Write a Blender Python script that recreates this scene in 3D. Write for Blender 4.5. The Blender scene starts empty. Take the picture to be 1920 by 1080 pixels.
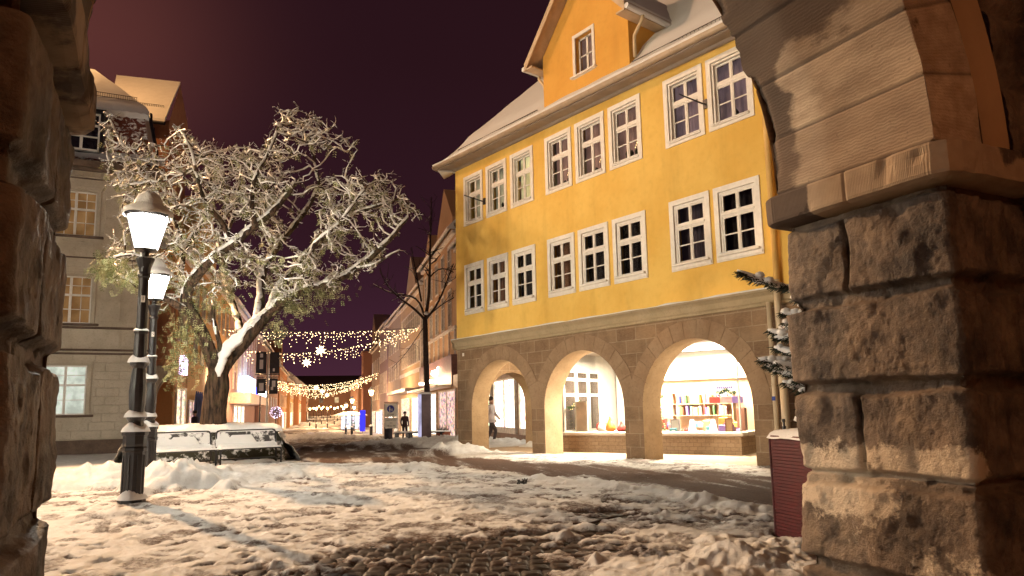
import bpy, math, random
import numpy as np
from mathutils import Matrix, Vector
R = math.radians
rng = np.random.default_rng(7)
random.seed(7)
scene = bpy.context.scene
COL = scene.collection

# ------------------------------------------------------------------ camera model (solved from the photograph)
FPX, CYP = 1316.57, 592.0
PITCH, ROLL, YAW, CAMH = 0.131595, -0.020789, 0.661013, 1.25
_cz, _sz = math.cos(YAW), math.sin(YAW)
_f0 = np.array([_sz, _cz, 0.0]); _r0 = np.array([_cz, -_sz, 0.0]); _up = np.array([0, 0, 1.0])
CF = _f0*math.cos(PITCH) + _up*math.sin(PITCH); _u2 = _up*math.cos(PITCH) - _f0*math.sin(PITCH)
CR = _r0*math.cos(ROLL) + _u2*math.sin(ROLL); CU = _u2*math.cos(ROLL) - _r0*math.sin(ROLL)
CC = np.array([0, 0, CAMH])
def ray(x, y): return CF + CR*(x-960)/FPX + CU*(CYP-y)/FPX
def gnd(x, y, z=0.0):
    d = ray(x, y); return CC + d*(z-CAMH)/d[2]
def dep(x, y, t): return CC + ray(x, y)*t
def hit(x, y, P, n):
    d = ray(x, y); return CC + d*((np.asarray(P)-CC) @ n)/(d @ n)
cam = bpy.data.cameras.new('camera'); camo = bpy.data.objects.new('camera', cam); COL.objects.link(camo)
m3 = np.stack([CR, CU, -CF], 1)
camo.matrix_world = Matrix([[*m3[0], CC[0]], [*m3[1], CC[1]], [*m3[2], CC[2]], [0, 0, 0, 1]])
cam.sensor_width = 36.0; cam.lens = FPX/1920*36; cam.shift_y = (CYP-540)/1920
cam.clip_start = 0.05; cam.clip_end = 3000
scene.camera = camo

# ------------------------------------------------------------------ frames
SA = R(22.36); SV = np.array([math.sin(SA), math.cos(SA), 0]); TV = np.array([math.cos(SA), -math.sin(SA), 0])
PA = R(11.0);  PV = np.array([math.sin(PA), math.cos(PA), 0]); QV = np.array([math.cos(PA), -math.sin(PA), 0])
def st(s, t, z=0.0): return SV*s + TV*t + np.array([0, 0, z])
def pq(p, q, z=0.0): return PV*p + QV*q + np.array([0, 0, z])
def st_at(x, t, y=772):          # distance along the street where the sight line through x meets the plane t
    P = hit(x, y, TV*t, TV); return float(P @ SV)
def zs(s):                       # the street dips away from the square and climbs again far off
    s = np.asarray(s, float)
    return np.interp(s, [0, 21, 30, 60, 100, 130, 190, 320, 900], [0, 0, -.16, -.95, -1.85, -2.05, -1.7, .2, 2.0])

# ------------------------------------------------------------------ noise
def _hash(ix, iy, iz, seed):
    n = (ix.astype(np.int64)*374761393 + iy.astype(np.int64)*668265263 + iz.astype(np.int64)*1440662683 + seed*974711) & 0xffffffff
    n = ((n ^ (n >> 13))*1274126177) & 0xffffffff
    n = ((n ^ (n >> 16))*2246822519) & 0xffffffff
    return ((n ^ (n >> 15)) & 0xffffff)/float(0xffffff)
def vnoise(x, y, z=None, seed=0):
    x = np.asarray(x, float); y = np.asarray(y, float)
    z = np.zeros_like(x) if z is None else np.asarray(z, float)
    ix, iy, iz = np.floor(x), np.floor(y), np.floor(z)
    fx, fy, fz = x-ix, y-iy, z-iz
    fx, fy, fz = [a*a*a*(a*(a*6-15)+10) for a in (fx, fy, fz)]
    r = 0
    for dz in ((0, 1) if np.any(fz) else (0,)):
        wz = fz if dz else 1-fz
        for dy in (0, 1):
            wy = fy if dy else 1-fy
            for dx in (0, 1):
                wx = fx if dx else 1-fx
                r = r + wx*wy*wz*_hash(ix+dx, iy+dy, iz+dz, seed)
    return r*2-1
def fbm(x, y, z=None, oct=4, seed=0, gain=.5, lac=2.03):
    a, s, r = 1.0, 1.0, 0
    for o in range(oct):
        r = r + a*vnoise(np.asarray(x)*s+o*17.3, np.asarray(y)*s-o*9.1, None if z is None else np.asarray(z)*s+o*5.7, seed+o)
        a *= gain; s *= lac
    return r
def sstep(a, b, x):
    t = np.clip((x-a)/(b-a), 0, 1); return t*t*(3-2*t)

# ------------------------------------------------------------------ mesh building
OFF = {}
class MB:
    def __init__(s): s.v, s.f, s.mi, s.n, s.M = [], [], [], 0, None
    def add(s, v, f, mi=0):
        v = np.asarray(v, float).reshape(-1, 3)
        if s.M is not None: v = v @ s.M[:3, :3].T + s.M[:3, 3]
        if isinstance(f, np.ndarray): fs = [f]
        else:
            by = {}
            for q in f: by.setdefault(len(q), []).append(q)
            fs = [np.array(q) for q in by.values()]
        for q in fs:
            if len(q): s.f.append(q+s.n); s.mi.append(np.full(len(q), mi))
        s.v.append(v); s.n += len(v)
    def bx(s, x0, x1, y0, y1, z0, z1, mi=0):
        s.add([(x0,y0,z0),(x1,y0,z0),(x1,y1,z0),(x0,y1,z0),(x0,y0,z1),(x1,y0,z1),(x1,y1,z1),(x0,y1,z1)],
              [(0,3,2,1),(4,5,6,7),(0,1,5,4),(1,2,6,5),(2,3,7,6),(3,0,4,7)], mi)
    def bev(s, x0, x1, y0, y1, z0, z1, b=.01, mi=0):      # box with chamfered vertical and horizontal edges
        X, Y, Z = (x0, x1), (y0, y1), (z0, z1); vs = []
        pts = []
        for i in (0,1):
            for j in (0,1):
                for k in (0,1):
                    sx, sy, sz = (b, -b)[i], (b, -b)[j], (b, -b)[k]
                    pts += [(X[i], Y[j]+sy, Z[k]+sz), (X[i]+sx, Y[j], Z[k]+sz), (X[i]+sx, Y[j]+sy, Z[k])]
        s.hull(pts, mi)
    def hull(s, pts, mi=0):
        import bmesh
        bm = bmesh.new()
        for p in pts: bm.verts.new(p)
        bmesh.ops.convex_hull(bm, input=bm.verts)
        bm.verts.index_update()
        s.add([v.co[:] for v in bm.verts], [tuple(v.index for v in f.verts) for f in bm.faces], mi); bm.free()
    def quad(s, a, b, c, d, mi=0): s.add([a, b, c, d], [(0,1,2,3)], mi)
    def prism(s, poly, vec, mi=0):                          # planar polygon (3-D points) extruded by vec
        P = np.asarray(poly, float); n = len(P); V = np.vstack([P, P+np.asarray(vec, float)])
        s.add(V, [tuple(range(n-1,-1,-1)), tuple(range(n, 2*n))]+[(i,(i+1)%n,n+(i+1)%n,n+i) for i in range(n)], mi)
    def tube(s, pts, rad, n=8, mi=0, cap=True, sx=1.0):
        P = np.asarray(pts, float); k = len(P); rad = np.broadcast_to(np.asarray(rad, float), (k,))
        T = np.gradient(P, axis=0); T /= np.linalg.norm(T, axis=1)[:, None]+1e-12
        a = np.array([0, 0, 1.0]) if abs(T[0,2]) < .9 else np.array([1.0, 0, 0])
        u = np.cross(T[0], a); u /= np.linalg.norm(u)
        V = []; ang = np.arange(n)*2*np.pi/n
        for i in range(k):
            u = u-T[i]*(u@T[i]); u /= np.linalg.norm(u)+1e-12; w = np.cross(T[i], u)
            V.append(P[i]+rad[i]*(np.cos(ang)[:,None]*u*sx+np.sin(ang)[:,None]*w))
        F = [(i*n+j, i*n+(j+1)%n, (i+1)*n+(j+1)%n, (i+1)*n+j) for i in range(k-1) for j in range(n)]
        if cap: F += [tuple(range(n-1,-1,-1)), tuple((k-1)*n+j for j in range(n))]
        s.add(np.vstack(V), F, mi)
    def lathe(s, prof, n=16, c=(0,0,0), mi=0, rot=0.0, cap=True):
        prof = np.asarray(prof, float); k = len(prof); ang = np.arange(n)*2*np.pi/n+rot
        V = np.concatenate([np.stack([np.cos(ang)*r+c[0], np.sin(ang)*r+c[1], np.full(n, z+c[2])], 1) for r, z in prof])
        F = [(i*n+j, i*n+(j+1)%n, (i+1)*n+(j+1)%n, (i+1)*n+j) for i in range(k-1) for j in range(n)]
        if cap: F += [tuple(range(n-1,-1,-1)), tuple((k-1)*n+j for j in range(n))]
        s.add(V, F, mi)
    def grid(s, P, mi=0, closed=False):                      # P: (a,b,3)
        a, b = P.shape[:2]
        i = np.arange(a*b).reshape(a, b)
        F = np.stack([i[:-1,:-1], i[:-1,1:], i[1:,1:], i[1:,:-1]], -1).reshape(-1, 4)
        s.add(P.reshape(-1, 3), F, mi)
    def segs(s, A, B, ra, rb, n=5, mi=0):                    # many separate tapered sticks at once
        A, B = np.asarray(A, float), np.asarray(B, float); k = len(A)
        if not k: return
        ra = np.broadcast_to(np.asarray(ra, float), (k,)); rb = np.broadcast_to(np.asarray(rb, float), (k,))
        n0 = s.n
        T = B-A; T = T/(np.linalg.norm(T, axis=1)[:,None]+1e-9)
        h = np.where((np.abs(T[:,2]) < .9)[:,None], np.array([0,0,1.0]), np.array([1.0,0,0]))
        u = np.cross(T, h); u /= np.linalg.norm(u, axis=1)[:,None]+1e-9; w = np.cross(T, u)
        ang = np.arange(n)*2*np.pi/n
        ring = np.cos(ang)[None,:,None]*u[:,None,:]+np.sin(ang)[None,:,None]*w[:,None,:]
        V = np.concatenate([A[:,None]+ring*ra[:,None,None], B[:,None]+ring*rb[:,None,None]], 1).reshape(-1, 3)
        j = np.arange(n); q = np.stack([j, (j+1)%n, n+(j+1)%n, n+j], 1)
        F = (np.arange(k)[:,None,None]*2*n+q[None]).reshape(-1, 4)
        s.add(V, F, mi)
        c = np.concatenate([np.arange(k)[:,None]*2*n+n+j[None]], 0)
        s.add(np.zeros((0,3)), c+n0-s.n, mi)
    def build(s, name, mats, parent=None, smooth=False, off=None, auto=None):
        V = np.concatenate(s.v) if s.v else np.zeros((0,3))
        if off is None: off = OFF.get(parent.name, (0,0,0)) if parent else (0,0,0)
        V = V-np.asarray(off, float)
        me = bpy.data.meshes.new(name)
        me.vertices.add(len(V)); me.vertices.foreach_set('co', V.astype(np.float32).ravel())
        nl = sum(q.size for q in s.f); npoly = sum(len(q) for q in s.f)
        me.loops.add(nl); me.polygons.add(npoly)
        me.loops.foreach_set('vertex_index', np.concatenate([q.ravel() for q in s.f]).astype(np.int32))
        ls = np.concatenate([np.full(len(q), q.shape[1]) for q in s.f]); st_ = np.concatenate([[0], np.cumsum(ls)[:-1]])
        me.polygons.foreach_set('loop_start', st_.astype(np.int32))
        me.polygons.foreach_set('material_index', np.concatenate(s.mi).astype(np.int32))
        me.polygons.foreach_set('use_smooth', np.full(npoly, bool(smooth)))
        me.update(calc_edges=True)
        for m in (mats if isinstance(mats, (list, tuple)) else [mats]): me.materials.append(m)
        o = bpy.data.objects.new(name, me); COL.objects.link(o)
        if parent is not None:
            o.parent = parent; OFF[o.name] = tuple(off)
        return o
def attr(o, name, data):
    a = o.data.attributes.new(name, 'FLOAT', 'POINT'); a.data.foreach_set('value', np.asarray(data, np.float32).ravel())

def tag(o, label=None, cat=None, group=None, kind=None):
    if label: o['label'] = label
    if cat: o['category'] = cat
    if group: o['group'] = group
    if kind: o['kind'] = kind
    return o
def thing(name, label, cat, loc=(0,0,0), rz=0.0, group=None, world=False):
    o = bpy.data.objects.new(name, None); COL.objects.link(o); o.location = [float(a) for a in loc]; o.rotation_euler = (0,0,rz)
    o.empty_display_size = .2
    if world: OFF[o.name] = tuple(float(a) for a in loc)    # children given in world coordinates
    return tag(o, label, cat, group)
def copy_tree(o, parent=None):
    c = o.copy(); COL.objects.link(c)
    if parent is not None: c.parent = parent
    for ch in [x for x in COL.objects if x.parent == o]: copy_tree(ch, c)
    return c
def frame(origin, xdir, ydir):                              # 4x4 from a local frame with z up
    M = np.eye(4); M[:3,0] = xdir; M[:3,1] = ydir; M[:3,2] = (0,0,1); M[:3,3] = origin; return M

# ------------------------------------------------------------------ materials
class NT:
    def __init__(s, name, world=False):
        if world: s.t = world.node_tree
        else:
            s.m = bpy.data.materials.new(name); s.m.use_nodes = True; s.t = s.m.node_tree
        s.t.nodes.clear(); s.N = s.t.nodes
    def n(s, typ, **kw):
        nd = s.N.new('ShaderNode'+typ)
        for k, v in kw.items(): setattr(nd, k, v)
        return nd
    def put(s, sock, v):
        if v is None: return
        if isinstance(v, bpy.types.NodeSocket): s.t.links.new(v, sock)
        else:
            if isinstance(v, (tuple, list)) and sock.type == 'RGBA' and len(v) == 3: v = (*v, 1)
            sock.default_value = v
    def noise(s, scale, vec=None, detail=4, rough=.55, dist=0.0):
        nd = s.n('TexNoise'); nd.inputs['Scale'].default_value = scale; nd.inputs['Detail'].default_value = detail
        nd.inputs['Roughness'].default_value = rough; nd.inputs['Distortion'].default_value = dist
        s.put(nd.inputs['Vector'], vec if vec is not None else s.pos()); return nd.outputs['Fac']
    def pos(s):
        if not hasattr(s, '_pos'): s._pos = s.n('NewGeometry').outputs['Position']
        return s._pos
    def obj(s):
        if not hasattr(s, '_obj'): s._obj = s.n('TexCoord').outputs['Object']
        return s._obj
    def map(s, vec, scale=(1,1,1), rot=(0,0,0), loc=(0,0,0)):
        nd = s.n('Mapping'); s.put(nd.inputs['Vector'], vec); nd.inputs['Scale'].default_value = scale
        nd.inputs['Rotation'].default_value = rot; nd.inputs['Location'].default_value = loc; return nd.outputs[0]
    def ramp(s, f, a, b, c0=None, c1=None):
        nd = s.n('MapRange', interpolation_type='SMOOTHSTEP'); s.put(nd.inputs['Value'], f)
        nd.inputs['From Min'].default_value = a; nd.inputs['From Max'].default_value = b
        return nd.outputs[0]
    def math(s, op, a, b=None, c=None):
        nd = s.n('Math', operation=op); s.put(nd.inputs[0], a); s.put(nd.inputs[1], b)
        if c is not None: s.put(nd.inputs[2], c)
        return nd.outputs[0]
    def mix(s, f, a, b):
        nd = s.n('Mix', data_type='RGBA'); s.put(nd.inputs['Factor'], f); s.put(nd.inputs['A'], None); s.put(nd.inputs[6], a); s.put(nd.inputs[7], b)
        return nd.outputs[2]
    def attr(s, name): return s.n('Attribute', attribute_name=name).outputs['Fac']
    def xyz(s, vec):
        nd = s.n('SeparateXYZ'); s.put(nd.inputs[0], vec); return nd.outputs
    def comb(s, x, y, z=0.0):
        nd = s.n('CombineXYZ'); s.put(nd.inputs[0], x); s.put(nd.inputs[1], y); s.put(nd.inputs[2], z); return nd.outputs[0]
    def bump(s, h, strength=.3, dist=.02, normal=None):
        nd = s.n('Bump'); nd.inputs['Strength'].default_value = strength; nd.inputs['Distance'].default_value = dist
        s.put(nd.inputs['Height'], h)
        if normal is not None: s.put(nd.inputs['Normal'], normal)
        return nd.outputs[0]
    def pbr(s, col, rough=.8, normal=None, metal=0.0, spec=.5, emit=None, estr=0.0, sss=None):
        nd = s.n('BsdfPrincipled'); s.put(nd.inputs['Base Color'], col); s.put(nd.inputs['Roughness'], rough)
        s.put(nd.inputs['Metallic'], metal); s.put(nd.inputs['Specular IOR Level'], spec); s.put(nd.inputs['Normal'], normal)
        if emit is not None: s.put(nd.inputs['Emission Color'], emit); s.put(nd.inputs['Emission Strength'], estr)
        o = s.n('OutputMaterial'); s.t.links.new(nd.outputs[0], o.inputs[0]); return s.m
def plain(name, col, rough=.7, var=.18, scale=6.0, metal=0.0, bump=0.0, spec=.4, bscale=60):
    t = NT(name); f = t.noise(scale, detail=5)
    c = t.mix(t.ramp(f, .3, .7), tuple(x*(1-var) for x in col), tuple(min(1, x*(1+var)) for x in col))
    nm = t.bump(t.noise(bscale, detail=4), bump, .01) if bump else None
    return t.pbr(c, rough, nm, metal, spec)
def emit(name, col, st_, sampling='AUTO', base=None, var=0.0):
    t = NT(name); e = t.n('Emission'); c = col
    if var:
        f = t.noise(var, detail=3); c = t.mix(t.ramp(f, .25, .75), tuple(x*.45 for x in col), col)
    t.put(e.inputs[0], c); e.inputs[1].default_value = st_
    o = t.n('OutputMaterial'); t.t.links.new(e.outputs[0], o.inputs[0])
    t.m.cycles.emission_sampling = sampling; return t.m
def emit_clear(name, col, st_):                                # glowing glass that lets the lamp inside shine out
    t = NT(name); e = t.n('Emission'); t.put(e.inputs[0], col); e.inputs[1].default_value = st_
    tr = t.n('BsdfTransparent'); a = t.n('AddShader'); t.t.links.new(e.outputs[0], a.inputs[0]); t.t.links.new(tr.outputs[0], a.inputs[1])
    o = t.n('OutputMaterial'); t.t.links.new(a.outputs[0], o.inputs[0]); t.m.cycles.emission_sampling = 'NONE'; return t.m
def glass(name, tint=(.9,.92,.95), refl=.5):
    t = NT(name); a = t.n('BsdfTransparent'); a.inputs[0].default_value = (*tint, 1)
    g = t.n('BsdfGlossy'); g.inputs['Roughness'].default_value = .02
    fr = t.n('Fresnel'); fr.inputs[0].default_value = 1.5
    mx = t.n('MixShader'); t.put(mx.inputs[0], t.math('MULTIPLY', fr.outputs[0], refl*2)); t.t.links.new(a.outputs[0], mx.inputs[1]); t.t.links.new(g.outputs[0], mx.inputs[2])
    o = t.n('OutputMaterial'); t.t.links.new(mx.outputs[0], o.inputs[0]); return t.m

def mk_snow(name='snow', col=(.80,.79,.78), bs=.5):
    t = NT(name); f = t.noise(3.0, detail=4); c = t.mix(t.ramp(f,.3,.7), tuple(x*.93 for x in col), col)
    nm = t.bump(t.noise(30, detail=6, rough=.7), bs, .02)
    return t.pbr(c, .6, nm, 0, .25)
SNOW = mk_snow()
def mk_snowpatch(name, base, lo=.45, hi=.55, scale=8.0, base2=None):
    t = NT(name); f = t.noise(scale, detail=5, rough=.65); g = t.noise(25, detail=3)
    b = t.mix(g, base, base2 or tuple(x*.6 for x in base))
    c = t.mix(t.ramp(f, lo, hi), b, (.78,.77,.76))
    return t.pbr(c, .75, t.bump(f, .5, .02), 0, .3)
M = {}
M['iron'] = plain('black_iron', (.012,.011,.014), .38, .3, 12, 0, .15, .5, 90)
M['dark'] = plain('dark_interior', (.02,.014,.014), .9)
M['wood_white'] = plain('white_paint', (.78,.73,.67), .5, .06, 9, 0, .08, .4, 40)
M['grey_metal'] = plain('zinc_grey', (.42,.36,.31), .45, .15, 5, .35)
M['black'] = plain('black_matt', (.015,.013,.015), .8)
M['cream'] = plain('cream_board', (.62,.55,.46), .65, .1, 5, 0, .1)

def mk_plaster(name, a, b, dirt=None, blotch=.8):
    t = NT(name); f = t.noise(blotch, detail=6, rough=.6); g = t.noise(7, detail=4)
    c = t.mix(t.ramp(f, .3, .7), a, b)
    c = t.mix(t.math('MULTIPLY', t.ramp(g, .45, .8), .22), c, tuple(x*.72 for x in a))
    st2 = t.noise(1.0, t.map(t.pos(), (2.2,2.2,.22)), 5)
    c = t.mix(t.math('MULTIPLY', t.ramp(st2, .52, .75), .24), c, dirt or tuple(x*.62 for x in a))
    nm = t.bump(t.noise(55, detail=5, rough=.7), .22, .012)
    return t.pbr(c, .85, nm, 0, .2)
M['yellow'] = mk_plaster('yellow_plaster', (.72,.435,.095), (.81,.54,.145))
def mk_ashlar(name, c1, c2, mortar, bw=.62, bh=.31, ms=.012, axis='y', bump=.35):
    t = NT(name); x = t.xyz(t.pos())
    v = t.comb(x[1] if axis == 'y' else x[0], x[2], 0.0)
    br = t.n('TexBrick'); t.put(br.inputs['Vector'], v); br.inputs['Scale'].default_value = 1.0
    br.inputs['Brick Width'].default_value = bw; br.inputs['Row Height'].default_value = bh
    br.inputs['Mortar Size'].default_value = ms; br.inputs['Mortar Smooth'].default_value = .2; br.inputs['Bias'].default_value = 0
    t.put(br.inputs['Color1'], c1); t.put(br.inputs['Color2'], c2); t.put(br.inputs['Mortar'], mortar)
    f = t.noise(2.2, detail=6, rough=.65); c = t.mix(t.math('MULTIPLY', t.ramp(f, .35, .75), .55), br.outputs[0], tuple(k*.45 for k in c1))
    g = t.noise(14, t.map(t.pos(), (1,1,4)), 5)
    c = t.mix(t.math('MULTIPLY', t.ramp(g, .4, .7), .3), c, tuple(min(1,k*1.35) for k in c2))
    h = t.math('ADD', t.math('MULTIPLY', br.outputs['Fac'], -.6), t.math('MULTIPLY', t.noise(40, detail=5), .35))
    return t.pbr(c, .88, t.bump(h, bump, .02), 0, .2)
M['ashlar'] = mk_ashlar('brown_ashlar', (.20,.125,.075), (.27,.18,.11), (.33,.25,.17))
M['ashlar_x'] = mk_ashlar('brown_ashlar_end', (.24,.16,.10), (.30,.21,.13), (.36,.28,.20), axis='x')
def mk_stone(name, c1, c2, bscale=30, bump=.3, s=2.5, streak=None):
    t = NT(name); f = t.noise(s, detail=7, rough=.65); g = t.noise(18, detail=5)
    c = t.mix(t.ramp(f, .3, .7), c1, c2); c = t.mix(t.math('MULTIPLY', t.ramp(g, .5, .75), .35), c, tuple(k*.5 for k in c1))
    return t.pbr(c, .88, t.bump(t.noise(bscale, detail=6, rough=.65), bump, .02), 0, .2)
M['voussoir'] = mk_stone('voussoir_stone', (.24,.155,.095), (.32,.22,.14), 40, .25)
M['reveal'] = mk_stone('arch_reveal_stone', (.42,.30,.18), (.52,.38,.24), 40, .2)
M['cornice'] = mk_stone('cornice_stone', (.33,.26,.16), (.40,.31,.20), 40, .15)
M['lsand'] = mk_stone('pale_sandstone', (.42,.36,.28), (.54,.475,.38), 25, .3, 1.2)
M['lsand_dark'] = mk_stone('weathered_ledge', (.10,.07,.055), (.17,.12,.09), 30, .3)
M['redstone'] = mk_stone('red_sandstone', (.30,.13,.075), (.38,.18,.10), 30, .25)
# ================================================================== GROUND AND SNOW
def polydist(X, Y, poly):                                   # signed distance, negative inside
    d2 = np.full(X.shape, 1e9); ins = np.zeros(X.shape, bool); n = len(poly)
    for i in range(n):
        ax, ay = poly[i]; bx, by = poly[(i+1) % n]
        ex, ey = bx-ax, by-ay; t = np.clip(((X-ax)*ex+(Y-ay)*ey)/(ex*ex+ey*ey+1e-12), 0, 1)
        d2 = np.minimum(d2, (X-ax-ex*t)**2+(Y-ay-ey*t)**2)
        c = ((ay > Y) != (by > Y)) & (X < (bx-ax)*(Y-ay)/(by-ay+1e-12)+ax)
        ins ^= c
    d = np.sqrt(d2); return np.where(ins, -d, d)
_up_e = [gnd(*p)[:2] for p in ((560,838),(700,843),(800,850),(900,862),(1000,868),(1200,880),(1440,894))]
_lo_e = [gnd(*p)[:2] for p in ((1440,952),(1300,927),(1150,907),(1000,894),(850,882),(700,872),(560,866))]
_dr = (_up_e[-1]-_up_e[-2]); _dr = _dr/np.linalg.norm(_dr)
ROAD = [st(70,-4.5)[:2], st(70,4.2)[:2], st(34,4.2)[:2]] + _up_e[2:] + [_up_e[-1]+_dr*12, _lo_e[0]+_dr*12] + _lo_e + [st(30,-4.8)[:2]]
BERM = [gnd(*p)[:2] for p in ((1450,966),(1300,938),(1150,917),(1000,902))]
def gz(X, Y): return zs(X*SV[0]+Y*SV[1])
tha = np.radians(np.concatenate([np.linspace(-30,-3,40,endpoint=False), np.linspace(-3,79,690,endpoint=False), np.linspace(79,112,40)]))
rad = 2.3*1.0045**np.arange(0, 305); rad = np.concatenate([rad, rad[-1]*1.0074**np.arange(1, 256)])
rad = np.concatenate([rad, rad[-1]*1.02**np.arange(1, 120)])
RR, TH = np.meshgrid(rad, tha, indexing='ij')
X, Y = RR*np.sin(TH), RR*np.cos(TH)
XU, YV = X*CR[0]+Y*CR[1], X*_f0[0]+Y*_f0[1]                 # across / away from the viewer, in metres
def heap(px, py, r, h, sx=1.0, wob=.5, sd=1):
    c = gnd(px, py); u = (X-c[0])*CR[0]+(Y-c[1])*CR[1]; v = (X-c[0])*_f0[0]+(Y-c[1])*_f0[1]
    d = np.sqrt((u/sx)**2+v**2)/r
    d = d*(1+wob*.35*fbm(X*1.7, Y*1.7, oct=3, seed=sd))
    lump = 1+.22*fbm(X*5, Y*5, oct=3, seed=sd+9)
    return h*np.clip(1-d*d, 0, 1)**1.25*lump
droad = polydist(X, Y, ROAD)
road = sstep(.35, -.35, droad-.1+.35*fbm(X*1.1, Y*1.1, oct=4, seed=3))
sS, sT = X*SV[0]+Y*SV[1], X*TV[0]+Y*TV[1]
T = .045+.016*fbm(X*.45, Y*.45, oct=3, seed=11)+.008*fbm(X*2.3, Y*2.3, oct=3, seed=12)
crumb = fbm(X*6.5, Y*6.5, oct=4, seed=13, gain=.6)
near = sstep(30, 12, RR)
T += near*(.008*crumb+.008*np.abs(fbm(X*15, Y*15, oct=3, seed=14)))
# footprints trodden into the snow
fp = np.zeros_like(T); nr, nt = RR.shape
lr = np.log(rad)
for k in range(3600):
    r = math.sqrt(random.uniform(3.0**2, 19**2)); th = R(random.uniform(-3, 75))
    cx, cy = r*math.sin(th), r*math.cos(th)
    i0, i1 = np.searchsorted(rad, [r-.3, r+.3]); dth = .3/r
    j0, j1 = np.searchsorted(tha, [th-dth, th+dth])
    if i1-i0 < 2 or j1-j0 < 2: continue
    a = random.choice([R(22), R(110), R(60), R(150)])+random.gauss(0, .5)
    xs, ys = X[i0:i1, j0:j1]-cx, Y[i0:i1, j0:j1]-cy
    u, v = xs*math.sin(a)+ys*math.cos(a), xs*math.cos(a)-ys*math.sin(a)
    L, W = random.uniform(.10, .17), random.uniform(.045, .08)
    q = (u/L)**2+(v/W)**2
    fp[i0:i1, j0:j1] += -random.uniform(.010, .032)*np.clip(1-q, 0, 1)**.6+.006*np.exp(-((np.sqrt(q)-1.35)/.28)**2)
T += np.clip(fp, -.04, .02)
T = np.where(T > .03, T, .03+(T-.03)*.75)
# trodden bare paving in front of the arch and scraped streaks further out
uu, vv = XU, YV
bare = np.exp(-(((uu+.62)/1.05)**4+((vv-4.7)/2.25)**4))
bare2 = sum(np.exp(-(((uu-a)/w)**2+((vv-b)/h)**2)) for a, b, w, h in ((1.15,8.4,.9,.9),(2.6,8.0,.9,.55),(3.0,6.8,.6,.45),(.4,7.1,.7,.5),(1.1,6.2,.5,.5),(1.8,5.6,.5,.4),(-1.9,5.6,.5,.35),(2.2,9.6,.6,.3)))
T -= bare*(.105+.07*fbm(uu*3, vv*5, oct=4, seed=21))+np.clip(bare2,0,1)*(.040+.060*fbm(uu*2.5, vv*6, oct=4, seed=22))
# slush on the carriageway
slush = .016+.006*fbm(X*3, Y*3, oct=4, seed=31)+.007*fbm(sS*.8, sT*6, oct=3, seed=32)
T = T*(1-road)+np.maximum(slush, .003)*road
# heaps
H = 0
for a in ((318,918,.95,.40,1.0,1),(345,905,.8,.34,1.1,2),(185,912,1.0,.33,1.2,3),(215,975,.40,.07,1.5,4),(262,985,.30,.05,1.2,24),(470,893,1.1,.13,2.6,5),(420,905,1.0,.12,1.5,8),
          (848,851,.75,.30,1.7,6),(1003,838,.42,.26,1.2,7),(1400,1072,.75,.15,1.2,9),(1480,1062,.55,.17,1.0,10),(1310,1088,.6,.10,1.2,12),(1330,1050,.35,.08,1.5,13),
          (800,832,1.8,.30,2.6,14),(845,826,1.6,.30,1.5,15),(770,834,1.6,.22,2.0,16),(760,884,.7,.12,2.5,17),(1180,897,.5,.06,2.5,19)):
    H = np.maximum(H, heap(a[0], a[1], a[2], a[3], a[4], .9, a[5]))
for a in ((560,806,3,.5,2.5,31),(602,798,3,.5,1.2,33)):
    H = np.maximum(H, heap(a[0], a[1], a[2], a[3], a[4], .6, a[5]))
T = T+H*(1+.14*fbm(X*7, Y*7, oct=3, seed=45))+.012*sstep(.01,.1,H)*fbm(X*13, Y*13, oct=3, seed=46)
bd = np.full(X.shape, 1e9)
for i in range(3):
    (ax, ay), (bx_, by_) = BERM[i], BERM[i+1]; ex, ey = bx_-ax, by_-ay
    t = np.clip(((X-ax)*ex+(Y-ay)*ey)/(ex*ex+ey*ey), 0, 1); bd = np.minimum(bd, np.hypot(X-ax-ex*t, Y-ay-ey*t))
T += .075*np.exp(-(bd/.19)**2)*(.75+.8*fbm(X*4, Y*4, oct=3, seed=41))
# under the arcade the flags are swept: only a thin dusting
arc = sstep(12.25, 12.7, X)*sstep(19.2, 18.4, Y)*sstep(3, 4, Y)
front = sstep(12.4, 12.2, X)*sstep(10.6, 11.8, X)*sstep(20, 18.5, Y)*sstep(5, 6.5, Y)
T = T*(1-arc)+arc*(-.012+.012*fbm(X*2.5, Y*2.5, oct=4, seed=51)+.9*H)
# cobbled paving, laid in courses
cu = X*math.cos(YAW-.09)-Y*math.sin(YAW-.09); cv = X*math.sin(YAW-.09)+Y*math.cos(YAW-.09)
cu = cu+.018*fbm(X*1.5, Y*1.5, oct=2, seed=6); cv = cv+.02*fbm(X*1.3, Y*1.3, oct=2, seed=7)
ch, cw = .19, .165
row = np.floor(cv/ch); off_ = _hash(row, row*0, row*0, 5)*cw
fu = (cu+off_)/cw; col_ = np.floor(fu)
eu = np.minimum(fu-col_, 1-(fu-col_))*cw; ev = np.minimum(cv/ch-row, 1-(cv/ch-row))*ch
e = np.minimum(eu, ev); stone = _hash(row, col_, row*0, 8)
cob = -.017*(1-sstep(0, .020, e))+.004*fbm(X*7, Y*7, oct=3, seed=63)+.006*(stone-.5)-.008+.008*sstep(0,.06,e)+.004*fbm(X*16, Y*16, oct=2, seed=61)
base = gz(X, Y)
fine = rad < 16
nf = int(fine.sum())
zb = base+cob*sstep(17, 13, RR)
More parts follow.
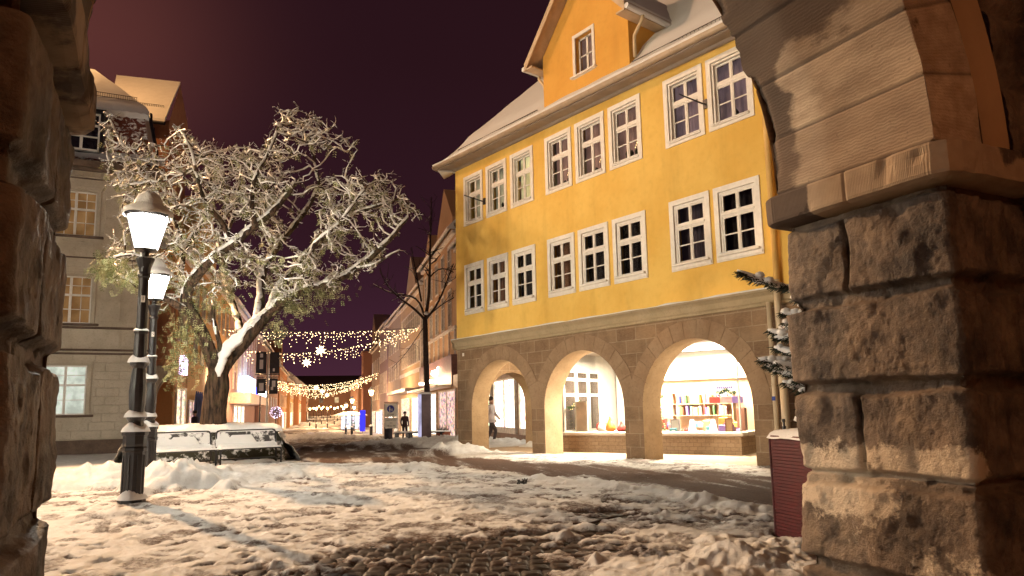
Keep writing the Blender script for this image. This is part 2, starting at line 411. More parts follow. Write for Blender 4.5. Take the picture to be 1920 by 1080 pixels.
def mk_paving():
    t = NT('wet_cobbles'); a = t.attr('stone'); f = t.noise(9, detail=6)
    c = t.mix(a, (.009,.0045,.004), (.026,.011,.008)); c = t.mix(t.math('MULTIPLY', t.ramp(f,.4,.7), .6), c, (.008,.005,.005))
    rr = t.math('MULTIPLY_ADD', t.noise(5, detail=4), .5, .32)
    nm = t.bump(t.noise(60, detail=5), .3, .01); return t.pbr(c, rr, nm, 0, .16)
def mk_asphalt():
    t = NT('wet_asphalt'); f = t.noise(1.5, detail=6); c = t.mix(f, (.05,.035,.03), (.085,.06,.05))
    return t.pbr(c, .5, t.bump(t.noise(40, detail=5), .4, .02), 0, .4)
mb = MB(); mb.grid(np.stack([X[:nf], Y[:nf], zb[:nf]], -1))
g = mb.build('square_paving', mk_paving(), smooth=True); tag(g, kind='structure'); attr(g, 'stone', stone[:nf])
# one sheet to the horizon below it
GX, GY = np.meshgrid(np.concatenate([np.linspace(-900,-120,8), np.linspace(-100,140,60), np.linspace(170,1000,10)]),
                     np.concatenate([np.linspace(-300,-30,6), np.linspace(-20,180,60), np.linspace(200,1400,24)]), indexing='ij')
mb = MB(); mb.grid(np.stack([GX, GY, gz(GX, GY)-.06], -1))
tag(mb.build('ground', mk_asphalt(), smooth=True), kind='structure')
# the snow itself, cut away where the paving shows through
Tm = T; keep = ~((Tm[:-1,:-1] < -.004) & (Tm[1:,:-1] < -.004) & (Tm[:-1,1:] < -.004) & (Tm[1:,1:] < -.004))
idx = np.arange(X.size).reshape(X.shape)
F = np.stack([idx[:-1,:-1], idx[:-1,1:], idx[1:,1:], idx[1:,:-1]], -1)[keep]
# dirt: slush on the road, trodden grime on the square
dirt = np.clip(road*(.80+.35*fbm(sS*.6, sT*4, oct=4, seed=71)), 0, 1)
streetd = sstep(24, 34, sS)*sstep(7.2, 5.8, np.abs(sT))*(.35+.3*fbm(sS*.25, sT*1.2, oct=4, seed=72))
dirt = np.maximum(dirt*sstep(70, 40, sS), np.clip(streetd, 0, 1))
pit = sstep(-.004, -.020, fp)*near*(.40+.6*_hash(np.floor(X*2.5), np.floor(Y*2.5), X*0, 77))
blot = sstep(.12, .5, fbm(X*3.2, Y*3.2, oct=4, seed=79))*near
grime = np.maximum(np.maximum(sstep(.030, .002, T)*.60*near, pit*.75), blot*.45)+.16*sstep(-.2,.6,fbm(X*.8, Y*.8, oct=5, seed=73))*sstep(.09,.02,T)
dirt = np.clip(np.maximum(dirt*sstep(.25,.1,H), grime*(1-sstep(.02,.1,H))), 0, 1)*(1-.9*np.exp(-(bd/.24)**2))
def mk_snowground():
    t = NT('trodden_snow'); a = t.attr('dirt'); f = t.noise(22, detail=5, rough=.7); n3 = t.noise(4, detail=4)
    d = t.ramp(t.math('ADD', a, t.math('MULTIPLY_ADD', f, 1.1, -.55)), .10, .80)
    clean = t.mix(t.ramp(n3,.3,.7), (.61,.595,.575), (.77,.765,.755))
    slush = t.mix(t.noise(24, detail=7, rough=.7), (.036,.022,.018), (.185,.122,.094))
    c = t.mix(d, clean, slush)
    h = t.math('ADD', t.noise(26, detail=7, rough=.75), t.math('MULTIPLY', t.noise(90, detail=4, rough=.7), .4))
    return t.pbr(c, t.math('MULTIPLY_ADD', d, .25, .65), t.bump(h, .85, .03), 0, .06)
mb = MB(); mb.add(np.stack([X, Y, base+T], -1).reshape(-1,3), F)
o = mb.build('snow_cover', mk_snowground(), smooth=True); tag(o, kind='structure'); attr(o, 'dirt', dirt)
def snow_z(x, y):                                            # height of the snow surface at a point
    r, th = math.hypot(x, y), math.atan2(x, y)
    i = min(max(int(np.searchsorted(rad, r)), 1), len(rad)-1); j = min(max(int(np.searchsorted(tha, th)), 1), len(tha)-1)
    return float((base+T)[i, j])
# litter on the snow
c = gnd(980, 914); mb = MB()
for k in range(9):
    a = random.uniform(0, 6.28); mb.segs([(c[0]+random.gauss(0,.04), c[1]+random.gauss(0,.04), snow_z(*c[:2])+.02)], [(c[0]+.09*math.cos(a), c[1]+.09*math.sin(a), snow_z(*c[:2])+.05+.05*random.random())], .016, .008, 6)
tag(mb.build('clump_of_twigs', M['iron'], smooth=True), 'small dark clump of broken twigs lying on the trodden snow', 'twigs')
for nm, (x0, y0), (x1, y1), lab, w in (('fallen_stick', (1075,988), (1180,971), 'long thin dark stick lying flat across the bare patch of snow', .014),
                                    ('dead_leaf', (1180,951), (1190,949), 'single brown dead leaf lying on the snow near the road berm', .03)):
    a, b = gnd(x0, y0), gnd(x1, y1); P = [a+(b-a)*k for k in (0,.3,.65,1)]
    P = [(p[0], p[1], snow_z(p[0], p[1])+.018+.01*(i % 2)) for i, p in enumerate(P)]
    mb = MB(); mb.tube(P, [w*.8, w, w*.9, w*.4], 6); tag(mb.build(nm, plain(nm+'_brown', (.05,.022,.012), .7), smooth=True), lab, 'stick' if 'stick' in nm else 'leaf')

# ================================================================== STONE ARCHWAY IN THE FOREGROUND
AQ, AR, AZ, PF, PN = 1.58, 1.90, 2.56, 3.10, 2.08            # centre line, radius, springing, far and near plane
arch = thing('stone_archway', 'massive rusticated stone archway framing the view, rough weathered blocks', 'archway', pq(2.6, AQ, 0), world=True)
def mk_rock():
    t = NT('rock_faced_sandstone'); P = t.pos()
    f = t.noise(3.2, detail=8, rough=.62); g = t.noise(14, detail=6, rough=.65); z = t.xyz(P)[2]
    c = t.mix(t.ramp(f, .30, .68), (.030,.020,.017), (.210,.147,.102))
    c = t.mix(t.math('MULTIPLY', t.ramp(g, .48, .74), .6), c, (.030,.019,.016))
    w = t.noise(2.4, t.map(P, (1.6,1.6,.7)), 6, .6)
    c = t.mix(t.math('MULTIPLY', t.ramp(w, .52, .70), .35), c, (.30,.21,.125))
    salt = t.attr('salt'); sn = t.math('ADD', salt, t.math('MULTIPLY_ADD', t.noise(7, detail=8, rough=.72), 1.3, -.65))
    c = t.mix(t.math('MULTIPLY', t.ramp(sn, .44, .58), .92), c, (.56,.45,.33))
    j = t.attr('joint'); c = t.mix(t.math('MULTIPLY', j, .45), c, (.16,.115,.08))  # joint tint; on piers the lit upward block margins are put into colour
    h = t.math('ADD', t.noise(22, detail=8, rough=.7), t.math('MULTIPLY', t.noise(75, detail=4), .35))
    return t.pbr(c, t.math('MULTIPLY_ADD', g, .3, .5), t.bump(h, .8, .03), 0, .35)
ROCK = mk_rock()
def resample(path, step, sm):
    P = np.array(path, float); L = np.concatenate([[0], np.cumsum(np.hypot(*np.diff(P, axis=0).T))])
    w = np.arange(0, L[-1], step); Q = np.stack([np.interp(w, L, P[:,k]) for k in (0,1)], 1)
    k = int(sm/step); ker = np.hanning(2*k+3)[1:-1]; ker /= ker.sum()
    pad = np.pad(Q, ((k,k),(0,0)), mode='edge'); S = np.stack([np.convolve(pad[:,i], ker, 'valid') for i in (0,1)], 1)
    T_ = np.gradient(S, axis=0); T_ /= np.linalg.norm(T_, axis=1)[:,None]+1e-9
    return w, S, T_, L
ZJR = [-.25, .33, .84, 1.35, 1.86, 2.37]; ZJL = [-.25, .38, .93, 1.47, 1.92, 2.37]
def rock_pier(name, path, side, joints, seed, saltf, grooves=None, amp=1.0, foot=0.0, ZJ=ZJR):
    w, S, T_, L = resample(path, .010, .030)
    N = np.stack([T_[:,1], -T_[:,0]], 1)*side                # outward, in (q, p)
    zz = np.arange(-.25, 2.375, .010)
    W, Z = np.meshgrid(w, zz, indexing='ij'); ci = np.clip(np.searchsorted(ZJ, Z, side='right')-1, 0, 4)
    zb_, zt = np.array(ZJ)[ci], np.array(ZJ)[ci+1]
    wig = .018*fbm(W*3, Z*0+ci*7, oct=3, seed=seed+40)
    dj = np.minimum(sstep(0, .034, Z-zb_-.004+wig*.5), sstep(.045, .075, zt-Z+wig))
    for c in range(5):
        for j in joints[c]:
            dj = np.where(ci == c, np.minimum(dj, sstep(.002, .022, np.abs(W-j+.012*fbm(Z*4, Z*0+j, oct=2, seed=seed+c)))), dj)
    Q = S[:,None,:]; px, py = (S[:,0][:,None]+0*Z), (S[:,1][:,None]+0*Z)
    rough = .020*fbm(px*3.0+ci*3.1, py*3.0, Z*3.4, 3, seed, .5)+.009*fbm(px*8.5, py*8.5, Z*8, 4, seed+5)-.012*np.clip(fbm(px*6, py*6, Z*5, 3, seed+7)-.25, 0, 1)
    if grooves is not None: rough = rough*(1-grooves(W))+grooves(W)*.022*fbm(W*26+2*fbm(W*3,Z*2,oct=2,seed=3), Z*2.6, oct=3, seed=seed+9)
    chip = .030*sstep(.95,.4,dj)*np.clip(fbm(px*9, py*9, Z*9, 3, seed+11), 0, 1)
    d = -.038+dj*(.052+amp*rough+amp*.012*vnoise(ci*3.3, W*.9, seed=seed+2))-chip*amp+foot*(ci < 2)
    d += amp*.006*np.abs(fbm(px*18, py*18, Z*16, 3, seed+12))
    d += .003*fbm(px*25, py*25, Z*25, 2, seed+8)
    PX = S[:,0][:,None]+N[:,0][:,None]*d; PY = S[:,1][:,None]+N[:,1][:,None]*d
    P3 = PV*PY[...,None]+QV*PX[...,None]+np.array([0,0,1.0])*Z[...,None]
    mb = MB(); mb.grid(P3); o = mb.build(name, ROCK, arch, smooth=True)
    attr(o, 'salt', saltf(W, Z, ci, (Z-zb_)/(zt-zb_))); attr(o, 'joint', sstep(.075,.05,zt-Z+wig)*sstep(.004,.012,zt-Z)); return o
QR, QL = 3.535, -.338
def salt_r(W, Z, ci, f):
    a = np.where(ci == 2, sstep(.66, .15, f)*.68, 0)+np.where(ci == 1, .30+.36*sstep(.35,.75,f)*sstep(1.6,1.2,W)+.22*sstep(.5,.2,f)*sstep(1.1,1.5,W), 0)+np.where(ci == 0, .34, 0)
    return a*sstep(1.98, 1.8, W)*sstep(.3,.5,W)
rp = rock_pier('pier', [(QR+.75,PF),(QR,PF),(QR,PN),(QR+.66,PN),(QR+.66,PN-.22),(QR+2.6,PN-.22)], 1,
               [[1.2], [], [1.17], [], [1.16]], 101, salt_r, lambda W: sstep(1.78,1.85,W)*.8, .95, .026)
rock_pier('pier', [(QL-.75,PF),(QL,PF),(QL,PN),(QL-.66,PN),(QL-.66,PN-.22),(QL-2.4,PN-.22)], -1,
               [[1.3], [], [1.25], [.75+.6], [1.2]], 205, lambda W,Z,ci,f: 0*Z+.08, None, .5, 0.0, ZJL)
def mk_tooled(name, stain=True, warm=1.0):
    t = NT(name); P = t.pos(); a = t.attr('edge'); ang = t.attr('ang')
    st_ = t.noise(1.0, t.comb(t.math('MULTIPLY', ang, 7.0), t.math('MULTIPLY', t.attr('pp'), 2.2), 0.0), 6, .65)
    c = t.mix(t.ramp(st_, .3, .7), (.33*warm,.24*warm,.165), (.56*warm,.43*warm,.30))
    f = t.noise(2.6, t.comb(t.math('MULTIPLY', ang, 1.6), t.attr('pp'), 3.0), 8, .6)
    y = t.noise(1.7, t.comb(t.math('MULTIPLY', ang, 2.2), t.attr('pp'), 9.0), 5)
    c = t.mix(t.math('MULTIPLY', t.ramp(y, .55, .72), .4), c, (.36,.22,.085))
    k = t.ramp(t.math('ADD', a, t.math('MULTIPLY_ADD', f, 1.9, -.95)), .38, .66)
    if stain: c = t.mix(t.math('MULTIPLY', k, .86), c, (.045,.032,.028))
    tone = t.attr('tone'); c = t.mix(t.math('MULTIPLY', tone, .45), c, (.20,.13,.085)); c = t.mix(t.math('MULTIPLY', t.attr('joint'), .75), c, (.05,.034,.027))
    sp = t.noise(40, detail=3); c = t.mix(t.math('MULTIPLY', t.ramp(sp,.62,.75), .35), c, (.08,.05,.04))
    wv = t.n('TexWave', wave_type='BANDS', bands_direction='X'); t.put(wv.inputs['Vector'], t.comb(ang, t.attr('pp'), 0.0))
    wv.inputs['Scale'].default_value = 17; wv.inputs['Distortion'].default_value = 5; wv.inputs['Detail'].default_value = 3; wv.inputs['Detail Scale'].default_value = 1.6
    h = t.math('ADD', t.math('MULTIPLY', wv.outputs['Fac'], .45), t.math('MULTIPLY', t.noise(45, detail=6, rough=.7), .8))
    return t.pbr(c, .85, t.bump(h, .34, .010), 0, .25)
TOOL = mk_tooled('tooled_sandstone')
# intrados: one grid over the half circle
def soffit(name, rad_, p0, p1, mat, vous, seed, edgef, a0=0, a1=180, step=.012):
    na, npp = int(rad_*math.pi*(a1-a0)/180/step), max(4, int((p1-p0)/.02))
    A, Pp = np.meshgrid(np.linspace(R(a0), R(a1), na), np.linspace(p0, p1, npp), indexing='ij')
    arcl = A*rad_; vl = rad_*math.pi/vous; fr = arcl/vl; dj = np.abs(fr-np.round(fr))*vl
    d = -.012*(1-sstep(0, .012, dj))+.004*fbm(arcl*5, Pp*3, oct=4, seed=seed)+.004*(_hash(np.floor(fr), fr*0, fr*0, seed)-.5)
    rag = .03*fbm(arcl*4, arcl*0, oct=5, seed=seed+3, gain=.65)*sstep(p1-.08, p1, Pp)
    d += -.05*np.clip(fbm(arcl*3, Pp*0, oct=4, seed=seed+6)-.1, 0, 1)*sstep(p1-.07, p1, Pp)
    r_ = rad_-d
    P3 = PV*(Pp+rag)[...,None]+QV*(AQ+r_*np.cos(A))[...,None]+np.array([0,0,1.0])*(AZ+r_*np.sin(A))[...,None]
    mb = MB(); mb.grid(P3); o = mb.build(name, mat, arch, smooth=True)
    attr(o, 'edge', edgef(A, Pp)); attr(o, 'ang', arcl); attr(o, 'pp', Pp); attr(o, 'joint', 1-sstep(.002,.012,dj)); attr(o, 'tone', _hash(np.floor(fr), fr*0, fr*0, seed+1)); return o
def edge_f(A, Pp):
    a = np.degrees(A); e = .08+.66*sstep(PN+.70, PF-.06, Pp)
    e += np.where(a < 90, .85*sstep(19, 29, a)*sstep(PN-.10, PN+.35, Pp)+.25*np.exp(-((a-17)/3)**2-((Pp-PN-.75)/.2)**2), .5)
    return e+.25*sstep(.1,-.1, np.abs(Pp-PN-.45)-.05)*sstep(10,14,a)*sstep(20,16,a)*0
soffit('arch_soffit', AR, PN, PF, TOOL, 17, 301, edge_f)
RING = 2.33
def ring_face(name, r0, r1, p, mat, vous, seed, flip=1):     # voussoir face between two radii
    na, nr_ = 420, 14
    A, Rr_ = np.meshgrid(np.linspace(0, math.pi, na), np.linspace(r0, r1, nr_), indexing='ij')
    vl = math.pi/vous; fr = A/vl; dj = np.abs(fr-np.round(fr))*vl*Rr_
    d = -.012*(1-sstep(0,.012,dj))+.006*fbm(A*6, Rr_*4, oct=4, seed=seed)
    P3 = PV*(p-flip*d)[...,None]+QV*(AQ+Rr_*np.cos(A))[...,None]+np.array([0,0,1.0])*(AZ+Rr_*np.sin(A))[...,None]
    mb = MB(); mb.grid(P3); o = mb.build(name, mat, arch, smooth=True); attr(o,'edge',.16+.14*(Rr_<1.98)); attr(o,'ang',A*2.1); attr(o,'pp',Rr_*2); attr(o,'joint',1-sstep(.002,.014,dj)); attr(o,'tone',_hash(np.floor(fr), fr*0, fr*0, seed+1)); return o
ring_face('arch_ring', AR, RING, PN, TOOL, 17, 311)
ring_face('arch_ring', AR, RING, PF, TOOL, 17, 312, -1)
PLAST = mk_plaster('ochre_plaster', (.33,.20,.105), (.40,.25,.135))
na = 120; A = np.linspace(0, math.pi, na)
mb = MB(); P3 = np.stack([PV*p+QV*(AQ+(RING+dr)*np.cos(A))[:,None]+np.array([0,0,1.0])*(AZ+(RING+dr)*np.sin(A))[:,None] for p, dr in ((PN+.0,.0),(PN-.03,.02),(PN-.055,.05),(PN-.075,.10))], 1)
mb.grid(P3); mb.build('vault_rim', PLAST, arch, smooth=True)
# rough wall above and beside the arch on the near and the far side
def arch_wall(name, r, p, flip, qmin, qmax, ztop, mat, seed, rz0=AZ):
    na, nb = 360, 60; A = np.linspace(0, math.pi, na); V = np.linspace(0, 1, nb)
    qa, za = AQ+r*np.cos(A), AZ+r*np.sin(A)
    # rays outward to the rectangle
    ts = []
    for q, z, a in zip(qa, za, A):
        c, s_ = math.cos(a), math.sin(a); t1 = ((qmax if c > 0 else qmin)-AQ)/c if abs(c) > 1e-6 else 1e9
        t2 = (ztop-AZ)/s_ if s_ > 1e-6 else 1e9; ts.append(min(t1, t2))
    ts = np.array(ts); Rr_ = r+(ts-r)[:,None]*V[None]**1.3
    Q, Z = AQ+Rr_*np.cos(A)[:,None], AZ+Rr_*np.sin(A)[:,None]
    rw = np.floor(Z/.42); jz = np.abs(Z/.42-np.round(Z/.42))*.42; fq = Q/.7+.5*(rw % 2); jq = np.abs(fq-np.round(fq))*.7
    dj = np.minimum(sstep(0,.05,jz), sstep(0,.05,jq))
    d = -.03+dj*(.04+.03*fbm(Q*5, Z*5, oct=5, seed=seed))
    P3 = PV*(p-flip*d)[...,None]+QV*Q[...,None]+np.array([0,0,1.0])*Z[...,None]
    mb = MB(); mb.grid(P3); o = mb.build(name, mat, arch, smooth=True); attr(o,'salt',0*Q); attr(o,'joint',1-dj); return o
arch_wall('arcade_wall', RING+.10, PN-.07, 1, -3.0, 7.0, 5.6, ROCK, 331)
arch_wall('outer_wall', RING, PF, -1, -3.0, 6.5, 6.5, ROCK, 335)
# imposts: moulded band, tooled, carried round each pier
def mk_impost():
    t = NT('impost_stone'); P = t.pos(); f = t.noise(2.2, detail=7, rough=.6); g = t.noise(9, detail=6)
    a = t.attr('edge'); k = t.ramp(t.math('ADD', a, t.math('MULTIPLY_ADD', f, 1.1, -.55)), .42, .52)
    c = t.mix(t.ramp(g,.3,.7), (.31,.22,.145), (.38,.28,.185)); c = t.mix(t.math('MULTIPLY', k, .88), c, (.05,.033,.028))
    wv = t.n('TexWave', wave_type='BANDS', bands_direction='X'); t.put(wv.inputs['Vector'], t.comb(t.attr('ang'), t.xyz(P)[2], 0.0))
    wv.inputs['Scale'].default_value = 32; wv.inputs['Distortion'].default_value = 1.5
    h = t.math('ADD', t.math('MULTIPLY', wv.outputs['Fac'], .6), t.math('MULTIPLY', t.noise(40, detail=5), .6))
    return t.pbr(c, .85, t.bump(h, .32, .008), 0, .25)
IMP = mk_impost()
def impost(path, side, seed, edgef):
    w, S, T_, L = resample(path, .015, .02); N = np.stack([T_[:,1], -T_[:,0]], 1)*side
    prof = np.array([(-.10,2.345),(.0,2.352),(.075,2.362),(.108,2.375),(.112,2.39),(.112,2.44),(.112,2.49),(.112,2.53),(.106,2.543),(.06,2.555),(-.05,2.565)])
    wj = .0; Wm = w[:,None]+0*prof[None,:,0]; jn = .0
    d = prof[None,:,0]+.004*fbm(Wm*4, prof[None,:,1]*9, oct=4, seed=seed)-.02*np.clip(fbm(Wm*6, prof[None,:,1]*6, oct=4, seed=seed+2)-.45, 0, 1)
    for j in (1.28,): d = d-.02*(1-sstep(0,.010,np.abs(Wm-j)))
    PX = S[:,0][:,None]+N[:,0][:,None]*d; PY = S[:,1][:,None]+N[:,1][:,None]*d
    P3 = PV*PY[...,None]+QV*PX[...,None]+np.array([0,0,1.0])*(prof[None,:,1]+0*Wm)[...,None]
    mb = MB(); mb.grid(P3); o = mb.build('impost', IMP, arch, smooth=False)
    attr(o, 'edge', edgef(Wm)); attr(o, 'ang', Wm)
impost([(QR+.75,PF),(QR,PF),(QR,PN),(QR+.62,PN),(QR+.62,PN-.22),(QR+2.6,PN-.22)], 1, 351, lambda W: .75*sstep(1.12,.95,W)+.42*sstep(1.98,2.1,W)+.05)
impost([(QL-.75,PF),(QL-.03,PF),(QL-.03,PN),(QL-.62,PN),(QL-.62,PN-.22),(QL-2.4,PN-.22)], -1, 355, lambda W: 0*W+.5)
# arcade behind the viewer: vault, back wall and flank walls close off the sky
mb = MB(); mb.M = frame((0,0,0), QV, PV)
mb.bx(-5, 7.5, -3.4, PN-.25, 5.6, 5.9); mb.build('vault', M['reveal'], arch)
mb = MB(); mb.M = frame((0,0,0), QV, PV); mb.bx(-5, 7.5, -3.7, -3.4, -.3, 5.6); mb.build('back_wall', M['redstone'], arch)
mb = MB(); mb.M = frame((0,0,0), QV, PV); mb.bx(-3.0, -2.7, -3.4, PN-.25, -.3, 5.6); mb.build('flank_wall', M['redstone'], arch); mb = MB(); mb.M = frame((0,0,0), QV, PV); mb.bx(6.9, 7.2, -3.4, PN-.25, -.3, 5.6); mb.build('flank_wall', M['redstone'], arch)
al = MB(); al.M = frame((0,0,0), QV, PV); al.lathe([(.02,5.58),(.10,5.5),(.16,5.3),(.10,5.15)], 12, (1.2,-1.6,0)); al.build('arcade_lamp', emit('arcade_lamp_glass', (1,.62,.32), 8), arch)
# ================================================================== YELLOW HOUSE
XF = 12.323; YN, YFAR = 4.6, 18.74                            # facade plane, near and far end
HL = (XF, 13.0, 0.0)
house = thing('yellow_house', 'yellow plastered house with white framed windows above a brown stone arcade', 'house', HL, world=True)
ZC0, ZC1 = 3.14, 3.47
WIN = [(18.23,17.19),(17.0,15.966),(15.77,14.715),(14.19,13.117),(12.97,11.89),(11.74,10.67),(9.965,8.877),(8.77,7.665)]
ZU, ZL = (7.058, 8.68), (4.194, 5.797)
CB = .115                                                      # casing board width
def ztop(y): return 8.93+(y-13)*.018
holes = [(b+CB, a-CB, z0+CB, z1-CB) for a, b in WIN for z0, z1 in (ZU, ZL)]
mb = MB()
ys = sorted({YN, YFAR, *[h[0] for h in holes], *[h[1] for h in holes]}); zs_ = sorted({ZC1-.05, 8.60, *[h[2] for h in holes], *[h[3] for h in holes]})
for i in range(len(ys)-1):
    for j in range(len(zs_)-1):
        yc, zc = (ys[i]+ys[i+1])/2, (zs_[j]+zs_[j+1])/2
        if any(h[0] < yc < h[1] and h[2] < zc < h[3] for h in holes): continue
        mb.quad((XF,ys[i+1],zs_[j]),(XF,ys[i],zs_[j]),(XF,ys[i],zs_[j+1]),(XF,ys[i+1],zs_[j+1]))
    mb.quad((XF,ys[i+1],8.60),(XF,ys[i],8.60),(XF,ys[i],ztop(ys[i])+.1),(XF,ys[i+1],ztop(ys[i+1])+.1))
for y in (YN, YFAR): mb.quad((XF,y,3.4),(XF+9,y,3.4),(XF+9,y,9.0),(XF,y,9.0))
mb.quad((XF+9,YN,0),(XF+9,YFAR,0),(XF+9,YFAR,9),(XF+9,YN,9))
for y0, y1, z0, z1 in holes:                                   # plaster reveals
    for a, b in (((y0,z0),(y1,z0)),((y1,z0),(y1,z1)),((y1,z1),(y0,z1)),((y0,z1),(y0,z0))):
        mb.quad((XF,a[0],a[1]),(XF,b[0],b[1]),(XF+.22,b[0],b[1]),(XF+.22,a[0],a[1]))
mb.build('wall', M['yellow'], house)
mb = MB(); mb.bx(XF+.05, XF+9, YN+.05, YFAR-.05, 3.0, 3.3); mb.bx(XF+.05, XF+8.9, YN+.05, YFAR-.05, 6.2, 6.4); mb.bx(XF+2.6, XF+2.7, YN+.1, YFAR-.1, 3.3, 9.0)
mb.build('floor_slab', M['cream'], house)
PANE = glass('window_glass', (.85,.86,.88), .55)
CURT = {}
def curtain_mat(name, col, e=0.0, warm=None):
    t = NT(name); P = t.pos(); f = t.noise(1.0, t.map(P, (1,16,.5)), 4, .6); g = t.noise(2.5, detail=4)
    c = t.mix(f, tuple(k*.6 for k in col), col)
    return t.pbr(c, .9, None, 0, .1, emit=t.mix(t.ramp(g,.3,.7), tuple(k*.45 for k in col), warm or col), estr=e)
CURT['lit'] = curtain_mat('lit_curtain', (.72,.64,.34), .75, (.95,.85,.45))
CURT['lit2'] = curtain_mat('pale_lit_curtain', (.50,.47,.33), .42, (.62,.56,.34))
CURT['dim'] = curtain_mat('dim_curtain', (.34,.20,.15), .48, (.42,.24,.18))
CURT['lilac'] = curtain_mat('lilac_curtain', (.28,.20,.22), .42, (.36,.24,.24))
CURT['none'] = M['dark']; CURT['faint'] = curtain_mat('reflection_glow_curtain', (.20,.10,.06), .10, (.40,.18,.08)); CURT['faint2'] = curtain_mat('faint_blue_curtain', (.12,.09,.10), .05)  # faint warm glow stands in for the orange reflection in lower panes
CANDLE = emit('candle_flame', (1,.7,.3), 4, 'NONE')
def house_window(y0, y1, z0, z1, upper, style, k):
    w = MB(); X0 = XF-.028
    for a in ((y0,y1,z1-CB,z1),(y0,y1,z0,z0+CB),(y0,y0+CB,z0+CB,z1-CB),(y1-CB,y1,z0+CB,z1-CB)): w.bx(X0, XF+.01, *a)
    yi0, yi1, zi0, zi1 = y0+CB, y1-CB, z0+CB, z1-CB
    xd = XF+(.085 if upper else .02)
    # inner lining
    b = .05
    for a in ((yi0,yi1,zi1-b,zi1),(yi0,yi1,zi0,zi0+b),(yi0,yi0+b,zi0+b,zi1-b),(yi1-b,yi1,zi0+b,zi1-b)): w.bx(XF+.011, xd+.05, *a)
    o = w.build('window', M['wood_white'], house)
    s = MB(); a0, a1, c0, c1 = yi0+b, yi1-b, zi0+b, zi1-b; zt = c0+(c1-c0)*.645; m = (a0+a1)/2
    s.bx(xd-.012, xd+.05, a0, a1, zt-.035, zt+.035)
    if not upper: s.bx(xd-.035, xd-.012, a0, a1, zt-.012, zt+.022)
    f = .042
    for u0, u1 in ((a0, m), (m, a1)):
        for v0, v1 in ((c0, zt-.035), (zt+.035, c1)):
            for q in ((u0,u1,v1-f,v1),(u0,u1,v0,v0+f),(u0,u0+f,v0+f,v1-f),(u1-f,u1,v0+f,v1-f)): s.bx(xd+.004, xd+.04, *q)
            if v1 < zt: s.bx(xd+.010, xd+.034, u0+f, u1-f, (v0+v1)/2-.013, (v0+v1)/2+.013)
    s.bx(xd-.006, xd+.004, m-.016, m+.016, c0, c1)
    s.build('sash', M['wood_white'], o)
    p = MB(); p.quad((xd+.022,a1,c0),(xd+.022,a0,c0),(xd+.022,a0,c1),(xd+.022,a1,c1)); p.build('pane', PANE, o)
    p = MB(); yy = np.linspace(a0-.15, a1+.15, 60); xx = xd+.30+.025*np.sin(yy*38+k)+.012*np.sin(yy*91)
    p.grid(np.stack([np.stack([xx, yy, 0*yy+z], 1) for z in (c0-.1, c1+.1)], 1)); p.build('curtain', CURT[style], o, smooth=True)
    q = MB()
    if upper: q.bx(XF-.06, XF-.029, yi0-.01, yi1+.01, z0+.075, z0+.10); q.bx(XF-.055, XF+.05, yi0, yi1, zi0+.001, zi0+.02)
    else: q.bev(XF-.095, XF+.015, y0+.06, y1-.06, z0+CB-.012, z0+CB+.042, .012); q.bx(XF-.05, XF-.029, y0+.02, y1-.02, z0+.03, z0+CB-.014)
    q.build('sill', M['wood_white'], o)
    s2 = MB(); yy = np.linspace(y0+.08, y1-.08, 26); hh_ = np.clip(.012+.018*fbm(yy*4+k*7, yy*0+z0, oct=3, seed=61), .003, .05)*np.clip(np.minimum(yy-y0-.08, y1-.08-yy)*20, 0, 1); xa, zs0 = (XF-.058, z0+.101) if upper else (XF-.090, z0+CB+.043)
    s2.grid(np.stack([np.stack([0*yy+xa,yy,0*yy+zs0],1), np.stack([0*yy+xa+.012,yy,zs0+hh_],1), np.stack([0*yy+xa+.06,yy,zs0+hh_*1.1],1), np.stack([0*yy+xd+.0,yy,zs0+hh_*1.3],1)],1)); s2.build('sill_snow', SNOW, o, smooth=True)
    return o, (xd, a0, a1, c0, c1)
ust = ['lit2','lit2','lit','dim','dim','dim','lilac','lilac']
for k, (a, b) in enumerate(WIN):
    o, (xd, a0, a1, c0, c1) = house_window(b, a, *ZU, True, ust[k], k)
    # things on the inner sill
    if k in (1, 3, 4, 5, 7):
        mb = MB(); r_ = random.Random(k)
        for j in range(4):
            y = a0+.10+j*(a1-a0-.2)/3.6; h = r_.uniform(.10,.32)
            mb.lathe([(.03,0),(.05,.03),(.035,h*.5),(.05,h*.7),(.01,h)], 7, (xd+.17, y, c0), 0)
        mb.build('potted_plant', plain('sill_plants%d' % k, (.03,.03,.015), .8), o, smooth=True)
    if k in (3, 4, 5):
        mb = MB()
        for j in range(5): mb.lathe([(.006,0),(.010,.01),(.002,.04)], 6, (xd+.12, a0+.12+.03*j, c0+.26+.05*abs(2-j)*-1+.1))
        mb.build('candle_arch', CANDLE, o)
    house_window(b, a, *ZL, False, {1:'faint',3:'faint',6:'faint2'}.get(k,'none'), k)
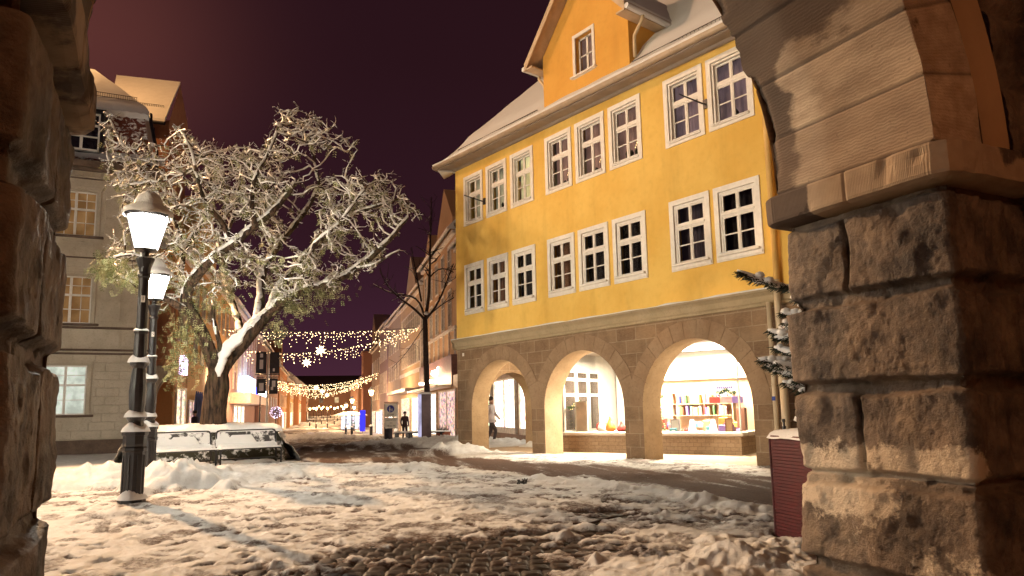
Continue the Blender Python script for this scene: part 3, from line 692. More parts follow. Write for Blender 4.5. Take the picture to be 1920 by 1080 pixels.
# cornice between plaster and arcade with a lip of snow
prof = [(0,ZC0),(.03,ZC0+.01),(.035,ZC0+.06),(.06,ZC0+.09),(.065,ZC0+.20),(.10,ZC0+.25),(.14,ZC0+.28),(.145,ZC1-.015),(.0,ZC1+.012)]
mb = MB(); P = [(XF-a, z) for a, z in prof]
yy = [YN, YFAR+.14]
mb.grid(np.array([[(x, y, z) for (x, z) in P] for y in yy])); mb.grid(np.array([[(XF-.14, YFAR+a, z) for a, z in prof],[(XF+6, YFAR+a, z) for a, z in prof]]))
mb.build('cornice', M['cornice'], house, smooth=False)
mb = MB(); n = 160; yy = np.linspace(YN, YFAR+.15, n)
h = .022+.014*fbm(yy*1.5, yy*0, oct=4, seed=3); x1 = XF-.140+.012*fbm(yy*3, yy*0+4, oct=3, seed=4)
mb.grid(np.stack([np.stack([x1,yy,0*yy+ZC1-.01],1), np.stack([x1-.006,yy,ZC1-.01+h*.8],1), np.stack([x1+.04,yy,ZC1+h],1), np.stack([0*yy+XF-.002,yy,ZC1+h*1.3],1)],1))
mb.build('cornice_snow', SNOW, house, smooth=True)
# ---- arcade
ARC = [(8.150,11.030),(11.607,14.513),(15.068,17.958)]; SPR = 1.236; TH_ = .62
def arcade(name, along, arcs, u0, u1, zt, spr, th, mats, parent, x_of):
    mb = MB()
    def q(u, z, d): return x_of(u, z, d)
    bp = [u0]+[a for ar in arcs for a in ar]+[u1]
    for d, s_ in ((0, 1), (th, -1)):
        for i in range(0, len(bp), 2): mb.quad(q(bp[i],-.3,d), q(bp[i+1],-.3,d), q(bp[i+1],zt,d), q(bp[i],zt,d), 0)
        for a, b in arcs:
            r = (b-a)/2; c = (a+b)/2; A = np.linspace(math.pi, 0, 41); U = c+r*np.cos(A); Z = spr+r*np.sin(A)
            mb.grid(np.array([[q(u, z, d), q(u, zt, d)] for u, z in zip(U, Z)]), 0)
    mb2 = MB()
    for a, b in arcs:
        r = (b-a)/2; c = (a+b)/2; A = np.linspace(math.pi, 0, 41)
        U = np.concatenate([[a], c+r*np.cos(A), [b]]); Z = np.concatenate([[-.3], spr+r*np.sin(A), [-.3]])
        mb2.grid(np.array([[q(u, z, -.006), q(u, z, th)] for u, z in zip(U, Z)]), 0)
    for u in (u0, u1): mb.quad(q(u,-.3,0), q(u,-.3,th), q(u,zt,th), q(u,zt,0))
    o = mb.build(name, mats[0], parent); mb2.build('arch_reveal', mats[1], parent, smooth=True); return o
arcade('arcade_wall', 'y', ARC, YN, YFAR, ZC0+.02, SPR, TH_, (M['ashlar'], M['reveal']), house, lambda u, z, d: (XF+.012+d, u, z))
def voussoirs(parent, arcs, spr, x_of, n=15, w=.40):
    mb = MB()
    for a, b in arcs:
        r = (b-a)/2; c = (a+b)/2; w_ = w*r/1.445
        for k in range(n):
            a0, a1 = math.pi*k/n+.0035, math.pi*(k+1)/n-.0035; ro = r+w_+random.uniform(-.015,.02)
            A = np.linspace(a0, a1, 5); poly = [(c+(r+.0)*math.cos(t), spr+(r+.0)*math.sin(t)) for t in A]+[(c+ro*math.cos(t), spr+ro*math.sin(t)) for t in A[::-1]]
            mb.prism([x_of(u, z, -.008-random.uniform(0,.006)) for u, z in poly], np.array(x_of(0,0,.03))-np.array(x_of(0,0,0)))
    return mb.build('voussoirs', M['voussoir'], parent)
o = voussoirs(house, ARC, SPR, lambda u, z, d: (XF+.012+d, u, z)); o['kind'] = 'stuff'
# far end arch of the passage and the passage ceiling
YE = YFAR-TH_
arcade('end_arch_wall', 'x', [(13.05,15.05)], XF+.02, XF+9, ZC0, 1.42, TH_-.02, (M['ashlar_x'], M['reveal']), house, lambda u, z, d: (u, YFAR-.01-d, z))
mb = MB(); mb.bx(XF+TH_, XF+8.9, YN, YE, 2.86, 2.99); mb.build('passage_ceiling', M['cream'], house)
mb = MB(); mb.bx(XF+TH_, XF+8.9, YN+.0, YN+.3, -.2, 2.86); mb.build('passage_end_wall', M['cornice'], house)
mb = MB(); mb.bx(XF-.05, XF+8.5, YN, YFAR-.05, -.3, .012); mb.build('passage_floor', mk_stone('swept_flags', (.36,.27,.19), (.46,.36,.26), 12, .2, 1.5), house)
# flag holders
for y, z in ((17.10, 7.62), (8.83, 7.72)):
    mb = MB(); mb.tube([(XF-.02,y,z),(XF-.10,y+.02,z),(XF-.62,y+.22,z+.15)], [.018,.018,.014], 7); mb.bx(XF-.035, XF+.0, y-.05, y+.05, z-.10, z+.10)
    mb.build('flag_holder', M['iron'], house, smooth=False)
mb = MB(); mb.bx(XF+.005, XF+.011, 18.35, 18.45, 2.92, 3.02); mb.build('house_plate', M['wood_white'], house)
# ---- eaves, gutter, roof
XE = 11.72
def zg(y): return 9.0+(y-13)*.022                              # gutter height along the eave
n = 60; yy = np.linspace(YN-.3, YFAR+.45, n); zz = np.array([zg(y) for y in yy])
mb = MB(); wall_z = np.array([ztop(y) for y in yy])
mb.grid(np.stack([np.stack([0*yy+XF+.02,yy,wall_z],1), np.stack([0*yy+XF-.06,yy,wall_z+.005],1), np.stack([0*yy+XF-.10,yy,wall_z+.06],1), np.stack([0*yy+XE+.16,yy,zz-.05],1), np.stack([0*yy+XE+.12,yy,zz-.045],1), np.stack([0*yy+XE+.12,yy,zz+.10],1)],1))
mb.quad((XE+.12,YFAR+.45,zz[-1]-.05),(XF+.02,YFAR+.45,wall_z[-1]),(XF+1,YFAR+.45,zz[-1]+.9),(XE+.12,YFAR+.45,zz[-1]+.12))
mb.build('soffit', plain('soffit_board', (.34,.27,.215), .7, .1, 3, 0, .1), house)
mb = MB(); A = np.linspace(math.pi, 2*math.pi, 10)
mb.grid(np.array([[(XE+.06+.078*math.cos(a), y, z+.05+.078*math.sin(a)) for a in A] for y, z in zip(yy, zz)]))
mb.tube([(XE-.018, y, z+.055) for y, z in zip(yy, zz)], .012, 6)
for y in np.arange(5, 19.2, .85): mb.tube([(XE+.06+.084*math.cos(a), y, zg(y)+.05+.084*math.sin(a)) for a in A], .006, 4)
mb.build('gutter', plain('gutter_zinc', (.50,.38,.27), .45, .1, 4, .3), house, smooth=True)
SL = .98; HIP = .42                                              # roof pitch and how far the end slope leans in
ROOFS = mk_snowpatch('snowy_roof_tiles', (.22,.09,.055), .16, .26, 3.0)
def rp_(x, y): return (x, y, zg(y)+.10+(x-XE)*SL)
mb = MB(); nu, nv = 90, 40
U, V = np.meshgrid(np.linspace(0,1,nu), np.linspace(0,1,nv), indexing='ij')
xr = XE+.05+V*6.0; yr = (YN-.3)+U*((YFAR+.45)-(YN-.3)-HIP*(xr-XE))
prof = np.where(V < .18, .55+.45*V/.18, 1.0)
zr = np.array([zg(y) for y in yr.ravel()]).reshape(yr.shape)+.10+(xr-XE)*SL*prof+.035*fbm(xr*1.2, yr*.9, oct=3, seed=8)
mb.grid(np.stack([xr, yr, zr], -1))
e = -1; mb.grid(np.stack([np.stack([xr[e],yr[e],zr[e]],1), np.stack([xr[e]+.4*V[e]+.2,yr[e]-.3,zr[e]-.5],1), np.stack([xr[e]+5*V[e],yr[e]-.3,zr[e]*0+9.0],1)],1))
mb.build('roof', ROOFS, house, smooth=True)
mb = MB(); n = 220; yy = np.linspace(YN-.3, YFAR+.42, n); zz = np.array([zg(y) for y in yy])
w = .05*fbm(yy*2.2, yy*0, oct=4, seed=21)
mb.grid(np.stack([np.stack([XE-.005+.02*w,yy,zz+.075],1), np.stack([XE-.03+.2*w,yy,zz+.12+.3*w],1), np.stack([XE+.10+0*w,yy,zz+.185+.5*w],1), np.stack([XE+.42+0*w,yy,zz+.34+.3*w],1), np.stack([XE+.75+0*w,yy,zz+.50],1)],1))
mb.build('roof_snow', SNOW, house, smooth=True)
for y0, y1 in ((YN-.2, 10.9), (14.5, 18.6)):
    mb = MB()
    for d, hgt in ((.62,.62),):
        P = [(XE+d, y, zg(y)+.62) for y in np.linspace(y0, y1, 20)]; mb.tube(P, .012, 5)
        for y in np.arange(y0, y1, .11): mb.segs([(XE+d, y, zg(y)+.50)], [(XE+d, y, zg(y)+.62)], .006, .006, 4)
    mb.build('snow_guard', M['iron'], house)
# ---- gabled dormer flush with the facade
DY0, DY1, DZ0, DZE = 10.97, 14.20, 9.02, 11.10; DYC = (DY0+DY1)/2; DS = 1.12; DZA = DZE+(DY1-DYC)*DS
DW = (12.13, 12.96, 9.93, 11.16)
mb = MB(); X0 = XF+.02
hh = (DW[0]+.09, DW[1]-.09, DW[2]+.09, DW[3]-.09)
for y0, y1, z0, z1 in ((DY0,hh[0],DZ0,DZE),(hh[1],DY1,DZ0,DZE),(hh[0],hh[1],DZ0,hh[2]),(hh[0],hh[1],hh[3],DZE)):
    mb.quad((X0,y1,z0),(X0,y0,z0),(X0,y0,z1),(X0,y1,z1))
mb.add([(X0,DY1,DZE),(X0,DY0,DZE),(X0,DYC,DZA)], [(0,1,2)])
for a, b in (((hh[0],hh[2]),(hh[1],hh[2])),((hh[1],hh[2]),(hh[1],hh[3])),((hh[1],hh[3]),(hh[0],hh[3])),((hh[0],hh[3]),(hh[0],hh[2]))): mb.quad((X0,*a),(X0,*b),(X0+.25,*b),(X0+.25,*a))
for y in (DY0, DY1): mb.quad((X0,y,DZ0),(X0+4,y,DZ0),(X0+4,y,DZE),(X0,y,DZE))
o = mb.build('dormer', mk_plaster('dormer_plaster', (.72,.37,.075), (.78,.43,.095)), house)
mb = MB(); OV, OX = .30, .42                                    # dormer roof: two slopes with bargeboards and soffit
for sgn, ye in ((-1, DY0), (1, DY1)):
    a = (ye+sgn*OV, DZE-OV*DS); b = (DYC, DZA)
    for dz, in ((.16,),):
        mb.add([(X0-OX,a[0],a[1]+.02),(X0+4.5,a[0],a[1]+.02),(X0+4.5,b[0],b[1]+.02),(X0-OX,b[0],b[1]+.02),(X0-OX,a[0],a[1]+dz),(X0+4.5,a[0],a[1]+dz),(X0+4.5,b[0],b[1]+dz),(X0-OX,b[0],b[1]+dz)],
               [(0,1,2,3),(4,5,6,7),(0,1,5,4),(3,2,6,7),(0,3,7,4),(1,2,6,5)])
mb.build('dormer_roof', plain('dormer_roof_board', (.50,.36,.24), .7, .12, 3), o)
mb = MB()
for sgn, ye in ((-1, DY0), (1, DY1)):
    a = (ye+sgn*OV, DZE-OV*DS); b = (DYC, DZA)
    mb.add([(X0-OX-.03,a[0],a[1]-.10),(X0-OX-.03,b[0],b[1]-.08),(X0-OX-.03,b[0],b[1]+.14),(X0-OX-.03,a[0],a[1]+.13),(X0-OX-.001,a[0],a[1]-.10),(X0-OX-.001,b[0],b[1]-.08),(X0-OX-.001,b[0],b[1]+.14),(X0-OX-.001,a[0],a[1]+.13)],
           [(0,1,2,3),(4,5,6,7),(0,1,5,4),(3,2,6,7),(0,3,7,4)])
    mb.bx(X0-OX, X0+3.6, min(a[0],ye), max(a[0],ye), a[1]-.06, a[1]-.02)
mb.build('bargeboard', plain('bargeboard_cream', (.60,.45,.30), .6, .1, 4), o)
mb = MB()
for sgn, ye in ((-1, DY0), (1, DY1)):
    a = (ye+sgn*OV, DZE-OV*DS); b = (DYC, DZA)
    mb.add([(X0-OX-.02,a[0]-sgn*.02,a[1]+.165),(X0+4.5,a[0]-sgn*.02,a[1]+.165),(X0+4.5,b[0],b[1]+.165),(X0-OX-.02,b[0],b[1]+.165),(X0-OX+.02,a[0]-sgn*.03,a[1]+.25),(X0+4.5,a[0]-sgn*.03,a[1]+.25),(X0+4.5,b[0],b[1]+.26),(X0-OX+.02,b[0],b[1]+.26)],
           [(0,1,2,3),(4,5,6,7),(0,1,5,4),(3,2,6,7),(0,3,7,4)])
    yg = a[0]+sgn*.06; zg_ = a[1]-.0
    mb.tube([(X0-OX-.02,yg,zg_),(X0+3.0,yg,zg_)], .07, 8)
mb.build('dormer_snow', mk_snowpatch('dormer_snow_tiles', (.25,.14,.09), .2, .32, 3), o)
mb = MB()
for sgn, ye in ((-1, DY0), (1, DY1)):
    yg = ye+sgn*(OV+.05); z0 = DZE-OV*DS-.04
    mb.tube([(X0+.15,yg,z0),(X0+.14,yg,z0-.10),(X0+.12,ye+sgn*.09,z0-.42),(X0+.12,ye+sgn*.075,z0-.6),(X0+.12,ye+sgn*.075,9.75 if sgn < 0 else z0-.6)], .045, 8)
mb.build('dormer_downpipe', plain('pipe_cream', (.62,.47,.28), .5, .08, 3), o, smooth=True)
w = MB(); y0, y1, z0, z1 = DW; c = .095
for a in ((y0,y1,z1-c,z1),(y0,y1,z0,z0+c),(y0,y0+c,z0+c,z1-c),(y1-c,y1,z0+c,z1-c)): w.bx(X0-.02, X0+.012, *a)
xd = X0+.13; a0, a1, c0, c1 = y0+c, y1-c, z0+c, z1-c
for a in ((a0,a1,c1-.05,c1),(a0,a1,c0,c0+.05),(a0,a0+.05,c0,c1),(a1-.05,a1,c0,c1),((a0+a1)/2-.035,(a0+a1)/2+.035,c0,c1),(a0,a1,(c0+c1)/2-.015,(c0+c1)/2+.015)): w.bx(xd, xd+.04, *a)
w.bx(X0-.09, X0+.02, y0-.06, y1+.06, z0+.02, z0+.065)
w.build('dormer_window', M['wood_white'], o)
p = MB(); p.quad((xd+.02,a1,c0),(xd+.02,a0,c0),(xd+.02,a0,c1),(xd+.02,a1,c1)); p.build('dormer_pane', PANE, o)
p = MB(); p.bx(xd+.3, xd+.33, a0-.2, a1+.2, c0-.2, c1+.2); p.build('dormer_curtain', CURT['dim'], o)
# ---- downpipes at the near end
PIPEY = plain('pipe_yellow', (.70,.42,.13), .5, .08, 3); PIPEB = plain('pipe_beige', (.52,.42,.29), .5, .08, 3)
mb = MB(); yp = 7.38
mb.tube([(XE+.06,yp,zg(yp)),(XE+.1,yp,zg(yp)-.15),(XF-.10,yp,8.5),(XF-.10,yp,8.2),(XF-.10,yp,3.55)], .062, 10); mb.build('downpipe', PIPEY, house, smooth=True)
mb = MB(); mb.tube([(XF-.17,yp-.02,3.6),(XF-.17,yp-.02,1.75)], .062, 10); mb.tube([(XF-.17,yp-.02,1.80),(XF-.17,yp-.02,1.55)], .085, 10); mb.tube([(XF-.17,yp-.02,1.6),(XF-.17,yp-.02,.0)], .075, 10)
for z in (.9, 1.78): mb.tube([(XF-.17,yp-.02,z),(XF-.17,yp-.02,z+.03)], .092, 10)
mb.build('downpipe', PIPEB, house, smooth=True)
mb = MB(); mb.tube([(XF-.12,yp+.20,3.2),(XF-.12,yp+.20,.0)], .05, 10)
for z in (.75, 1.6, 2.5): mb.tube([(XF-.12,yp+.20,z),(XF-.12,yp+.20,z+.025)], .06, 8)
pz = mb.build('downpipe', PIPEB, house, smooth=True)
mb = MB(); mb.bx(XF-.180, XF-.170, yp+.165, yp+.235, 1.30, 1.38); mb.build('blue_plate', plain('enamel_blue', (.02,.04,.25), .3), pz)

# ---- shop behind the arcade
PA_, PB_ = np.array([13.54,15.24,0]), np.array([15.05,10.34,0])
dW = (PB_-PA_)/np.linalg.norm(PB_-PA_); nW = np.array([dW[1], -dW[0], 0]); nW = -nW if nW[0] < 0 else nW   # along the window, and inward
LW = float(np.linalg.norm(PB_-PA_))
SHM = frame(PA_, dW, nW)                                         # local: x along window, y into the shop
SHOPW = emit('shop_white_glow', (1.0,.93,.82), 1.6)
WHITE = plain('shop_white', (.80,.76,.68), .6, .04); TAN = plain('shop_tan', (.62,.44,.28), .7, .06)
mb = MB(); mb.M = SHM; mb.bx(0, LW, 0, .25, 0, .46); mb.bx(LW-.25, LW, .25, 3.2, 0, .46); mb.bx(0,.25,.25,2.2,0,.46)
pl = mb.build('shop_plinth', mk_ashlar('plinth_tiles', (.30,.215,.14), (.36,.265,.18), (.20,.14,.09), .20, .10, .006), house)
mb = MB(); mb.M = SHM; mb.bev(-.07, LW+.08, -.08, .34, .462, .56, .02); mb.bx(LW-.30, LW+.08, .34, 3.2, .462, .56); mb.build('plinth_sill', plain('sill_stone', (.62,.54,.46), .5, .06), pl)
mb = MB(); mb.M = SHM; mb.bx(.2, LW-.2, .34, 2.6, .50, .53); mb.build('display_floor', WHITE, house)
mb = MB(); mb.M = SHM
mb.bx(1.9, LW-.12, 1.75, 1.80, .53, 1.96); mb.bx(1.9, 2.0, .9, 1.75, .53, 1.9)
mb.build('display_back', TAN, house)
mb = MB(); mb.M = SHM
mb.bx(1.7, LW-.1, 2.4, 2.5, 1.9, 2.86); mb.bx(1.5, LW-.1, 1.60, 1.85, 1.98, 2.22); mb.bx(0, LW+2, 3.6, 3.7, 0, 2.86); mb.build('shop_fascia', WHITE, house)
# glazed side with the shop door, seen through the middle arch
mb = MB(); mb.M = SHM; mb.bx(-.14, -.10, -.05, 4.2, 0, 2.86); mb.build('shop_side_wall', WHITE, house)
mb = MB(); mb.M = SHM
for y in (.30, .98, 1.06, 1.74, 1.82, 2.5): mb.bx(-.095, -.03, y-.045, y+.045, .5, 2.35)
for z in (.55, 1.62, 2.08, 2.33): mb.bx(-.09, -.035, .3, 2.5, z-.045, z+.045)
o = mb.build('shop_door', WHITE, house)
mb = MB(); mb.M = SHM; mb.bx(-.098, -.07, .3, 2.5, .5, 2.33); mb.build('door_glass', plain('dark_door_glass', (.07,.055,.045), .15, .3, 3), o)
SG = glass('shop_glass', (.97,.97,.97), .35)
mb = MB(); mb.M = SHM; mb.quad((0,.02,.56),(LW,.02,.56),(LW,.02,2.86),(0,.02,2.86)); mb.quad((LW,.02,.56),(LW,3.2,.56),(LW,3.2,2.86),(LW,.02,2.86)); mb.quad((0,.02,.56),(0,2.2,.56),(0,2.2,2.86),(0,.02,2.86))
mb.build('display_pane', SG, house)
mb = MB(); mb.M = SHM
for x in (.0, 2.45, LW): mb.bx(x-.02, x+.02, .0, .04, .56, 2.86)
mb.build('display_mullion', plain('alu', (.55,.5,.45), .35, .05, 5, .6), house)
SPOT = emit('shop_spot', (1,.94,.84), 60)
for i, (x, y) in enumerate(((1.6,.9),(2.6,.8),(3.2,1.1),(4.0,.8),(4.7,1.2),(.9,1.0))):
    P = (SHM @ np.array([x, y, 2.78, 1]))[:3]
    mb = MB(); mb.lathe([(.07,.0),(.075,-.03),(.06,-.05)], 12, P); o = mb.build('ceiling_spot', SPOT, house)
# the bright panels of the passage ceiling
mb = MB(); mb.M = SHM; mb.bx(1.25, 2.35, .25, .75, 2.70, 2.76); mb.bx(3.0, 5.0, .55, 1.2, 2.72, 2.80); mb.build('light_panel', emit('light_panel_glow', (1,.92,.8), 7), house)
def area(name, loc, size, power, col, rot=(0,0,0), sy=None):
    l = bpy.data.lights.new(name, 'AREA'); l.energy = power; l.color = col; l.size = size
    if sy: l.shape = 'RECTANGLE'; l.size_y = sy
    o = bpy.data.objects.new(name, l); COL.objects.link(o); o.location = [float(a) for a in loc]; o.rotation_euler = rot; return o
def point(name, loc, power, col, r=.08):
    l = bpy.data.lights.new(name, 'POINT'); l.energy = power; l.color = col; l.shadow_soft_size = r
    o = bpy.data.objects.new(name, l); COL.objects.link(o); o.location = [float(a) for a in loc]; return o
def W3(x, y, z): return (SHM @ np.array([x, y, z, 1]))[:3]
area('shop_lamp', W3(4.0,1.0,2.68), 1.6, 900, (1,.84,.62), sy=1.0)
area('shop_lamp', W3(1.7,.9,2.66), 1.2, 850, (1,.84,.64), sy=.8)
point('passage_lamp', (XF+1.35, 9.3, 2.62), 210, (1,.82,.58), .12)
point('passage_lamp', (XF+1.25, 13.1, 2.62), 190, (1,.80,.56), .12)
point('passage_lamp', (XF+1.30, 16.6, 2.62), 190, (1,.78,.52), .12)
PL = emit('passage_lamp_glass', (1,.9,.7), 25)
for y in (9.3, 13.1, 16.6):
    mb = MB(); mb.lathe([(.02,0),(.09,-.02),(.11,-.07),(.06,-.10)], 14, (XF+1.32, y, 2.86)); mb.build('passage_light', PL, house, smooth=True)
# ================================================================== GOODS IN THE SHOP WINDOW
def goods(name, build, mats, label, cat, x, y, z=.53, group=None, smooth=False, rz=0.0):
    mb = MB(); build(mb); o = mb.build(name, mats, smooth=smooth); P = W3(x, y, z)
    o.location = P; o.rotation_euler = (0, 0, math.atan2(dW[1], dW[0])+rz); return tag(o, label, cat, group)
def colr(n, c): return plain('goods_'+n, c, .5, .12, 9)
CB_ = {'red': (.55,.06,.05), 'orange': (.75,.28,.05), 'blue': (.10,.12,.55), 'violet': (.32,.20,.55), 'green': (.10,.25,.10), 'tan': (.55,.36,.20), 'white': (.8,.78,.74), 'brown': (.25,.11,.06), 'yellow': (.75,.52,.12), 'grey': (.35,.34,.36), 'teal': (.12,.35,.42), 'pink': (.72,.35,.35)}
CM = {k: colr(k, v) for k, v in CB_.items()}
# shelf of books on the tan back board
sh = goods('book_shelf', lambda m: [m.bx(-.85,.85,-.13,.13,z,z+.02) for z in (.42,.74,1.05)]+[m.bx(s*.85-.015,s*.85+.015,-.13,.13,0,1.08) for s in (-1,1)], TAN,
    'tan open shelf behind the goods in the right arch window, filled with coloured books', 'shelf', 3.65, 1.55)
cols = ['blue','teal','white','brown','grey','tan','yellow','red','violet','orange','green','pink']
k = 0
for row, z in enumerate((.44,.76)):
    x = 2.95
    while x < 4.35:
        w_ = random.uniform(.03,.055); h = random.uniform(.20,.27); c = cols[(k*5+row*3) % 12]; k += 1
        goods('book', lambda m: (m.bev(-w_/2,w_/2,-.08,.08,0,h,.004), m.bx(-w_/2+.004,w_/2-.004,-.078,.085,.004,h-.004)), CM[c],
              '%s book standing on the %s shelf board in the right arch window' % (c, ('lower','upper')[row]), 'book', x, 1.50, .53+z, 'books on the shop shelf')
        x += w_+random.choice((.004,.004,.004,.09))
def gift(w, d, h):
    return lambda m: (m.bev(-w/2,w/2,-d/2,d/2,0,h,.01), m.bx(-w/2-.003,w/2+.003,-.015,.015,-.0,h+.004), m.tube([(0,0,h),(.05,0,h+.05),(.08,0,h+.02),(0,0,h)],.008,5), m.tube([(0,0,h),(-.05,0,h+.05),(-.08,0,h+.02),(0,0,h)],.008,5))
for x, y, w, d, h, c, where in ((4.60,.55,.34,.22,.20,'violet','at the right end of the window, largest box'),(4.42,.95,.24,.2,.38,'orange','standing tall near the right end of the window'),(4.15,.7,.22,.2,.16,'teal','low in front of the shelf'),(3.95,1.0,.2,.2,.30,'tan','beside the framed picture'),
                             (2.62,1.1,.25,.2,.36,'red','behind the small fir tree of the right arch'),(2.95,1.05,.2,.2,.22,'pink','between the fir tree and the shelf'),(4.85,1.05,.22,.2,.62,'brown','upright at the far right edge of the window')):
    goods('gift_box', gift(w,d,h), CM[c], '%s wrapped gift box %s' % (c, where), 'gift box', x, y, .53, 'gift boxes in the shop window')
for x, z, c in ((4.30,1.10,'red'),(4.62,1.10,'pink'),(4.90,1.10,'violet')):
    goods('paper_banner', lambda m: m.bev(-.14,.14,-.006,.006,0,.17,.003), CM[c], '%s rectangular banner hung high at the right end of the window' % c, 'banner', x, .62, .53+z-.35, 'paper banners in the window')
# white sign board with violet letters at the right
sgn = thing('window_sign', 'white sign with violet lettering among greenery, upper right of the right arch', 'sign', W3(4.62,.5,1.62), math.atan2(dW[1],dW[0]))
mb = MB(); mb.bev(-.22,.22,-.008,.008,-.12,.12,.003); mb.build('board', emit('sign_board_white',(1,.97,.92),1.3), sgn)
mb = MB()
for i, u in enumerate(np.arange(-.18,.19,.052)): mb.bx(u-.017,u+.017,-.014,-.010,.03,.075)
for i, u in enumerate(np.arange(-.16,.15,.05)): mb.bx(u-.016,u+.016,-.014,-.010,-.04,-.03)
mb.build('lettering', CM['violet'], sgn)
# small decorated firs
FIRG = plain('fir_green', (.05,.09,.03), .8, .4, 20); GOLD = emit('fairy_gold', (1,.72,.30), 5, 'NONE')
def fir(m, h, r, n, seed):
    r_ = random.Random(seed)
    for k in range(n):
        t = r_.random()**.8; z = .08*h+t*.92*h; a = r_.uniform(0,6.28); L = r*(1-t)*r_.uniform(.75,1.1)+.02
        m.segs([(0,0,z)],[(L*math.cos(a),L*math.sin(a),z-.18*L)],.012,.006,4)
        for j in range(5):
            s = (j+1)/5.5; b = np.array([L*s*math.cos(a),L*s*math.sin(a),z-.18*L*s]); da = a+r_.choice((-.8,.8)); m.segs([b],[b+np.array([math.cos(da)*.05,math.sin(da)*.05,-.01])],.009,.003,4)
def small_fir(x, y, h, r, lab, z=.53, grp='decorated fir trees in the shop window'):
    t = thing('small_fir', lab, 'fir tree', W3(x,y,z), 0, grp)
    mb = MB(); fir(mb, h, r, 90, int(x*100)); mb.build('needles', FIRG, t)
    mb = MB(); mb.tube([(0,0,-.0),(0,0,h*.95)], [.018,.004], 6); mb.lathe([(.06,0),(.075,.08)], 10); mb.build('trunk', CM['brown'], t)
    mb = MB(); r_ = random.Random(5)
    for j in range(40):
        q = r_.random(); a = r_.uniform(0,6.28); L = r*(1-q)*.95; mb.lathe([(.001,-.011),(.011,0),(.001,.011)], 5, (L*math.cos(a), L*math.sin(a), .1*h+q*.88*h))
    o = mb.build('fairy_lights', GOLD, t); o['kind'] = 'stuff'
small_fir(1.95,.55,.62,.20,'small fir hung with golden lights beside the pillar between the arches')
small_fir(2.78,.55,.66,.21,'small fir hung with golden lights left of the framed picture in the right arch')
small_fir(.20,.75,.95,.16,'slim fir standing in the left corner of the middle arch window')
small_fir(2.42,.9,1.25,.24,'tall dark fir half hidden at the left edge of the right arch')
def framed(x, y, w, h, lab, colm, nm='framed_picture'):
    t = thing(nm, lab, 'picture', W3(x,y,.56), math.atan2(dW[1],dW[0]))
    mb = MB()
    for a in ((-w/2,w/2,h-.03,h),(-w/2,w/2,0,.03),(-w/2,-w/2+.03,.03,h-.03),(w/2-.03,w/2,.03,h-.03)): mb.bx(a[0],a[1],-.012,.012,a[2],a[3])
    mb.build('frame', colm[0], t); mb = MB(); mb.bx(-w/2+.03,w/2-.03,-.004,.004,.03,h-.03); mb.build('sheet', colm[1], t)
framed(3.28,.42,.26,.33,'small dark framed picture with a white sheet standing on the sill',(CM['grey'],WHITE))
framed(.52,.30,.40,.86,'tall white framed poster with a pale beige sheet in the middle arch',(WHITE,plain('poster_beige',(.66,.52,.38),.6,.15,3)),'framed_poster')
framed(4.72,.4,.2,.34,'narrow brown framed picture at the right end of the sill',(CM['brown'],CM['tan']))
for x, y, c, h, r_, lab in ((1.30,.55,'orange',.44,.15,'orange ceramic vase glowing beside the red pear shaped one'),(1.62,.60,'red',.30,.14,'red pear shaped vase on a dark tray in the middle arch'),(.92,.75,'white',.40,.13,'white vase behind the orange one')):
    goods('vase', lambda m: m.lathe([(.06,0),(r_*.9,h*.12),(r_,h*.32),(r_*.55,h*.62),(.03,h*.85),(.035,h)], 18), CM[c], lab, 'vase', x, y, .535, 'vases in the middle arch window', True)
goods('tray', lambda m: m.lathe([(.0,0),(.20,.002),(.22,.02),(.20,.012)], 20), M['black'], 'dark round tray under the red vase', 'tray', 1.62, .60, .531)
goods('red_cushion', lambda m: m.lathe([(.02,.0),(.15,.03),(.19,.14),(.15,.25),(.02,.28)], 4, rot=.78), CM['red'], 'dark red cushion lying behind the tall white poster', 'cushion', .80, 1.0, .53, None, True)
r5 = random.Random(21)
for i in range(26):
    x = r5.uniform(2.5,4.85); y = r5.uniform(.35,1.35); c = r5.choice(cols); s = r5.uniform(.06,.13)
    if i % 2: goods('parcel', gift(s*1.6,s*1.3,s), CM[c], 'small %s parcel among the goods on the display floor of the right arch' % c, 'parcel', x, y, .53+(.0 if y < .9 else .12), 'small parcels in the shop window')
    else: goods('price_card', lambda m: m.hull([(-.05,0,0),(.05,0,0),(.05,.02,.07),(-.05,.02,.07),(-.05,.04,0),(.05,.04,0)]), WHITE, 'small white folded price card standing among the goods', 'price card', x, .33+.25*r5.random(), .53, 'price cards in the shop window')
for x0, x1, zz0, lab in ((2.35,3.0,1.75,'green fir garland with golden lights hanging at the left of the right arch window'),(4.45,4.95,1.80,'green fir garland with golden lights at the upper right of the window'),(.05,.5,1.5,'green fir garland beside the white poster in the middle arch')):
    t = thing('fir_garland', lab, 'garland', W3((x0+x1)/2,.35,zz0), math.atan2(dW[1],dW[0])); m = MB(); A_l = []; B_l = []
    for k in range(300): u = r5.uniform(-.5,.5); c_ = np.array([u*(x1-x0), r5.gauss(0,.02), -.35*(1-4*u*u)*.5-abs(u)*.5]); v = np.array([r5.gauss(0,1),r5.gauss(0,1),r5.gauss(0,1)]); A_l.append(c_); B_l.append(c_+v/np.linalg.norm(v)*.06)
    m.segs(A_l,B_l,.010,.003,3); m.build('needles', FIRG, t); m = MB()
    for k in range(18): u = r5.uniform(-.5,.5); m.lathe([(.001,-.011),(.011,0),(.001,.011)],5,(u*(x1-x0), -.04, -.35*(1-4*u*u)*.5-abs(u)*.5+r5.gauss(0,.03)))
    m.build('fairy_lights', GOLD, t)['kind'] = 'stuff'
LAMPG = emit('lamp_shade_white', (1,.95,.86), 3.0)
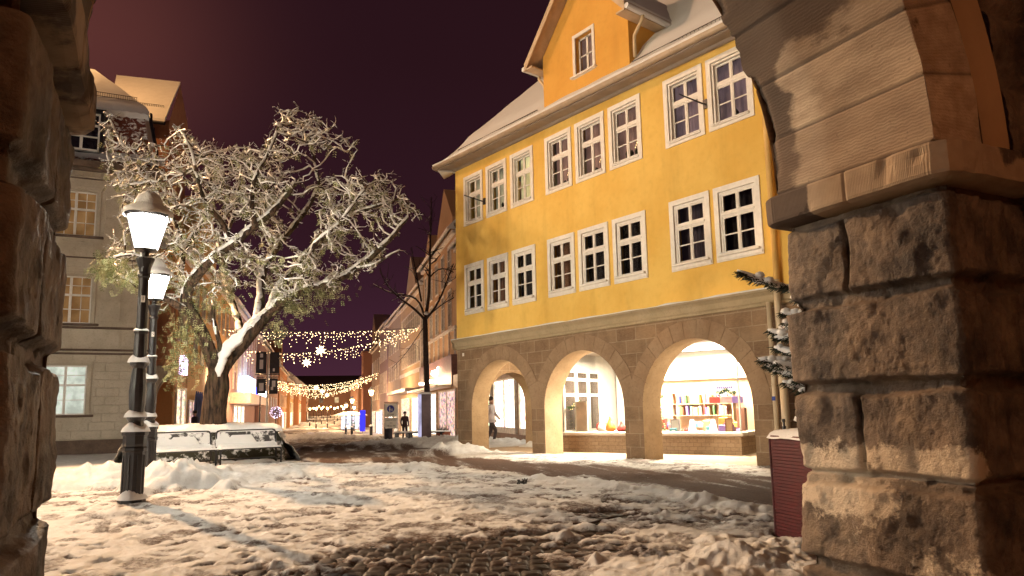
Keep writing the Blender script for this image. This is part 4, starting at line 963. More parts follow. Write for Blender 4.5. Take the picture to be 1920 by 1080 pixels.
for x, y, lab in ((2.50,.45,'glowing white cone lamp at the left edge of the right arch'),(4.30,.42,'broad glowing white cone lamp near the right end of the sill'),(3.75,.40,'low glowing white lamp in front of the book shelf')):
    s = .62 if 'low' in lab else 1.0
    t = thing('table_lamp', lab, 'lamp', W3(x,y,.53), 0, 'glowing cone lamps in the shop window')
    mb = MB(); mb.lathe([(.17*s,.06*s),(.15*s,.2*s),(.08*s,.55*s),(.06*s,.56*s)], 16); mb.build('lamp_shade', LAMPG, t, smooth=True)
    mb = MB(); mb.lathe([(.09*s,0),(.09*s,.02),(.015,.03),(.015,.2*s)], 12); mb.build('lamp_base', WHITE, t)
goods('flower_bunch', lambda m: [m.lathe([(.001,-.05),(.05,0),(.001,.05)],7,(random.gauss(0,.09),random.gauss(0,.09),.42+random.gauss(0,.05))) for _ in range(16)]+[m.tube([(0,0,0),(0,0,.4)],.03,6)], CM['violet'], 'violet flower bunch on a stem at the left of the right arch', 'flowers', 2.62,.75,.75)

# ================================================================== STREET LAMPS ON THE SQUARE
LGLOW = emit('lantern_glow', (1.0,.94,.80), 250)
def make_lamp(glow):
    root = thing('street_lamp', 'x', 'street lamp')
    def hexa(prof, n=8, **k): return k
    mb = MB(); rt = R(22.5)
    mb.lathe([(.185,0),(.185,.07),(.165,.09)], 8, rot=rt)
    mb.lathe([(.150,.085),(.150,.74),(.168,.76),(.168,.80),(.150,.82),(.158,.86),(.158,.97),(.175,.985),(.175,1.03),(.15,1.05)], 8, rot=rt)
    for k in range(8):
        a = rt+k*math.pi/4+math.pi/8; mb.tube([(.140*math.cos(a),.140*math.sin(a),.14),(.140*math.cos(a),.140*math.sin(a),.70)], .014, 5)
    mb.build('pedestal', M['iron'], root)
    mb = MB()
    mb.lathe([(.125,1.04),(.118,1.10),(.10,1.18),(.128,1.22),(.128,1.26),(.095,1.30),(.108,1.42),(.118,1.62),(.098,1.86),(.085,1.95),(.125,2.0),(.128,2.04),(.095,2.08),(.088,2.2),(.086,2.46),(.098,2.48),(.098,2.51),(.074,2.53),(.072,3.30),(.090,3.32),(.090,3.36),(.074,3.38),(.085,3.46),(.125,3.58),(.130,3.61),(.05,3.63),(.045,3.72),(.06,3.78)], 14)
    mb.build('post', M['iron'], root, smooth=False)
    mb = MB(); n = 6
    zb, zt, rb, rt_ = 3.74, 4.24, .165, .300
    P = lambda k, f: np.array([(rb+(rt_-rb)*f)*math.cos(R(60*k)), (rb+(rt_-rb)*f)*math.sin(R(60*k)), zb+(zt-zb)*f])
    for k in range(n): mb.tube([P(k,0),P(k,1)], .011, 5)
    for f, t in ((0,.016),(1,.018)): 
        for k in range(n): mb.tube([P(k,f),P(k+1,f)], t, 5)
    mb.lathe([(.05,3.70),(.165,3.73),(.172,3.745)], 6)
    mb.lathe([(.335,4.235),(.35,4.255),(.33,4.29),(.20,4.38),(.165,4.395),(.155,4.44),(.125,4.50),(.065,4.56),(.03,4.58),(.034,4.61),(.012,4.66)], 6)
    ln = mb.build('lantern_frame', M['iron'], root)
    mb = MB(); mb.lathe([(.155,3.755),(.290,4.225)], 6); mb.build('lantern_glass', glow, ln)
    for r0, z0, h in ((.205,.075,.20),(.192,1.03,.17),(.155,1.24,.15),(.15,2.035,.15),(.108,2.505,.06),(.135,3.60,.035)):
        mb = MB(); a = np.arange(28)*2*np.pi/28; rr = np.linspace(1, .5, 5)
        G = np.array([[((r0*q)*math.cos(t)*(1+.07*math.sin(3*t+r0*40)), (r0*q)*math.sin(t)*(1+.07*math.sin(3*t+r0*40)), z0+h*(1-q)**.55*(1+.25*math.sin(2*t+z0))) for t in np.append(a, a[0])] for q in rr]); mb.grid(G)
        mb.build('snow_ledge', SNOW, root, smooth=True)
    mb = MB(); a = np.arange(31)*2*np.pi/30
    prof = [(.345,4.255),(.358,4.282),(.345,4.325),(.25,4.41),(.20,4.44),(.185,4.51),(.145,4.58),(.085,4.635),(.035,4.65)]
    mb.grid(np.array([[(r*math.cos(t)*(1+.035*math.sin(6*t)+.03*math.sin(2*t+z*9)), r*math.sin(t)*(1+.035*math.sin(6*t)+.03*math.sin(2*t+z*9)), z+.012*math.sin(5*t+z*30)) for t in a] for r, z in prof]))
    mb.build('lantern_snow', SNOW, root, smooth=True)
    return root
lamp = make_lamp(LGLOW)
def text_mesh(s, size, ext=.002, align='CENTER'):
    c = bpy.data.curves.new('txt', 'FONT'); c.body = s; c.size = size; c.extrude = ext; c.align_x = align; c.align_y = 'CENTER'
    o = bpy.data.objects.new('txt', c); COL.objects.link(o); dg = bpy.context.evaluated_depsgraph_get()
    me = bpy.data.meshes.new_from_object(o.evaluated_get(dg)); bpy.data.objects.remove(o); bpy.data.curves.remove(c); return me
def put_text(name, s, size, M4, mat, parent, ext=.002):
    me = text_mesh(s, size, ext); me.transform(Matrix(M4.tolist())); me.materials.append(mat)
    o = bpy.data.objects.new(name, me); COL.objects.link(o); o.parent = parent; return o
def facing(origin, rz):                                      # upright text plane whose front looks along -y of a frame turned by rz
    c, s = math.cos(rz), math.sin(rz); M4 = np.eye(4); M4[:3,0] = (c,s,0); M4[:3,1] = (0,0,1); M4[:3,2] = (s,-c,0); M4[:3,3] = origin; return M4
LP1, LP2 = gnd(246,946), gnd(276,894)
LAB = ('nearer black cast iron street lamp with a white glowing lantern and snow on its ledges', 'farther black cast iron street lamp, glowing lantern seen just right of the nearer one')
rootc = copy_tree(lamp)
for o, P, lab, dg, lean in ((lamp, LP1, LAB[0], '1', (-.004,.010)), (rootc, LP2, LAB[1], '5', (.0,-.006))):
    o.location = (P[0], P[1], .0); o['label'] = lab; o['group'] = 'lamps on the square'; o.rotation_euler = (lean[0], lean[1], R(12))
    rz = math.atan2(-P[0], P[1])-R(12)
    d = np.array([math.sin(rz), -math.cos(rz), 0])
    mb = MB(); mb.M = frame(d*.074, (math.cos(rz),math.sin(rz),0), (-math.sin(rz),math.cos(rz),0)); mb.bx(-.026,.026,-.004,.004,2.93,3.03)
    p = mb.build('number_plate', M['wood_white'], o); put_text('numeral', dg, .085, facing(d*.0785+np.array([0,0,2.98]), rz), M['black'], p, .001)

# ================================================================== RAISED BED, BENCHES AND THE SNOWY TREE
PLW = dep(226,866,16.9), dep(541,864,18.3)
a0, a1 = PLW[0].copy(), PLW[1].copy(); a0[2] = a1[2] = 0
bd_ = (a1-a0)/np.linalg.norm(a1-a0); bn = np.array([-bd_[1], bd_[0], 0]); bn = bn if bn @ _f0 > 0 else -bn
LB = float(np.linalg.norm(a1-a0))
BM = frame(a0, bd_, bn)
bed = thing('raised_bed', 'low raised tree bed heaped with snow behind two benches', 'tree bed', a0+bd_*LB/2, world=True)
mb = MB(); mb.M = BM; T0, T1, zt = .22, .24, .86
mb.add([(0,0,-.1),(LB,0,-.1),(LB,4.2,-.1),(0,4.2,-.1),(T0,.25,zt),(LB-T1,.25,zt),(LB-T1,4.0,zt),(T0,4.0,zt)], [(0,1,5,4),(1,2,6,5),(2,3,7,6),(3,0,4,7),(4,5,6,7)])
mb.build('bed_wall', mk_snowpatch('mossy_bed_wall', (.045,.050,.025), .50, .62, 4.0, (.03,.02,.015)), bed)
mb = MB(); mb.M = BM; nu, nv = 150, 110; U, V = np.meshgrid(np.linspace(T0-.10, LB-T1+.12, nu), np.linspace(.16, 4.1, nv), indexing='ij')
ed = np.minimum(np.minimum(U-(T0-.10), LB-T1+.12-U), np.minimum(V-.16, 4.1-V))
Z = zt-.07+.17*np.clip(ed/.22, 0, 1)**.5+.03*fbm(U*2, V*2, oct=4, seed=91)+.014*fbm(U*8, V*8, oct=3, seed=92)+.06*np.exp(-((U-LB*.5)**2+(V-2)**2)/2)
mb.grid(np.stack([U, V, Z], -1)); mb.build('bed_snow', SNOW, bed, smooth=True)
nu, nv = 60, 40; U, V = np.meshgrid(np.linspace(0,1,nu), np.linspace(0,1,nv), indexing='ij')
for sx in (0, 1):
    mb = MB(); mb.M = BM
    xx = -.10-.18*(1-V)+.28*V if sx == 0 else LB+.10+.18*(1-V)-.30*V
    zz = V*(zt+.02); yy = .05+U*3.9
    xx = xx+(1 if sx else -1)*.05*fbm(U*9, V*3, oct=4, seed=94+sx)-(0 if sx == 0 else .10)*sstep(.2,.9,V)*sstep(0,.3,fbm(U*5,V*5,oct=3,seed=7)+.2)
    mb.grid(np.stack([xx, yy, zz], -1))
    mb.build('bank_snow', SNOW, bed, smooth=True)
BENCHM = mk_snowpatch('bench_mesh_snowy', (.03,.028,.03), .40, .52, 7.0)
def mesh_mat():
    t = NT('wire_mesh_snow'); x = t.xyz(t.obj()); f = t.noise(3.2, detail=6, rough=.7)
    g = t.math('MAXIMUM', t.math('SINE', t.math('MULTIPLY', x[0], 260)), t.math('SINE', t.math('MULTIPLY', x[2], 260)))
    wire = t.ramp(g, .2, .5)
    c = t.mix(t.ramp(f, .44, .54), t.mix(wire, (.012,.011,.012), (.09,.085,.085)), (.76,.75,.74)); return t.pbr(c, .6, t.bump(f,.5,.02), 0, .3)
MESHM = mesh_mat()
def make_bench(W):
    root = thing('bench', 'x', 'bench'); r = .022
    mb = MB()
    for x in (0, W):
        s = r if x == 0 else -r
    def loop(pts): mb.tube(pts, r, 8)
    loop([(r,.42,.04),(r,.43,.45),(r,.50,.78),(r+.03,.512,.84),(r+.10,.52,.862),(W-r-.10,.52,.862),(W-r-.03,.512,.84),(W-r,.50,.78),(W-r,.43,.45),(W-r,.42,.04)])
    loop([(r,.02,.0),(r,.01,.36),(r+.03,.0,.405),(r+.08,.0,.42),(W-r-.08,.0,.42),(W-r-.03,.0,.405),(W-r,.01,.36),(W-r,.02,.0)])
    for x in (r, W-r): loop([(x,.0,.40),(x,.43,.40)]); loop([(x,.02,.12),(x,.42,.12)])
    loop([(r,.42,.15),(W-r,.42,.15)]); loop([(r,.43,.42),(W-r,.43,.42)])
    mb.build('bench_frame', M['iron'], root, smooth=True)
    U, V = np.meshgrid(np.linspace(.045, W-.045, 50), np.linspace(0, 1, 20), indexing='ij')
    mb = MB(); mb.grid(np.stack([U, .435+.07*V, .46+.36*V], -1)); mb.grid(np.stack([U, .43+.07*V+.012, .46+.36*V], -1)); mb.build('backrest', MESHM, root)
    mb = MB(); mb.grid(np.stack([U, .02+.40*V, 0*U+.41], -1)); mb.build('seat', MESHM, root)
    mb = MB()                                                 # snow on the seat, along the foot of the backrest and on the top rail
    U, V = np.meshgrid(np.linspace(.0, W, 90), np.linspace(0, 1, 24), indexing='ij')
    h = np.clip(np.minimum(V*6, (1.02-V)*8), 0, 1)*np.clip(np.minimum(U, W-U)*16, 0, 1)
    mb.grid(np.stack([U, -.02+.45*V, .418+h*(.045+.10*V**3+.02*fbm(U*3+W, V*3, oct=4, seed=96))], -1))
    top = .10+.22*np.clip(.5+.9*fbm(U[:,0]*2.2+W*3, U[:,0]*0, oct=4, seed=97), 0, 1)
    mb.grid(np.stack([U, .40+.05*V-.012*np.sin(V*3.14)+.07*V*top[:,None]/.36, .47+top[:,None]*V-.0], -1))
    x = np.linspace(.05, W-.05, 60); k = np.clip(fbm(x*2.5+W, x*0, oct=3, seed=98)+.75, .1, 1)
    A = np.linspace(0, math.pi, 7)
    mb.grid(np.stack([np.stack([x, .52+.026*math.cos(a)+0*x, .868+.035*math.sin(a)*k+.004], 1) for a in A], 1))
    x = np.linspace(.03, W-.03, 50)
    mb.grid(np.stack([np.stack([x, 0+.026*math.cos(a)+0*x, .425+.04*math.sin(a)+0*x], 1) for a in A], 1))
    mb.grid(np.stack([U, .30+.25*V, .02+.16*np.clip(np.minimum(U,W-U)*8,0,1)*(.7+.6*fbm(U*2,V*2,oct=3,seed=99))*np.sin(V*2.6)], -1))
    mb.build('bench_snow', SNOW, root, smooth=True)
    return root
b0, b1, b2 = dep(284,868,15.9), dep(409,868,16.8), dep(531,862,17.7)
for P in (b0, b1, b2): P[2] = 0
for i, (P, Q, lab) in enumerate(((b0,b1,'black tubular metal bench caked with snow, the one beside the lamp posts'),(b1,b2,'black tubular metal bench caked with snow, at the open end of the raised bed'))):
    d = Q-P; W = float(np.linalg.norm(d))-.06; b = make_bench(W); b.location = P+d/np.linalg.norm(d)*.03; b.rotation_euler = (0,0,math.atan2(d[1],d[0])); b['label'] = lab; b['group'] = 'benches round the tree bed'

# ---- the tree: limbs traced, then grown outwards through the crown
D0 = 19.0
def L3(pts): return np.array([dep(x, y, D0+d) for x, y, d in pts])
LIMBS = [
 ([(400,806,0),(401,770,0),(406,730,0),(409,700,0)], .33, .27),
 ([(409,700,0),(393,660,-.2),(376,615,-.4),(354,582,-.6),(345,560,-.6),(362,525,-.8),(392,490,-.9),(432,462,-1.1),(478,425,-1.3),(520,385,-1.4),(552,345,-1.5)], .20, .055),
 ([(350,585,-.6),(330,570,-.9),(308,556,-1.2),(280,548,-1.4),(248,535,-1.5),(220,515,-1.4)], .10, .03),
 ([(409,700,0),(428,672,.1),(455,645,.2),(480,612,.3),(505,585,.4),(540,556,.2),(585,540,0),(632,528,-.2),(668,505,-.3),(700,478,-.5),(735,440,-.6),(765,408,-.6)], .22, .04),
 ([(480,612,.3),(490,570,.8),(487,530,1.2),(500,490,1.5),(530,450,1.8),(565,410,2.0),(600,350,2.1),(585,285,2.1),(560,235,2.0)], .14, .03),
 ([(505,585,.4),(520,545,.9),(555,500,1.2),(600,450,1.2),(650,405,1.1),(700,385,1.0),(748,372,1.0)], .13, .03),
 ([(455,645,.2),(446,600,1.0),(432,560,1.8),(420,510,2.4),(425,450,2.7),(440,390,2.8),(455,330,2.7),(470,285,2.6)], .13, .03),
 ([(376,615,-.4),(352,560,.6),(338,510,1.2),(345,470,1.5),(330,420,1.6),(300,370,1.6),(270,330,1.5),(240,290,1.4),(205,225,1.2)], .13, .025),
 ([(345,470,1.5),(375,420,1.7),(400,370,1.9),(395,320,2.0),(370,270,2.0)], .09, .03),
 ([(432,462,-1.1),(420,420,-1.3),(392,390,-1.6),(372,350,-1.8),(360,300,-1.7),(348,255,-1.6)], .08, .025),
 ([(585,540,0),(575,500,-.6),(590,455,-1.2),(625,430,-1.6),(655,395,-1.8),(690,350,-1.8)], .075, .025),
 ([(478,425,-1.3),(470,380,-1.7),(480,330,-1.9),(505,285,-1.8),(520,235,-1.6)], .07, .025),
 ([(308,556,-1.2),(300,520,-1.6),(280,490,-1.8),(250,475,-1.9),(215,480,-1.8)], .06, .02),
 ([(415,690,0),(412,640,-.2),(404,600,-.3),(399,575,-.3)], .075, .05),
 ([(668,505,-.3),(690,500,-.6),(722,485,-.8),(750,470,-.8)], .05, .02),
]
CROWN = [(178,490),(205,440),(225,395),(190,330),(198,265),(190,205),(205,200),(240,265),(285,262),(318,238),(350,232),(385,262),(410,292),(430,262),(452,252),(478,285),(500,262),(498,235),(520,212),(508,196),(545,198),(600,218),(632,248),(680,285),(705,305),(728,335),(742,368),(770,372),(786,398),(762,428),(765,450),(735,470),(690,500),(640,545),(600,560),(575,545),(545,580),(520,560),(470,520),(420,530),(380,560),(330,570),(290,600),(270,560),(235,540),(195,530)]
def inpoly(x, y, poly):
    c = False; n = len(poly)
    for i in range(n):
        (ax, ay), (bx_, by_) = poly[i], poly[(i+1) % n]
        if (ay > y) != (by_ > y) and x < (bx_-ax)*(y-ay)/(by_-ay)+ax: c = not c
    return c
rt = random.Random(3)
nodes, par, rmin = [], [], []
def add_limb(pts, r0, r1, root):
    P = L3(pts); seg = np.concatenate([[0], np.cumsum(np.linalg.norm(np.diff(P, axis=0), axis=1))]); n = max(2, int(seg[-1]/.16))
    Q = np.stack([np.interp(np.linspace(0, seg[-1], n), seg, P[:,k]) for k in range(3)], 1)
    if n > 6: 
        for _ in range(2): Q[1:-1] = (Q[:-2]+2*Q[1:-1]+Q[2:])/4
    wob = np.stack([fbm(np.linspace(0,seg[-1],n)*1.6, np.zeros(n)+k*5+len(nodes), oct=3, seed=44) for k in range(3)], 1)*.05
    Q = Q+wob*np.linspace(0,1,n)[:,None]
    if root: i0 = -1
    else:
        A = np.array(nodes); i0 = int(np.argmin(np.linalg.norm(A-Q[0], axis=1))); Q = Q[1:]; 
    last = i0; m = len(Q)
    for i, p in enumerate(Q): nodes.append(p); par.append(last); rmin.append(r0+(r1-r0)*(i/m)**.8); last = len(nodes)-1
for i, (pts, r0, r1) in enumerate(LIMBS): add_limb(pts, r0, r1, i == 0)
att = []
cxp, cyp = 475, 380
while len(att) < 2250:
    x, y = rt.uniform(178, 788), rt.uniform(192, 605)
    if not inpoly(x, y, CROWN): continue
    e = math.hypot((x-cxp)/310, (y-cyp)/200); th = 2.9*math.sqrt(max(.06, 1-min(1,e)**2))
    if y > 400 and rt.random() < .55: continue
    if vnoise(x/62., y/62., seed=5) < -.36: continue
    att.append(dep(x, y, D0+.3+rt.uniform(-1,1)*th))
att = np.array(att)
N0 = len(nodes)
def grow(step, di, dk, iters):
    global att
    Nn = np.array(nodes); best = np.full(len(att), 1e9); bi = np.zeros(len(att), int)
    for s in range(0, len(Nn), 400):
        d = np.linalg.norm(att[:,None]-Nn[None,s:s+400], axis=2); j = d.argmin(1); m = d[np.arange(len(att)), j]; u = m < best; best[u] = m[u]; bi[u] = j[u]+s
    for it in range(iters):
        act = (best < di)
        if not act.any(): break
        dirs = {}
        for a in np.nonzero(act)[0]:
            v = att[a]-np.array(nodes[bi[a]]); dirs.setdefault(int(bi[a]), []).append(v/(np.linalg.norm(v)+1e-9))
        new = []
        for k, vs in dirs.items():
            v = np.mean(vs, 0)+np.array([rt.gauss(0,.42), rt.gauss(0,.42), rt.gauss(0,.34)+.02]); v /= np.linalg.norm(v)+1e-9
            if par[k] >= 0 and len(vs) > 0:
                w_ = np.array(nodes[k])-np.array(nodes[par[k]]); w_ /= np.linalg.norm(w_)+1e-9; v = v+.55*w_; v /= np.linalg.norm(v)+1e-9
            p = np.array(nodes[k])+v*step; new.append(p); nodes.append(p); par.append(k); rmin.append(.011)
        if not new: break
        new = np.array(new); base_ = len(nodes)-len(new)
        d = np.linalg.norm(att[:,None]-new[None], axis=2); j = d.argmin(1); m = d[np.arange(len(att)), j]; u = m < best; best[u] = m[u]; bi[u] = j[u]+base_
        live = best > dk; att = att[live]; best = best[live]; bi = bi[live]
        if len(nodes) > 9000 or not len(att): break
grow(.17, 1.3, .27, 90)
NN = np.array(nodes)
wv_ = np.stack([fbm(NN[:,0]*1.5, NN[:,1]*1.5, NN[:,2]*1.5+k*31, 3, 60+k) for k in range(3)], 1)
NN[N0:] += .16*wv_[N0:]; PP = np.array(par); n = len(NN)
rad2 = np.zeros(n); kids = np.zeros(n, int)
for i in range(n-1, -1, -1):
    r = max((rad2[i])**(1/2.3) if rad2[i] > 0 else .012, .012)
    r = min(max(r, rmin[i]), rmin[i] if i < N0 else .06); rad2[i] = 0; rmin[i] = r
    if PP[i] >= 0: rad2[PP[i]] += r**2.3; kids[PP[i]] += 1
RAD = np.array(rmin)
# twigs
TA, TB, TR = [], [], []
for i in range(N0//2, n):
    if RAD[i] > .045: continue
    for _ in range(3 if kids[i] == 0 else (1 if rt.random() < .55 else 0)):
        p = NN[i]; v = np.array([rt.gauss(0,1), rt.gauss(0,1), rt.gauss(.15,.6)]); v /= np.linalg.norm(v)
        for k in range(3):
            L = rt.uniform(.05,.10); v = v+np.array([rt.gauss(0,.38), rt.gauss(0,.38), rt.gauss(.03,.32)]); v /= np.linalg.norm(v); q = p+v*L
            TA.append(p); TB.append(q); TR.append(.0072-.0018*k)
            if rt.random() < .6:
                w2 = v+np.array([rt.gauss(0,.7),rt.gauss(0,.7),rt.gauss(.1,.5)]); w2 /= np.linalg.norm(w2); TA.append(q); TB.append(q+w2*rt.uniform(.05,.09)); TR.append(.0038)
            p = q
TA, TB, TR = np.array(TA), np.array(TB), np.array(TR)
tree = thing('snowy_tree', 'broad spreading tree, snow on every branch, growing out of the raised bed', 'tree', gnd(400,800)*0+np.array([*dep(401,800,D0)[:2], .8]), world=True)
def mk_bark():
    t = NT('furrowed_bark'); P = t.pos(); f = t.noise(1.0, t.map(P, (14,14,2.2)), 6, .6); m = t.noise(3, detail=4)
    c = t.mix(t.ramp(f,.35,.65), (.016,.011,.008), (.095,.058,.036)); c = t.mix(t.math('MULTIPLY', t.ramp(m,.5,.7), .5), c, (.06,.065,.03))
    return t.pbr(c, .85, t.bump(f, 1.0, .05), 0, .25)
BARK = mk_bark()
mb = MB()
tp = L3(LIMBS[0][0]); tp = np.vstack([tp[:1]-np.array([0,0,.25]), tp])
A = np.linspace(0, 2*math.pi, 49); rows = []
ti = np.linspace(0, 1, 60); seg = np.linspace(0,1,len(tp))
for f in ti:
    c = np.array([np.interp(f, seg, tp[:,k]) for k in range(3)]); r = np.interp(f, [0,.25,.5,.8,1], [.43,.335,.295,.30,.25])
    fl = r*(1+.11*fbm(np.cos(A)*2.6+3, np.sin(A)*2.6, np.full_like(A, f*1.6), 4, 17)+.05*np.abs(np.sin(A*5+f*1.5))*(1.2-f))
    rows.append(np.stack([c[0]+fl*np.cos(A), c[1]+fl*np.sin(A), np.full_like(A, c[2])], 1))
mb.grid(np.array(rows))
big = [i for i in range(1, n) if PP[i] >= 0]
A_ = NN[PP[big]]; B_ = NN[big]; ra, rb = np.minimum(RAD[PP[big]], RAD[big]*1.25), RAD[big]
thick = rb > .05
ext = (B_-A_)*.12
mb.segs(A_[thick]-ext[thick], B_[thick]+ext[thick], ra[thick], rb[thick], 12); mb.segs(A_[~thick], B_[~thick]+ext[~thick]*.5, ra[~thick], rb[~thick], 5)
mb.build('trunk', BARK, tree, smooth=True)
mb = MB(); mb.segs(TA, TB, TR, TR*.8, 4); mb.build('twigs', BARK, tree)
# snow lying along branches and twigs
d = B_-A_; fl = np.hypot(d[:,0], d[:,1])/(np.linalg.norm(d, axis=1)+1e-9)
rs = np.random.default_rng(5); k = (fl > .22) & (rs.random(len(fl)) < .95)
up = np.array([0,0,1.0]); th = np.clip(.013+.62*rb, 0, .10)*(.75+.5*rs.random(len(fl)))*np.clip((fl-.15)*1.5, .3, 1)
mb = MB()
wd = up*.80-_f0*.50-_r0*.30; wd /= np.linalg.norm(wd)      # wet snow driven on from the front left
jit = np.random.default_rng(8).normal(0,.10,(n,3)); J1 = jit[PP[big]]*np.minimum(ra,.1)[:,None]*1.2; J2 = jit[big]*np.minimum(rb,.1)[:,None]*1.2
off1 = wd*np.minimum(ra*.62+.004,.5)[:,None]+J1; off2 = wd*np.minimum(rb*.62+.004,.5)[:,None]+J2
t2 = np.clip(.010+.66*rb,0,.115)*(.8+.35*rs.random(len(fl)))
mb.segs(A_[k]+off1[k], B_[k]+off2[k]+ext[k]*.6, t2[k]*1.03, t2[k], 7)
d2 = TB-TA; f2 = np.hypot(d2[:,0], d2[:,1])/(np.linalg.norm(d2, axis=1)+1e-9); k2 = (f2 > .45) & (rs.random(len(f2)) < .85)
mb.segs(TA[k2]+up*.008, TB[k2]+up*.008, TR[k2]*1.35+.006*rs.random(k2.sum()), TR[k2]*.9+.002, 5)
fk = np.array([dep(x, y, D0+dd) for x, y, dd in ((411,706,-.26),(411,690,-.24),(417,668,-.20),(430,650,-.10),(445,634,.0),(460,617,.12),(478,598,.26),(492,584,.36))])
q_ = np.linspace(0,1,40); kk = np.linspace(0,1,len(fk)); FP = np.stack([np.interp(q_,kk,fk[:,c]) for c in range(3)],1); rr_ = np.interp(q_,kk,[.03,.07,.115,.12,.10,.075,.07,.03]); A = np.linspace(0,2*math.pi,15)
dv_ = np.gradient(FP,axis=0); dv_ /= np.linalg.norm(dv_,axis=1)[:,None]; s_ = np.cross(dv_,_f0); s_ /= np.linalg.norm(s_,axis=1)[:,None]; w_2 = np.cross(s_,dv_)
rg = rr_[:,None]*(1+.55*fbm(q_[:,None]*9+0*A[None],np.cos(A)[None]*1.3+0*q_[:,None],np.sin(A)[None]*1.3+0*q_[:,None],4,33))
mb.grid(FP[:,None]+rg[...,None]*(np.cos(A)[None,:,None]*s_[:,None]*1.25+np.sin(A)[None,:,None]*w_2[:,None]*.8))
mb.build('branch_snow', SNOW, tree, smooth=True)
# remaining leaves: drooping pinnate sprays, thickest low in the crown
LEAF = NT('faded_leaves'); f_ = LEAF.noise(5, detail=3); LEAFM = LEAF.pbr(LEAF.mix(LEAF.ramp(f_,.35,.65), (.12,.14,.05), (.40,.40,.22)), .7, None, 0, .2)
V, F = [], []; low = []
def spray(p):
    a = rt.uniform(0, 6.28); L = rt.uniform(.10,.22); dr = np.array([math.cos(a)*.5, math.sin(a)*.5, -rt.uniform(.5,1.1)]); dr /= np.linalg.norm(dr)
    sd = np.cross(dr, [0,0,1.0]); sd /= np.linalg.norm(sd)+1e-9
    for k in range(3):
        for s in (-1, 1):
            b = p+dr*L*(k+.4)/3; t = b+(dr*.45+sd*s*.9)*.065; w = dr*.016; i = len(V)
            V.extend([b-w*.4, (b+t)/2-w, t, (b+t)/2+w]); F.append((i,i+1,i+2,i+3))
for i in range(N0, n):
    zf = np.interp(NN[i][2], [3, 5, 6.5, 9], [1.0, .85, .40, .12]); 
    for _ in range(4):
        if rt.random() < zf*.62: spray(NN[i]+np.array([rt.gauss(0,.06), rt.gauss(0,.06), rt.gauss(0,.05)]))
for (x, y, dd, rx, ry, cnt) in ((350,640,-.4,40,70,340),(330,690,-.3,22,40,120),(395,560,-.2,60,40,150),(200,500,-1.4,28,26,260),(260,515,-1.4,50,30,160),(560,575,.2,40,18,130),(600,545,.1,60,20,150),(520,610,.4,22,25,80)):
    for _ in range(cnt):
        q = dep(rt.gauss(x, rx*.5), rt.gauss(y, ry*.5), D0+dd+rt.gauss(0,.3)); spray(q)
mb = MB(); mb.add(np.array(V), np.array(F)); mb.build('foliage', LEAFM, tree)
V2 = []
mb = MB()                                                     # small caps of snow on the leafy sprays
sel = [v for i, v in enumerate(V[::24])]
for v in sel[:900]: V2.append(v)
V2 = np.array(V2); mb.segs(V2, V2+np.random.default_rng(2).normal(0,.035,V2.shape)+np.array([0,0,.01]), .018, .010, 5); mb.build('leaf_snow', SNOW, tree, smooth=True)

# ================================================================== PLANTER WITH A SPRUCE BEHIND THE RIGHT PIER
pc = gnd(1455,1005)
SM = frame(pc, -SV, TV)                                       # x towards the viewer along its face, y behind
slat = thing('slatted_planter', 'tall dark red slatted planter topped with snow, half behind the right pier', 'planter', pc, world=True)
REDW = plain('dark_red_slats', (.075,.004,.006), .5, .25, 14, 0, .15); JNT = plain('slat_gap', (.13,.03,.028), .6)
mb = MB(); mb.M = SM; mb.bx(.012,1.0,.012,.88,0,.93); mb.build('planter_core', JNT, slat)
mb = MB(); mb.M = SM
for k in range(30):
    z = .012+k*.0308; mb.bx(0,1.01,-.0,.012,z,z+.0255); mb.bx(0,.012,.0125,.89,z,z+.0255)
mb.tube([(0,.0,.02),(.0,.0,.90),(.03,.0,.935),(1.0,.0,.935)], .012, 6)
mb.build('slats', REDW, slat); 
mb = MB(); mb.M = SM; U, V = np.meshgrid(np.linspace(-.02,1.02,40), np.linspace(-.02,.9,36), indexing='ij'); ed = np.minimum(np.minimum(U+.02,1.02-U), np.minimum(V+.02,.9-V))
mb.grid(np.stack([U,V,.92+.085*np.clip(ed/.07,0,1)**.5+.02*fbm(U*4,V*4,oct=3,seed=5)],-1)); mb.build('planter_snow', SNOW, slat, smooth=True)
mb = MB(); mb.M = SM
for x, y in ((.10,.10),(.42,.12)): mb.lathe([(.018,.93),(.018,1.03),(.010,1.035),(.010,1.07),(.016,1.075),(.014,1.10)], 8, (x,y,0))
mb.build('bolt', M['iron'], slat)
spc = (SM @ np.array([.45,.36,.9,1]))[:3]
spruce = thing('potted_spruce', 'snow laden spruce standing in the dark red planter, peeping past the pier', 'spruce', spc, world=True)
rs_ = random.Random(12); NB, SB = MB(), MB(); TB_ = MB(); TB_.tube([spc, spc+np.array([0,0,1.62])], [.03,.008], 7)
na_, nb_ = [], []
camd = -_r0
